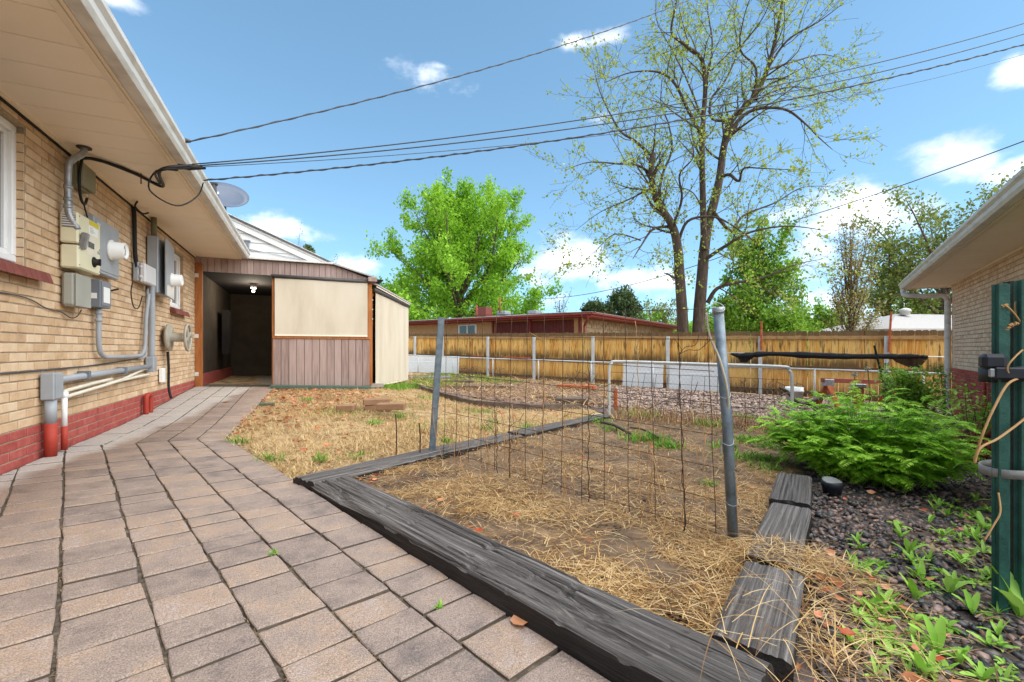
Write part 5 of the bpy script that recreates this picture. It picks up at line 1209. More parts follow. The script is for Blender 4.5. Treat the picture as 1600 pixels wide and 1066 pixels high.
dw.tube(spl([b0+Vector((.55, .1, .35)), b0+Vector((.3, 0, .32)), b0+Vector((.05, 0, .24)), b0+Vector((-.15, 0, .20)), b0+Vector((-.35, .05, .42)), b0+Vector((-.5, .05, .50))], 5), [.018+.02*math.sin(i/26*3.1) for i in range(26)], 8)
dw.tube(spl([b0+Vector((.0, 0, .22)), b0+Vector((.12, -.05, .12)), b0+Vector((.35, -.1, .02))], 5), [.03, .035, .04, .04, .04, .04, .035, .03, .03, .03, .02], 8)
dw.tube(spl([b0+Vector((-.3, .03, .36)), b0+Vector((-.42, -.05, .40)), b0+Vector((-.55, -.1, .36))], 4), .018, 6)
dw.build('driftwood', 'driftwood', None, True, label='gnarled grey branch lying by the pipe frame and bucket', cat='branch')
for i, (px, py, px2, py2, r) in enumerate(((1185, 662, 1236, 668, .02), (1010, 640, 1060, 620, .016), (985, 668, 1030, 684, .012), (940, 660, 985, 678, .02))):
    a, b = G(px, py, .03), G(px2, py2, .05); MB().tube(spl([a, a.lerp(b, .5)+Z*.03, b], 3), r, 6).build('stick', 'driftwood', None, True, label=('grey stick lying beside the far pipe frame leg', 'grey stick lying on the gravel behind the pipe frame', 'thinnest grey stick lying in the weeds of the bed', 'grey stick lying at the near pipe frame leg')[i], cat='stick', group='loose sticks on the ground')
# curved edging of the back bed
ep = [G(652, 604), G(672, 612), G(700, 622), G(745, 632), G(800, 637), G(850, 639), G(905, 637)]
eg = spl(ep, 6); e_ = MB()
ed = thing('garden_edging', G(780, 636), 'low curved wooden edging between dry lawn and back bed', 'edging')
for i in range(0, len(eg)-3, 3):
    seg = eg[i:i+4]; m = MB(); pr = [Vector((-(seg[-1]-seg[0]).y, (seg[-1]-seg[0]).x, 0)).normalized()*.035]
    m.prism([seg[0]+pr[0]-Z*.1, seg[-1]+pr[0]-Z*.1, seg[-1]-pr[0]-Z*.1, seg[0]-pr[0]-Z*.1], Z*(.17+R.uniform(-.01, .01))); m.build('log', 'edging', ed)
b = G(893, 633); MB().obox(b+Z*.07, Vector((.3, -.05, 0)), Vector((.02, .1, 0)), Z*.07, .01).build('wood_block', 'edging', None, label='short brown timber block at the end of the curved edging', cat='block')
b = G(900, 608); MB().obox(b+Z*.06, Vector((.5, -.3, 0)), Vector((.05, .08, 0)), Z*.06, .01).build('board', 'rust_orange', None, label='orange brown board lying in the back bed', cat='board')
for i, (px, py, w) in enumerate(((690, 598, 1.0), (715, 607, .7), (760, 606, .8), (880, 625, .6), (700, 591, 1.1))):
    b = G(px, py); an = R.uniform(-.5, .1); MB().obox(b+Z*.04, Vector((math.cos(an), math.sin(an), 0))*w, Vector((-math.sin(an), math.cos(an), 0))*.07, Z*.035, .006).build('plank', 'edging', None, label=('long grey plank in the back bed, closest but one to the flat slab', 'shortish grey plank just inside the curved edging', 'grey plank in the middle of the back bed', 'shortest grey plank near the timber block', 'longest grey plank in the back bed beside the flat slab')[i], cat='plank', group='loose planks in the back bed')
b = G(668, 592); MB().obox(b+Z*.05, Vector((.75, .05, 0)), Vector((-.03, .35, 0)), Z*.03, .01).build('slab', 'grey_dark_paint', None, label='flat dark slab on the grass by the tall roller shade', cat='slab')
# loose concrete bricks on the lawn
for i, (px, py, h, an, lab) in enumerate(((592, 640, 0, .25, 'lower brown block of the small pile on the dry lawn'), (588, 632, .085, .35, 'back brown block on top of the small lawn pile'), (612, 640, .085, .05, 'front brown block on top of the small lawn pile'), (541, 641, 0, .1, 'half buried brown block lying apart on the dry lawn'))):
    b = G(px, py+ (0 if h == 0 else 8)); cx = Vector((math.cos(an), math.sin(an), 0)); cy = Vector((-math.sin(an), math.cos(an), 0))
    MB().obox(b+Z*(h+.035), cx*(.19 if i < 3 else .12), cy*.10, Z*.042, .006).build('block', 'loose_brick', None, label=lab, cat='block', group='loose blocks on the lawn')
# solar spot light
sb_ = G(1300, 772); so = thing('garden_light', sb_, 'small dark solar garden light beside the sleepers', 'garden light')
MB().lathe(sb_, Z, [(0, .055), (.05, .06), (.055, .066), (.085, .068), (.09, .06)], 18).build('body', 'strap_black', so, True)
MB().lathe(sb_+Z*.09, (0, -.25, 1), [(0, .062), (.006, .062), (.01, .05)], 18).build('lens', 'vent_grey', so, True)
rbp = G(1510, 722); MB().obox(rbp+Z*.03, Vector((.35, -.12, 0)), Vector((.02, .05, 0)), Z*.05, .006).build('board', 'rust_red', None, label='short red-brown board edging beside the feathery plant', cat='board')

# ------------------------------------------------------------------ bundle of green posts strapped to a dark stem
def upost(px, pyb, pyt, Y, wpx, m, label, back=0):
    b = gv((px-800)/FPX*Y, Y); H_ = CAMZ+(HZ-pyt)/FPX*Y; w = wpx/FPX*Y/2; x = Vector((.85, -.5, 0)).normalized(); y = Vector((.5, .85, 0)).normalized()
    pr = [(-w, 0), (-w, .004), (-w*.62, .005), (-w*.5, .03), (w*.5, .03), (w*.62, .005), (w, .004), (w, 0), (w*.55, -.001), (w*.42, .026), (-w*.42, .026), (-w*.55, -.001)]
    pr = [(a, -.03+ (-c) ) for a, c in pr]
    b2 = Vector((b.x, b.y, b.z-.05)); m_ = MB(); m_.prism([b2 + x*a + y*c for a, c in pr], Z*(H_-b2.z)); o = m_.build('garden_post', m, None, label=label, cat='post', group='green garden posts in the bundle')
    pgr = MB()
    return o
upost(1558, 940, 446, 1.74, 20, 'post_green', 'green steel garden post nearest the fence side of the bundle')
upost(1574, 940, 442, 1.80, 17, 'post_green_old', 'dark weathered post in the middle of the green bundle')
upost(1592, 945, 440, 1.74, 19, 'post_green', 'green steel garden post at the picture edge of the bundle')
for z in np.arange(-.0, 1.05, .095):
    MB().lathe(Vector(((1574-800)/FPX*1.755, 1.755, z)), (0.5, -.85, 0), [(0, .006), (.003, .005), (.004, .001)], 8).build('knot', 'strap_grey', bpy.data.objects['garden_post.001'])
dk = Vector(((1606-800)/FPX*1.86, 1.86, 0)); MB().tube(spl([gv(dk.x, dk.y, -.05), Vector((dk.x-.02, dk.y, .25)), Vector((dk.x+.0, dk.y, .6)), Vector((dk.x+.03, dk.y, .85)), Vector((dk.x+.08, dk.y+.03, 1.05))], 6), [.06-.001*i for i in range(25)], 10).build('dark_stem', 'bark_dark', None, True, label='thick dark stem behind the strapped green posts', cat='stem')
def strap(pyc, hpx, m, label, lump=False):
    cx = Vector(((1584-800)/FPX*1.73, 1.73, CAMZ+(HZ-pyc)/FPX*1.73)); x = Vector((.85, -.5, 0)).normalized(); y = Vector((.5, .85, 0)).normalized(); h = hpx/FPX*1.77/2
    ring = [cx + x*math.cos(a)*.088*(1+.05*math.sin(3*a)) + y*math.sin(a)*.10 + Z*(.012*math.cos(a)) for a in np.linspace(0, 2*math.pi, 29)]
    m_ = MB(); V = []; 
    for p in ring: 
        o = (p-cx); o.z = 0; o.normalize(); V += [p-Z*h, p+Z*h, p+Z*h+o*.004, p-Z*h+o*.004]
    n = len(ring); m_.add(V, [(i*4+k, i*4+(k+1) % 4, (i+1)*4+(k+1) % 4, (i+1)*4+k) for i in range(n-1) for k in range(4)])
    st_ = thing('strap', cx-Z*h, label, 'strap'); m_.build('webbing', m, st_, True); return st_, cx, x, y
s_, cx, x, y = strap(582, 22, 'strap_black', 'black webbing strap with buckle round the green posts')
MB().obox(cx-x*.04-y*.10, x*.045, y*.012, Z*.022, .008).build('buckle', 'strap_black', s_); MB().obox(cx-x*.08-y*.075+Z*.042, x*.035, y*.03, Z*.03, .015).build('webbing_fold', 'strap_black', s_)
MB().obox(cx-x*.09-y*.10, x*.008, y*.008, Z*.016, .003).build('clip', 'galvanised', s_)
strap(733, 13, 'strap_grey', 'grey webbing strap lower down round the green posts')
for i, pts in enumerate((((1600, 590, 1.66), (1575, 600, 1.64), (1552, 640, 1.62), (1535, 680, 1.62), (1522, 722, 1.64)), ((1612, 640, 1.7), (1600, 655, 1.68), (1560, 685, 1.64), (1532, 700, 1.62), (1523, 724, 1.62)), ((1612, 440, 1.75), (1596, 455, 1.74), (1586, 475, 1.72), (1590, 500, 1.72), (1604, 520, 1.74)), ((1569, 476, 1.68), (1580, 485, 1.68), (1592, 500, 1.7), (1606, 520, 1.7)), ((1600, 545, 1.7), (1584, 560, 1.66), (1574, 575, 1.66), (1580, 590, 1.66)), ((1560, 770, 1.68), (1563, 800, 1.66), (1553, 820, 1.66), (1538, 845, 1.66)))):
    MB().tube(spl([P(*p) for p in pts], 5), .0042 if i < 2 else .003, 6).build('vine', 'vine', None, True, label=('upper long tan tendril curling from the black strap across the posts', 'lower long tan tendril curling across the posts to the same foot', 'thin tan tendril hanging at the top of the green posts', 'thin tan tendril with dry buds by the post tops', 'short tan tendril just above the black strap', 'small tan tendril hanging below the grey strap')[i], cat='vine', group=('long vine tendrils at the posts' if i < 2 else 'thin tendrils at the posts'))
fl = MB()
for (px, py) in ((1569, 477), (1578, 508), (1586, 505), (1573, 513)):
    c = P(px, py, 1.69)
    for k in range(6): dvv = Vector((R.uniform(-1, 1), R.uniform(-1, .2), R.uniform(-1, 1))).normalized()*.012; fl.tube([c, c+dvv*.6, c+dvv], [.003, .005, .001], 5)
fl.build('dry_buds', 'vine', bpy.data.objects['vine.003'], True)
# ------------------------------------------------------------------ ground litter: straw, grass, stones, leaves
def near_w(k=2.0, ref=1.6): return lambda x, y: np.clip((ref/np.maximum(np.hypot(x, y), .3))**k, 0, 1)
bedp = [(-1.30, 3.02), (.72, 1.30), (2.5, 3.95), (4.05, 6.4), (1.6, 7.5)]
def dens_bed(x, y):
    f = fbm(x*2.3, y*2.3, 6, 3); b = x*PB.x + y*PB.y; n = x*RNr.x + y*RNr.y
    return np.clip((f-.40)*7, .05, 1)*np.clip(.35 + npsm(.9, .0, (b-1.37)) + npsm(-.75, -.25, n)*1.0, 0, 1)*near_w(1.3, 1.9)(x, y)
def lay(pts, lo, hi, w0, w1, seg, lean, h0, h1, m, name, droop=.6, label=None):
    n = len(pts); base = np.stack([pts[:, 0], pts[:, 1], gz(pts[:, 0], pts[:, 1]) + NR.uniform(h0, h1, n)], 1)
    return blades(base, seg, NR.uniform(lo, hi, n), NR.uniform(w0, w1, n), NR.uniform(*lean, n), m, name, droop=droop)
p = scatter(bedp, 20000, dens_bed)
A = lay(p, .03, .15, .0013, .0032, 3, (-.1, .14), .003, .028, '', '', .25)
p = scatter(bedp, 7000, lambda x, y: near_w(1.0, 2.4)(x, y)*np.clip((fbm(x*3.1, y*3.1, 9, 3)-.40)*6, .06, 1)); B = lay(p, .04, .16, .002, .005, 3, (-.1, .3), .005, .03, '', '', .4)
# drifts against the sleepers and across the gap of the right-hand row
gap = [(.95, 1.98), (1.2, 1.75), (1.45, 1.9), (1.3, 2.1), (1.15, 2.15)]
p = scatter(gap, 650); C_ = lay(p, .05, .2, .0014, .0034, 4, (-.05, .2), .05, .10, '', '', .4)
side = [(.72, 1.05), (.95, .95), (1.25, 1.2), (1.55, 1.8), (1.5, 2.2), (1.0, 1.65)]
p = scatter(side, 800); D_ = lay(p, .04, .2, .0014, .0034, 4, (-.08, .22), .005, .035, '', '', .35)
p = scatter([(.55, 1.28), (.95, 1.2), (1.05, 1.65), (.75, 1.75)], 60); E_ = lay(p, .15, .40, .002, .0035, 5, (0, .5), .07, .12, '', '', .9)
V, F = catall([A, B, C_, D_, E_]); link('straw', V, F, 'straw', None, False, 'stuff', 'loose dry straw strewn over the garden bed', None, None, (0, 0, 0))
p = scatter(bedp, 3500, near_w(.6, 3)); A = lay(p, .04, .14, .003, .007, 3, (-.1, .4), .005, .03, '', '', .5)
back = [(1.5, 6.6), (3.9, 5.7), (4.3, 6.9), (1.9, 8.0)]
p = scatter(back, 900); B = lay(p, .08, .3, .004, .009, 3, (.3, 1.4), .0, .02, '', '', .6)
p = scatter(MULCH, 4200); C_ = lay(p, .1, .5, .008, .018, 3, (-.05, .5), .0, .05, '', '', .5)
V, F = catall([A, B, C_]); link('dead_stalks', V, F, 'straw_red', None, False, 'stuff', 'reddish brown dead stalks over the beds', None, None, (0, 0, 0))
p = scatter(MULCH, 3000); A = lay(p, .15, .6, .01, .02, 3, (-.05, .35), .02, .08, '', '', .4)
p = scatter(back, 700); B = lay(p, .08, .35, .004, .009, 3, (.2, 1.4), .0, .02, '', '', .6)
V, F = catall([A, B]); link('dead_reeds', V, F, 'straw', None, False, 'stuff', 'pale dead reeds lying in the back bed', None, None, (0, 0, 0))
# dry lawn
LAWN = [(-2.86, 4.36), (-1.44, 3.02), (-.62, 4.45), (1.2, 7.1), (1.5, 8.0), (.2, 8.3), (-.95, 8.85), (-1.6, 9.4), (-2.9, 11.0), (-2.85, 9.3), (-4.65, 8.7)]
def dl(x, y): return np.clip((fbm(x*1.6, y*1.6, 8, 3)-.25)*4, .35, 1)*near_w(1.2, 4.5)(x, y)
p = scatter(LAWN, 46000, dl); A = lay(p, .03, .09, .003, .007, 2, (.0, 1.0), -.03, -.005, '', '', .8)
p = scatter(LAWN, 26000, dl); B = lay(p, .04, .12, .003, .006, 3, (-.1, .25), -.025, -.005, '', '', .3)
V, F = catall([A, B]); link('dry_grass', V, F, 'dry_grass', None, False, 'stuff', 'short straw coloured dead lawn grass', None, None, (0, 0, 0))
# live grass: by the shade, and scattered tufts
GP = [(-2.85, 9.6), (-2.78, 12.4), (-2.0, 14), (-1.2, 13), (-1.75, 11), (-2.3, 9.3)]
p = scatter(GP, 6000, lambda x, y: np.clip((fbm(x*1.5, y*1.5, 3, 2)-.2)*3, 0, 1)); A = lay(p, .05, .14, .006, .012, 2, (.6, 1.5), -.03, 0, '', '', .5)
F2 = [(-2.9, 12.4), (-3.5, 20), (-1, 18.5), (.5, 15), (-2, 13.5)]
p = scatter(F2, 3000); B = lay(p, .08, .2, .01, .02, 2, (.6, 1.5), -.03, 0, '', '', .5)
parts = [A, B]
for (px, py, n, r, h) in ((425, 716, 70, .10, .09), (500, 718, 50, .05, .10), (586, 661, 90, .12, .08), (624, 652, 70, .08, .09), (760, 644, 80, .15, .10), (372, 690, 60, .10, .09), (665, 622, 90, .2, .12), (700, 690, 60, .08, .1), (825, 668, 80, .15, .1), (480, 625, 40, .1, .1), (770, 660, 60, .12, .1), (560, 712, 40, .10, .06), (760, 670, 50, .1, .1)):
    c = G(px, py); q = NR.normal(0, r*.5, (n, 2)) + np.array([c.x, c.y]); parts.append(lay(q, h*.5, h*1.2, .005, .010, 3, (.5, 1.4), -.03, 0, '', '', .8))
p = scatter(LAWN, 900, lambda x, y: np.clip((fbm(x*1.1, y*1.1, 12, 2)-.5)*6, 0, 1)); parts.append(lay(p, .03, .09, .004, .008, 2, (.4, 1.4), -.03, -.01, '', '', .6))
for (px, py, n, r, h) in ((1010, 688, 442, .22, .11), (1045, 700, 204, .14, .10), (1110, 665, 340, .25, .12), (1185, 720, 408, .20, .09), (1175, 690, 340, .25, .10), (1130, 700, 130, .12, .10), (1000, 650, 160, .3, .14), (930, 660, 140, .22, .12), (1165, 655, 160, .25, .12), (1200, 735, 120, .12, .08), (955, 672, 100, .2, .10), (1110, 760, 60, .05, .06), (1200, 700, 120, .15, .09)):
    c = G(px, py); q = NR.normal(0, r*.5, (n, 2)) + np.array([c.x, c.y]); parts.append(lay(q, h*.5, h*1.2, .007, .016, 3, (.4, 1.4), -.01, .01, '', '', .9))
V, F = catall(parts); link('green_grass', V, F, 'green_grass', None, False, 'stuff', 'fresh green grass tufts among the dead lawn and bed', None, None, (0, 0, 0))
p = scatter(bedp, 9000, near_w(1.2, 2.2)); V, F = lay(p, .01, .05, .002, .006, 2, (-.3, .5), .0, .012, '', '', .4); link('soil_litter', V, F, 'litter', None, False, 'stuff', 'brown crumbs and chaff on the bed soil', None, None, (0, 0, 0))
# gravel
ico = []; ph = (1+5**.5)/2
for a, b in ((-1, ph), (1, ph), (-1, -ph), (1, -ph)): ico += [(a, b, 0), (0, a, b), (b, 0, a)]
ico = np.array(ico, float); ico /= np.linalg.norm(ico[0])
def hull20(v):
    f = []
    for i in range(12):
        for j in range(i+1, 12):
            for k in range(j+1, 12):
                if max(np.linalg.norm(v[i]-v[j]), np.linalg.norm(v[j]-v[k]), np.linalg.norm(v[i]-v[k])) < 1.1:
                    n = np.cross(v[j]-v[i], v[k]-v[i]); f.append((i, j, k) if n.dot(v[i]) > 0 else (i, k, j))
    return np.array(f)
icof = hull20(ico)
def stones(pts, r0, r1, sink, m, name, label):
    n = len(pts); r = NR.uniform(r0, r1, n)*NR.uniform(.7, 1.15, n); sc = NR.uniform(.55, 1.25, (n, 1, 3)); sc[:, :, 2] *= .65
    V = ico[None]*sc*(1+NR.uniform(-.28, .28, (n, 12, 1)))*r[:, None, None]; an = NR.random(n)*6.28; tl_ = NR.normal(0, .4, n)
    c, s = np.cos(tl_)[:, None], np.sin(tl_)[:, None]; y, z = V[:, :, 1].copy(), V[:, :, 2].copy(); V[:, :, 1] = y*c-z*s; V[:, :, 2] = y*s+z*c
    c, s = np.cos(an)[:, None], np.sin(an)[:, None]; x, y = V[:, :, 0].copy(), V[:, :, 1].copy(); V[:, :, 0] = x*c-y*s; V[:, :, 1] = x*s+y*c
    V += np.stack([pts[:, 0], pts[:, 1], gz(pts[:, 0], pts[:, 1]) - .02 + r*sink], 1)[:, None, :]
    F = (icof[None] + (np.arange(n)*12)[:, None, None]).reshape(-1, 3); link(name, V.reshape(-1, 3), F, m, None, False, 'stuff', label, None, None, (0, 0, 0))
GN = [(.95, .5), (.9, 1.3), (2.4, 3.8), (3.4, 5.3), (6.2, 6.0), (5.2, 3.6), (3.0, .5)]
stones(scatter(GN, 11000, near_w(1.4, 1.5)), .011, .024, .5, 'stone_dark', 'gravel', 'dark wet gravel with pinkish stones beside the sleepers')
stones(scatter(bedp, 7000, near_w(1.3, 2.0)), .003, .011, 1.6, 'bed_soil', 'soil_clods', 'small dark clods on the bed soil')
p = scatter(GN, 4500, near_w(1.3, 1.6)); V, F = lay(p, .01, .07, .003, .008, 2, (-.2, .5), .0, .02, '', '', .4); link('gravel_litter', V, F, 'litter', None, False, 'stuff', 'brown leaf crumbs and stems on the gravel', None, None, (0, 0, 0))
GF = [(2.5, 7.2), (4.3, 6.4), (5, 6), (9, 8.5), (10.2, 10.6), (3.5, 15), (2.0, 9)]
stones(scatter(GF, 9000, near_w(1.0, 6)), .022, .05, .5, 'stone_far', 'gravel', 'reddish grey gravel strip before the wooden fence')
stones(scatter(MULCH, 3500), .02, .05, .4, 'stone_far', 'mulch', 'brown mulch chips of the back bed')
# fallen leaves
def leaves(pts, r0, r1, m, name, label, zoff=(.01, .05), hscale=1):
    n = len(pts); prof = [(-1, 0), (-.5, .45), (.1, .55), (.5, .3), (1, 0), (.5, -.3), (.1, -.55), (-.5, -.45)]
    q = np.array(prof); V = np.zeros((n, 9, 3)); r = NR.uniform(r0, r1, n)[:, None]
    V[:, :8, 0] = q[None, :, 0]*r; V[:, :8, 1] = q[None, :, 1]*r*NR.uniform(.8, 1.3, (n, 1)); V[:, :8, 2] = (np.abs(q[None, :, 0])**2*NR.uniform(.0, .4, (n, 1)) + np.abs(q[None, :, 1])*NR.uniform(.0, .5, (n, 1)))*r*hscale + NR.uniform(-.1, .1, (n, 8))*r
    tl_ = NR.normal(0, .35, n); an = NR.random(n)*6.28
    c, s = np.cos(tl_)[:, None], np.sin(tl_)[:, None]; y, z = V[:, :, 1].copy(), V[:, :, 2].copy(); V[:, :, 1] = y*c-z*s; V[:, :, 2] = y*s+z*c
    c, s = np.cos(an)[:, None], np.sin(an)[:, None]; x, y = V[:, :, 0].copy(), V[:, :, 1].copy(); V[:, :, 0] = x*c-y*s; V[:, :, 1] = x*s+y*c
    V += np.stack([pts[:, 0], pts[:, 1], gz(pts[:, 0], pts[:, 1]) + NR.uniform(*zoff, n)], 1)[:, None, :]
    f = np.array([(i, (i+1) % 8, 8) for i in range(8)]); F = (f[None]+(np.arange(n)*9)[:, None, None]).reshape(-1, 3); link(name, V.reshape(-1, 3), F, m, None, False, 'stuff', label, None, None, (0, 0, 0))
LL = [(-4.5, 8.5), (-3.0, 9.2), (-2.4, 8.2), (-2.6, 6.5), (-2.9, 5.0), (-2.75, 4.6), (-3.1, 5.0)]
pA = np.concatenate([scatter(bedp, 60, near_w(1, 2)), scatter(side, 34), scatter(gap, 16), scatter(GN, 70, near_w(1, 1.8)), NR.normal(0, .06, (7, 2)) + np.array([-1.0, 3.0])])
leaves(pA, .014, .034, 'leaf_dead', 'fallen_leaves', 'curled orange and pink fallen leaves on bed and gravel')
leaves(np.concatenate([scatter(LL, 700), scatter(LAWN, 420)]), .02, .05, 'leaf_dead', 'lawn_leaf_litter', 'orange leaf litter on the dry lawn near the path', (-.03, .0))
q = G(372, 652); 
leaves(np.array([[G(235, 0+633).x, G(235, 633).y]]) if False else np.array([[G(353, 629).x, G(353, 629).y], [G(812, 972).x+.0, G(812, 972).y]]), .045, .05, 'leaf_dead', 'path_leaves', 'two curled fallen leaves lying on the pavers', (.008, .012))
# tiny sprouts in the joints
sp = []
for (px, py) in ((428, 864), (686, 948)):
    c = G(px, py); qn_ = NR.normal(0, .006, (26, 2)) + np.array([c.x, c.y]); sp = lay(qn_, .012, .03, .004, .008, 2, (.3, 1.4), -.008, .002, '', '', .8)
    V, F = sp; link('sprout', V, F, 'weed_green', None, label='tiny green sprout in a paver joint ' + ('near the middle of the patio' if px < 500 else 'close to the long front sleeper'), cat='sprout', group='sprouts in the paver joints')
# moss and crumbs along the open joints
jp = []
for k in range(-3, 5):
    b = -.028 + .2235*k; n = 900; a = NR.uniform(.5, 3.6, n); w = fbm(a*3+k*5, a*0, k, 2) > (.50 if k in (0, 3) else .60); a = a[w]; q = np.outer(a, [PA.x, PA.y]) + np.outer(b+NR.normal(0, .004, len(a)), [PB.x, PB.y]); jp.append(q)
jp = np.concatenate(jp); V, F = blades(np.stack([jp[:, 0], jp[:, 1], gz(jp[:, 0], jp[:, 1])-.009], 1), 2, NR.uniform(.004, .014, len(jp)), NR.uniform(.002, .004, len(jp)), NR.uniform(.0, .8, len(jp)), '', '')
link('joint_debris', V, F, 'joint_bits', None, False, 'stuff', 'dry debris caught in the paver joints', None, None, (0, 0, 0))

# ------------------------------------------------------------------ small plants
def leafblade(m, base, dirv, length, width, up=Z, curl=.5, n=5, tipw=.15):
    """One broad leaf strip with a midrib fold, bending down towards its tip."""
    d = Vector(dirv).normalized(); p = Vector(base); side = d.cross(up); side = side.normalized() if side.length > 1e-4 else Vector((1, 0, 0)); V = []
    for k in range(n+1):
        u = k/n; w = width*(math.sin(min(1, u*1.02+.04)*math.pi*.92)**.7)*.5+width*.04; nu = side.cross(d)
        V += [p - side*w + nu*w*.35, p.copy(), p + side*w + nu*w*.35]
        p = p + d*(length/n); d = (d - up*curl/n).normalized()
    m.add(V, [(k*3+j, k*3+j+1, (k+1)*3+j+1, (k+1)*3+j) for k in range(n) for j in range(2)])
def rosette(seed, n, L, w, upmin, upmax):
    r = random.Random(seed); m = MB()
    for i in range(n):
        a = i*2.4 + r.uniform(-.3, .3); e = r.uniform(upmin, upmax); l = L*r.uniform(.55, 1.1); d = Vector((math.cos(a)*math.cos(e), math.sin(a)*math.cos(e), math.sin(e)))
        leafblade(m, (0, 0, 0), d, l, w*r.uniform(.7, 1.1)*l/L, Z, r.uniform(.4, 1.1), 4)
    me = bpy.data.meshes.new('weed'); me.from_pydata(m.v, [], m.f); me.materials.append(MATS['weed_green']); me.polygons.foreach_set('use_smooth', [True]*len(me.polygons)); return me
ros = [rosette(s, n, L, w, a, b) for s, n, L, w, a, b in ((1, 8, .085, .026, .25, 1.1), (2, 6, .10, .022, .5, 1.3), (3, 10, .07, .024, .15, .9), (4, 5, .12, .034, .6, 1.3), (5, 12, .06, .020, .2, 1.2))]
spots = [(1345, 850), (1330, 872), (1358, 905), (1378, 880), (1400, 862), (1425, 870), (1452, 868), (1480, 858), (1440, 900), (1468, 885), (1500, 872), (1520, 860), (1540, 890), (1430, 930), (1455, 915), (1490, 905), (1515, 930), (1530, 905), (1355, 945), (1385, 985), (1372, 960), (1400, 1000), (1450, 1000), (1475, 985), (1500, 1020), (1545, 1000), (1560, 985), (1570, 1030), (1592, 955), (1585, 935), (1480, 1040), (1370, 1050), (1500, 790), (1520, 800), (1535, 815), (1545, 790), (1490, 815), (1510, 830), (1480, 800), (1550, 770), (1525, 775), (1460, 790), (1405, 815), (1330, 1000), (1550, 850), (1565, 870), (1420, 1045)]
spots += [(R.uniform(1320, 1600), R.uniform(830, 1062)) for k in range(60)] + [(R.uniform(1450, 1590), R.uniform(770, 840)) for k in range(30)]
for i, (px, py) in enumerate(spots):
    c = G(px, py+6); M = Matrix.Translation(c - Z*.006) @ Matrix.Rotation(R.random()*6.3, 4, 'Z') @ Matrix.Scale(R.uniform(.4, .9) if i != 28 else 1.6, 4)
    o = inst('weed', ros[3 if i == 28 else i % 5], M)
    tag(o, 'large spoon leaved weed at the foot of the green posts' if i == 28 else ('small green leafy weed in the gravel close to the near sleepers' if px < 1400 else 'small green leafy weed in the gravel between feathery plant and posts' if py < 850 else 'small green leafy weed at the foot of the strapped posts' if px > 1520 else 'small green leafy weed in the middle of the near gravel'), 'weed', 'weeds in the dark gravel')
# feathery plant: arching stems with ferny leaflets
def frond(m, base, dirv, L, w, curl, npair):
    p = Vector(base); d = Vector(dirv).normalized(); pts = [p.copy()]; seg = 9
    ds = []
    for k in range(seg): ds.append(d.copy()); p = p + d*(L/seg); pts.append(p.copy()); d = (d - Z*curl/seg).normalized()
    m.tube(pts, [.0022*(1-.7*k/seg) for k in range(seg+1)], 3, False)
    for i in range(npair):
        u = .22 + .78*i/(npair-1); k = min(seg-1, int(u*seg)); q = pts[k].lerp(pts[k+1], u*seg-k); dd_ = ds[k]; side = dd_.cross(Z); side = side.normalized() if side.length > 1e-3 else Vector((1, 0, 0))
        l = w*math.sin(min(1, (1.06-u)*1.15+.05)*math.pi*.62)
        for sg in (-1, 1):
            ld_ = (side*sg*.8 + dd_*.62 + Z*R.uniform(-.12, .18)).normalized(); sd_ = ld_.cross(Z); sd_ = sd_.normalized() if sd_.length > 1e-3 else dd_
            wl = l*.16; dn_ = sd_.cross(ld_)*.10*l
            m.add([q, q+ld_*l*.35+sd_*wl+Z*.002, q+ld_*l*.4, q+ld_*l*.35-sd_*wl+Z*.002, q+ld_*l*.72+sd_*wl*.75-Z*l*.06, q+ld_*l*.74-Z*l*.05, q+ld_*l*.72-sd_*wl*.75-Z*l*.06, q+ld_*l-Z*l*.14],
                  [(0, 2, 1), (0, 3, 2), (1, 2, 5, 4), (2, 3, 6, 5), (4, 5, 7), (5, 6, 7)])
fc = gv(2.94, 3.74); fern = thing('feathery_plant', fc, 'large mound of bright green feathery foliage beside the sleepers', 'plant')
stems = MB(); fm = MB()
for i in range(300):
    a = R.random()*6.283; rr_ = R.random()**.6; e = 1.55 - .80*rr_ + R.uniform(-.1, .1); L = R.uniform(.38, .74)*(1.08-.25*rr_); b0 = fc + Vector((math.cos(a)*.27*rr_, math.sin(a)*.30*rr_, -.02))
    d = Vector((math.cos(a)*math.cos(e)*.80, math.sin(a)*math.cos(e)*.9, math.sin(e)))
    n = R.randint(5, 7); d0 = d.normalized(); p = b0.copy(); pts = [p.copy()]
    for k in range(6): p = p + d0*(L/6); d0 = (d0 - Z*.13*rr_).normalized(); pts.append(p.copy())
    stems.tube(pts, [.004*(1-.1*k) for k in range(7)], 4, False)
    for j in range(n):
        u = .35+.65*j/(n-1); k = min(5, int(u*6)); q = pts[k].lerp(pts[k+1], u*6-k) if k < 6 else pts[-1]
        a2 = a + R.uniform(-1.6, 1.6); e2 = R.uniform(.1, .9); frond(fm, q, (math.cos(a2)*math.cos(e2), math.sin(a2)*math.cos(e2), math.sin(e2)), R.uniform(.13, .22), R.uniform(.045, .072), R.uniform(.6, 1.4), 9)
stems.build('stems', 'leaf_rose', fern, kind='stuff'); fm.build('fronds', 'fern_green', fern, kind='stuff')
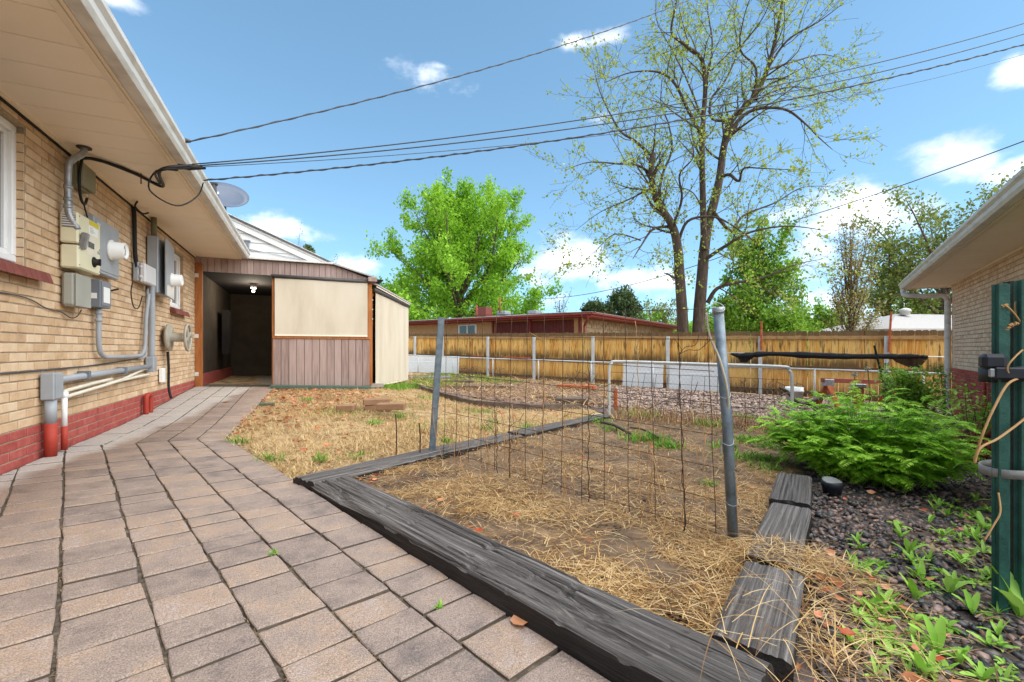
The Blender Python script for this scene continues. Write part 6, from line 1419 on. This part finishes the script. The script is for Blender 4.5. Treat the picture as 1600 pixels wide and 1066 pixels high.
# leafy shrubs
def shrub(name, c, rx, rz, nst, nleaf, m, ls, label, mb='bark', red=None, spread=.8, up=1.0):
    t = thing(name, c, label, 'shrub'); st_ = MB(); lv = MB(); lr = MB()
    for i in range(nst):
        a = R.random()*6.283; sp_ = R.random()**.7*spread; top = c + Vector((math.cos(a)*rx*sp_, math.sin(a)*rx*sp_, rz*R.uniform(.55, 1.05)*up)); mid = c.lerp(top, .5)+Vector((R.uniform(-.1, .1)*rx, R.uniform(-.1, .1)*rx, rz*.08)); pts = spl([c+Vector((math.cos(a)*.03, math.sin(a)*.03, -.03)), mid, top], 5)
        st_.tube(pts, [.010*rz*(1-.07*k) for k in range(11)], 4, False)
        for k in range(nleaf//nst):
            u = R.uniform(.25, 1); q = pts[min(10, int(u*10))] + Vector((R.gauss(0, .10), R.gauss(0, .10), R.gauss(0, .07)))*rx*1.3
            d = Vector((R.gauss(0, 1), R.gauss(0, 1), R.gauss(.2, .5))).normalized(); l = ls*R.uniform(.6, 1.2)
            leafblade(lr if (red and q.z < c.z+rz*red) else lv, q, d, l, l*.55, Z, .5, 2)
    st_.build('stems', mb, t, kind='stuff'); lv.build('leaves', m, t, True, kind='stuff')
    if lr.v: lr.build('red_leaves', 'leaf_red', t, True, kind='stuff')
b = P(1425, 640, 6.6); shrub('garden_shrub', gv(b.x, b.y), .58, .92, 30, 4200, 'leaf_shrub', .060, 'bushy light green shrub behind the feathery plant')
b = P(1528, 690, 4.3); shrub('rose_bush', gv(b.x, b.y), .42, .80, 16, 760, 'leaf_shrub', .055, 'rose bush with reddish lower leaves before the red wall', red=.45)
b = P(1385, 640, 7.6); shrub('tall_sprig', gv(b.x, b.y), .22, 1.05, 6, 170, 'leaf_mid', .07, 'tall leafy sprig growing beside the dark green stake')
b = P(1478, 640, 7.8); shrub('tall_sprig', gv(b.x, b.y), .20, 1.0, 5, 150, 'leaf_rose', .06, 'slender leafy sprig growing by the white downpipe')
for (px, pyt, lb) in ((1335, 585, 'pale seed stalk of middling height above the feathery plant'), (1330, 605, 'shortest pale seed stalk above the feathery plant'), (1356, 577, 'tallest pale seed stalk above the feathery plant')):
    t_ = P(px, pyt, 5.2); b = gv(t_.x+.05, t_.y+.1); m = MB(); m.tube(spl([b, b.lerp(t_, .6)+Vector((.03, 0, 0)), t_], 4), .006, 5); 
    ob = m.build('seed_stalk', 'leaf_olive', None, True, label=lb, cat='stalk', group='pale seed stalks')
    h = MB()
    for k in range(26): d = Vector((R.gauss(0, 1), R.gauss(0, 1), R.gauss(.2, .8))).normalized()*.035; h.tube([t_, t_+d], .004, 3)
    h.build('seed_head', 'rope', ob)
# bare plant stems in the bare middle bed, brown brush by the fence
br = MB()
for i in range(60):
    s = fs(R.choice((735, 760, 800, 905, 1150, 1210)))+R.gauss(0, .4); b = FP(s, 0, R.uniform(.15, .6)); m = br; d = Vector((R.gauss(0, .35), R.gauss(0, .2), 1)); m.tube(spl([b, b+d*.15, b+d*.3+Vector((R.gauss(0, .06), 0, 0)), b+d*R.uniform(.3, .5)+Vector((R.gauss(0, .1), 0, 0))], 3), .008, 4, False)
br.build('dry_brush', 'bark', None, False, 'stuff', 'dry brown brush at the foot of the fence')
# ------------------------------------------------------------------ trees
def leafcloud(pts, s0, s1, asp=.6, upb=0.0):
    pts = np.asarray(pts, float); n = len(pts); a = NR.normal(0, 1, (n, 3)); a[:, 2] += upb; a /= np.linalg.norm(a, axis=1)[:, None]; b = NR.normal(0, 1, (n, 3)); b -= a*(a*b).sum(1)[:, None]; b /= np.linalg.norm(b, axis=1)[:, None]
    s = NR.uniform(s0, s1, n)[:, None]; c = np.cross(a, b)
    V = np.stack([pts - a*s*.5, pts + b*s*asp*.5 + c*s*.06, pts + a*s*.5, pts - b*s*asp*.5 + c*s*.06], 1); F = np.arange(n*4).reshape(n, 4); return V.reshape(-1, 3), F
def rotv(d, ang, rnd):
    ax = d.cross(Vector((rnd.gauss(0, 1), rnd.gauss(0, 1), rnd.gauss(0, 1)))); ax = ax.normalized() if ax.length > 1e-4 else d.orthogonal()
    return Matrix.Rotation(ang, 3, ax) @ d
def limb(p, d, L, rnd, wob=.15, upt=.1, seg=5):
    pts = [p.copy()]; d = d.normalized()
    for k in range(seg):
        p = p + d*(L/seg); pts.append(p.copy()); d = (d + Vector((rnd.gauss(0, wob), rnd.gauss(0, wob), rnd.gauss(0, wob)+upt))).normalized()
    return pts
def sprout_on(pts, radii, n, L0, L1, ang, rnd, lo=.2, rr=.45, upt=.1, wob=.15, seg=5):
    out = []; m = len(pts)
    for i in range(n):
        u = lo+(1-lo)*(i+rnd.random())/n; x = u*(m-1); k = min(m-2, int(x)); q = pts[k].lerp(pts[k+1], x-k); t = (pts[k+1]-pts[k]).normalized(); r = radii[k]*rr
        L = rnd.uniform(L0, L1)*(1.15-.55*u); out.append((limb(q, rotv(t, rnd.uniform(*ang), rnd), L, rnd, wob, upt, seg), [max(.006, r*(1-.85*j/seg)) for j in range(seg+1)]))
    return out
def bark_mesh(branches, sides=lambda r: 8 if r > .12 else 5 if r > .04 else 3):
    m = MB()
    for pts, rad in branches: m.tube(pts, rad, sides(rad[0]), False)
    return m
def samp(branches, per_m, rnd, jit, lo=.15):
    out = []
    for pts, rad in branches:
        L = sum((pts[i+1]-pts[i]).length for i in range(len(pts)-1)); n = max(1, int(L*per_m+rnd.random()))
        for i in range(n):
            x = (lo+(1-lo)*rnd.random())*(len(pts)-1); k = min(len(pts)-2, int(x)); q = pts[k].lerp(pts[k+1], x-k); out.append((q.x+rnd.gauss(0, jit), q.y+rnd.gauss(0, jit), q.z+rnd.gauss(0, jit)))
    return out
# the tall maple with opening leaves, its limbs following the photograph
def big_tree():
    rnd = random.Random(11); Y0 = 22.5
    base = Vector(((1083-800)/FPX*Y0, Y0, -.5)); t = thing('maple_tree', base, 'tall double trunked tree with sparse opening yellow-green leaves', 'tree')
    def L(pts, r0, r1, dy=0.0, y0=0.0):
        n = len(pts); w = []
        for i, (x, y) in enumerate(pts):
            px, py = 840 + x/2.05, y/2.05; w.append(P(px, py, Y0 + y0 + dy*i/(n-1)))
        s = spl(w, 5); f_ = .9 if r0 > .3 else .68; return (s, [(r0+(r1-r0)*k/(len(s)-1))*f_ for k in range(len(s))])
    main = [L([(467, 1105), (463, 1000), (455, 880), (448, 790), (430, 720), (385, 650), (365, 570), (368, 490)], .34, .14, -.5),
            L([(515, 1105), (518, 1000), (526, 900), (534, 800), (545, 720), (565, 650), (583, 570), (597, 470), (622, 385), (690, 315), (735, 225), (765, 110), (785, 0), (800, -80)], .37, .05, 1.0),
            L([(534, 800), (530, 660), (527, 520), (530, 390), (537, 280), (525, 190), (480, 150), (430, 105), (440, 30), (455, -60)], .26, .035, -1.5),
            L([(527, 440), (480, 350), (440, 270), (390, 232), (300, 232), (215, 265)], .15, .02, -2.5),
            L([(368, 500), (310, 450), (265, 420), (225, 350), (195, 280), (175, 190)], .13, .015, 1.5),
            L([(365, 560), (320, 530), (260, 525), (165, 520), (90, 545)], .12, .012, -2),
            L([(385, 650), (400, 560), (430, 480), (420, 400), (395, 330), (400, 250)], .12, .02, 2),
            L([(430, 730), (462, 640), (455, 560), (500, 500), (480, 420)], .11, .02, -2),
            L([(597, 470), (640, 390), (700, 350), (790, 350), (850, 390), (900, 440), (945, 480)], .17, .015, -2),
            L([(622, 385), (560, 380), (555, 320), (600, 260), (640, 160), (630, 60), (650, -40)], .13, .02, 2.5),
            L([(690, 315), (700, 220), (650, 160), (660, 60), (690, -30)], .10, .02, -2), L([(735, 225), (830, 195), (910, 175), (980, 190)], .09, .012, 2.5),
            L([(735, 225), (800, 130), (900, 70), (980, 10)], .10, .015, -1.5), L([(583, 570), (615, 560), (645, 580), (660, 540), (720, 540), (820, 545)], .15, .015, -2.5),
            L([(565, 680), (620, 740), (660, 690), (760, 650), (850, 600), (950, 600)], .13, .012, 2), L([(540, 830), (600, 790), (680, 745), (800, 725), (930, 740)], .16, .012, -2.5),
            L([(545, 970), (575, 925), (640, 905), (720, 890), (820, 850), (910, 830)], .17, .012, -2), L([(448, 790), (480, 710), (560, 695), (620, 720), (690, 770)], .13, .03, -2.2),
            L([(430, 725), (370, 735), (330, 790), (305, 830)], .13, .02, -1.8), L([(452, 900), (420, 880), (405, 875)], .10, .03, -1),
            L([(370, 600), (290, 640), (200, 680), (120, 740)], .07, .01, 2.5), L([(330, 770), (250, 750), (190, 800), (140, 850)], .06, .01, -2), L([(700, 320), (800, 280), (900, 290), (990, 330)], .08, .01, 2.5),
            L([(530, 390), (480, 260), (430, 160), (380, 60), (390, -40)], .08, .012, 2.5), L([(640, 160), (720, 60), (760, -40)], .06, .012, -2), L([(537, 280), (560, 150), (545, 30), (550, -60)], .09, .015, 1.5), L([(545, 720), (500, 620), (430, 600), (330, 600)], .06, .01, 3)]
    subs = []; tw = []
    for pts, rad in main:
        ln = sum((pts[i+1]-pts[i]).length for i in range(len(pts)-1)); lo = .5 if rad[0] > .3 else .15
        subs += sprout_on(pts, [min(r, .16) for r in rad], int(ln*1.6)+2, 1.4, 3.8, (.45, 1.15), rnd, lo, .42, .055, .13, 6)
    for pts, rad in subs: tw += sprout_on(pts, rad, 6, .6, 1.8, (.35, 1.0), rnd, .2, .5, .05, .12, 4)
    bark_mesh(main).build('trunk', 'bark_big', t, True); bark_mesh(subs + tw).build('branches', 'bark_big', t, kind='stuff')
    pts = samp(tw, 3.6, rnd, .07) + samp(subs, 1.2, rnd, .08) + samp(main[:4], 3.5, rnd, .38)
    pts = [(a+rnd.gauss(0, .08), b+rnd.gauss(0, .08), c+rnd.gauss(0, .08)) for (a, b, c) in pts for _ in range(rnd.choice((1, 2, 3)))]
    V, F = leafcloud(pts, .09, .17, .75); link('crown', V, F, 'leaf_big', t, kind='stuff')
big_tree()
def round_tree(name, px, pyb, pyt, wpx, Y, leafm, label, nl, ls, seed, trunk_r=.35, barkm='bark', fork=.28, nmain=16, up=.12, spread=(.25, 1.25), cone=1.0, per=1.0, clump=.22, gap=1.0, group=None, tw_leaf=True, zb=None):
    """Broadleaf tree: short trunk, radiating limbs inside an egg-shaped envelope, leaves along its twigs."""
    rnd = random.Random(seed); X = (px-800)/FPX*Y; z0 = -.6; ztop = CAMZ+(HZ-pyt)/FPX*Y; rad = wpx/2/FPX*Y; Hh = ztop-z0
    b = Vector((X, Y, z0)); t = thing(name, b, label, 'tree', group); br = [([b, b+Z*Hh*fork*.6, b+Z*Hh*fork+Vector((rnd.gauss(0, .1), 0, 0)), b+Z*Hh*.85], [trunk_r, trunk_r*.85, trunk_r*.7, .03])]; subs = []; tw = []
    for i in range(nmain):
        u = i/(nmain-1); a = i*2.399 + rnd.uniform(-.3, .3); st_ = b + Z*Hh*(fork*.55+.5*u*(1-fork)); e = spread[0] + (spread[1]-spread[0])*u + rnd.uniform(-.1, .1)
        env = rad*(1-.45*cone*u**1.5)/max(.35, math.cos(e)) if e < 1.15 else Hh*.5
        ln = min(env, (ztop-st_.z)/max(.1, math.sin(e))*.95)*rnd.uniform(.82, 1.05)
        d = Vector((math.cos(a)*math.cos(e), math.sin(a)*math.cos(e), math.sin(e))); p = limb(st_, d, ln, rnd, .07, up*.45, 7); br.append((p, [trunk_r*.36*(1-.86*j/7) for j in range(8)]))
    lead = br[0][0]; lead_ = [lead[2].lerp(lead[3], k/6) for k in range(7)]; subs += sprout_on(lead_, [trunk_r*.3*(1-.12*k) for k in range(7)], 16, rad*.3, rad*.55, (.4, 1.1), rnd, .1, .5, up, .1, 5)
    for p, r in br[1:]: subs += sprout_on(p, r, 8, rad*.22, rad*.5, (.35, .95), rnd, .18, .5, up, .10, 5)
    for p, r in subs: tw += sprout_on(p, r, 4, rad*.10, rad*.22, (.3, .9), rnd, .25, .6, up, .1, 3)
    bark_mesh(br).build('trunk', barkm, t, True); bark_mesh(subs+tw).build('branches', barkm, t, kind='stuff')
    tot = sum(sum((p[i+1]-p[i]).length for i in range(len(p)-1)) for p, _ in subs+tw); pts = samp(tw+subs, nl/tot, rnd, clump, .2)
    V, F = leafcloud(pts, ls*.7, ls*1.35, .55, .5); link('crown', V, F, leafm, t, kind='stuff'); return t
round_tree('green_tree', 720, 545, 305, 285, 36, 'leaf_bright', 'dense bright green spreading tree behind the ranch house', 84000, .24, 21, .42, 'bark', 0.13, 46, .10, (-.12, 1.45), .75, clump=.20)
round_tree('leafy_tree', 1185, 545, 345, 150, 27, 'leaf_mid', 'leafy green tree just beside the tall trunk behind the fence', 13000, .22, 22, .18, 'bark', .22, 16, .14, (.3, 1.3), .9, clump=.22)
round_tree('leafy_bush', 1235, 545, 480, 90, 25, 'leaf_mid', 'low yellow green bush between the leafy tree and the upright one', 5000, .17, 23, .08, 'bark', .15, 12, .1, (.2, 1.2), .6)
round_tree('upright_tree', 1330, 545, 338, 86, 26, 'leaf_tan', 'narrow upright tree with fine branches and sparse tan leaves', 4600, .13, 24, .14, 'bark', .18, 24, .30, (.85, 1.45), .9, clump=.16)
round_tree('spreading_tree', 1478, 545, 310, 250, 31, 'leaf_olive', 'spreading tree with open olive foliage above the far house roof', 9000, .24, 25, .34, 'bark', .32, 14, .05, (.25, 1.2), .6, clump=.30)
round_tree('spreading_tree', 1390, 545, 352, 120, 33, 'leaf_olive', 'smaller olive leaved tree between upright tree and spreading one', 5200, .24, 35, .2, 'bark', .35, 12, .05, (.3, 1.2), .7, clump=.30)
round_tree('bare_tree', 874, 545, 452, 46, 48, 'leaf_grey', 'small bare grey tree far off beside the bright green one', 260, .16, 26, .14, 'bark', .3, 14, .15, (.4, 1.3), .9)
round_tree('bare_tree', 455, 545, 352, 90, 40, 'leaf_grey', 'bare thin tree rising behind the white gable', 400, .16, 27, .16, 'bark', .35, 14, .12, (.4, 1.3), .9)
round_tree('bare_tree', 508, 545, 392, 50, 42, 'leaf_grey', 'small bare tree top above the sloping patio roof', 400, .16, 28, .12, 'bark', .3, 12, .12, (.4, 1.3), .9)
round_tree('far_tree', 640, 545, 440, 120, 52, 'leaf_mid', 'hazy tree mass peeping behind the tall roller shade', 6000, .3, 29, .2, 'bark', .2, 14, .1, (.2, 1.2), .7, group='far trees behind the houses')
for i, (px, pyt, w, Y, m, lab) in enumerate(((1035, 478, 90, 62, 'leaf_olive', 'pale far tree seen beside the round evergreens'), (1000, 490, 80, 58, 'leaf_mid', 'low far tree under the round evergreens'), (1440, 460, 120, 46, 'leaf_mid', 'green far tree just over the pale hip roof'), (1290, 478, 90, 48, 'leaf_mid', 'green far tree behind the upright tan one'), (1130, 478, 110, 50, 'leaf_mid', 'green far tree behind the double trunk'), (905, 500, 60, 66, 'leaf_mid', 'tiny far tree right of the bare grey one'))):
    round_tree('far_tree', px, 545, pyt, w, Y, m, lab, 4200, .32, 40+i, .16, 'bark', .18, 13, .1, (.15, 1.2), .6, group='far trees behind the houses')
def evergreen(px, pyt, wpx, Y, label, seed):
    rnd = random.Random(seed); X = (px-800)/FPX*Y; zt = CAMZ+(HZ-pyt)/FPX*Y; rad = wpx/2/FPX*Y; b = Vector((X, Y, -.6)); t = thing('evergreen_tree', b, label, 'tree', 'round evergreens behind the ranch house')
    MB().tube([b, b+Z*(zt+.6)*.9], [.3, .05], 8).build('trunk', 'bark', t, True); pts = []
    for i in range(150):
        u = rnd.random(); z = -.2+(zt-.9)*u; r = rad*max(.05, 1-max(0, (u-.45)/.55)**2.2)**.5*1.0; a = rnd.random()*6.28; k = rnd.uniform(.55, 1); c = (X+math.cos(a)*r*k, Y+math.sin(a)*r*k, z)
        for j in range(70): pts.append((c[0]+rnd.gauss(0, rad*.11), c[1]+rnd.gauss(0, rad*.11), c[2]+abs(rnd.gauss(0, rad*.22))))
    V, F = leafcloud(pts, .22, .5, .4, 1.0); link('crown', V, F, 'leaf_conifer', t, kind='stuff')
evergreen(928, 462, 52, 44, 'smaller rounded dark evergreen beside the taller one', 51); evergreen(972, 446, 66, 42, 'taller rounded dark evergreen near the tall maple', 52)
evergreen(482, 370, 30, 38, 'narrow dark evergreen top above the white gable', 53)
# low hedge line closing the view between the far trees
def hedge():
    pts = []
    for i in range(26000):
        az = NR.uniform(-1.0, .95); Y = NR.uniform(72, 90); X = math.tan(az)*Y
        h = 4.2 + 3.0*float(vnoise(X*.09, Y*.02, 1)); z = -.5 + h*NR.random()**.8; pts.append((X, Y, z))
    V, F = leafcloud(pts, .6, 1.3, .7); link('far_trees', V, F, 'leaf_mid', None, kind='stuff', label='distant band of trees along the horizon', origin=(0, 80, 0))
hedge()
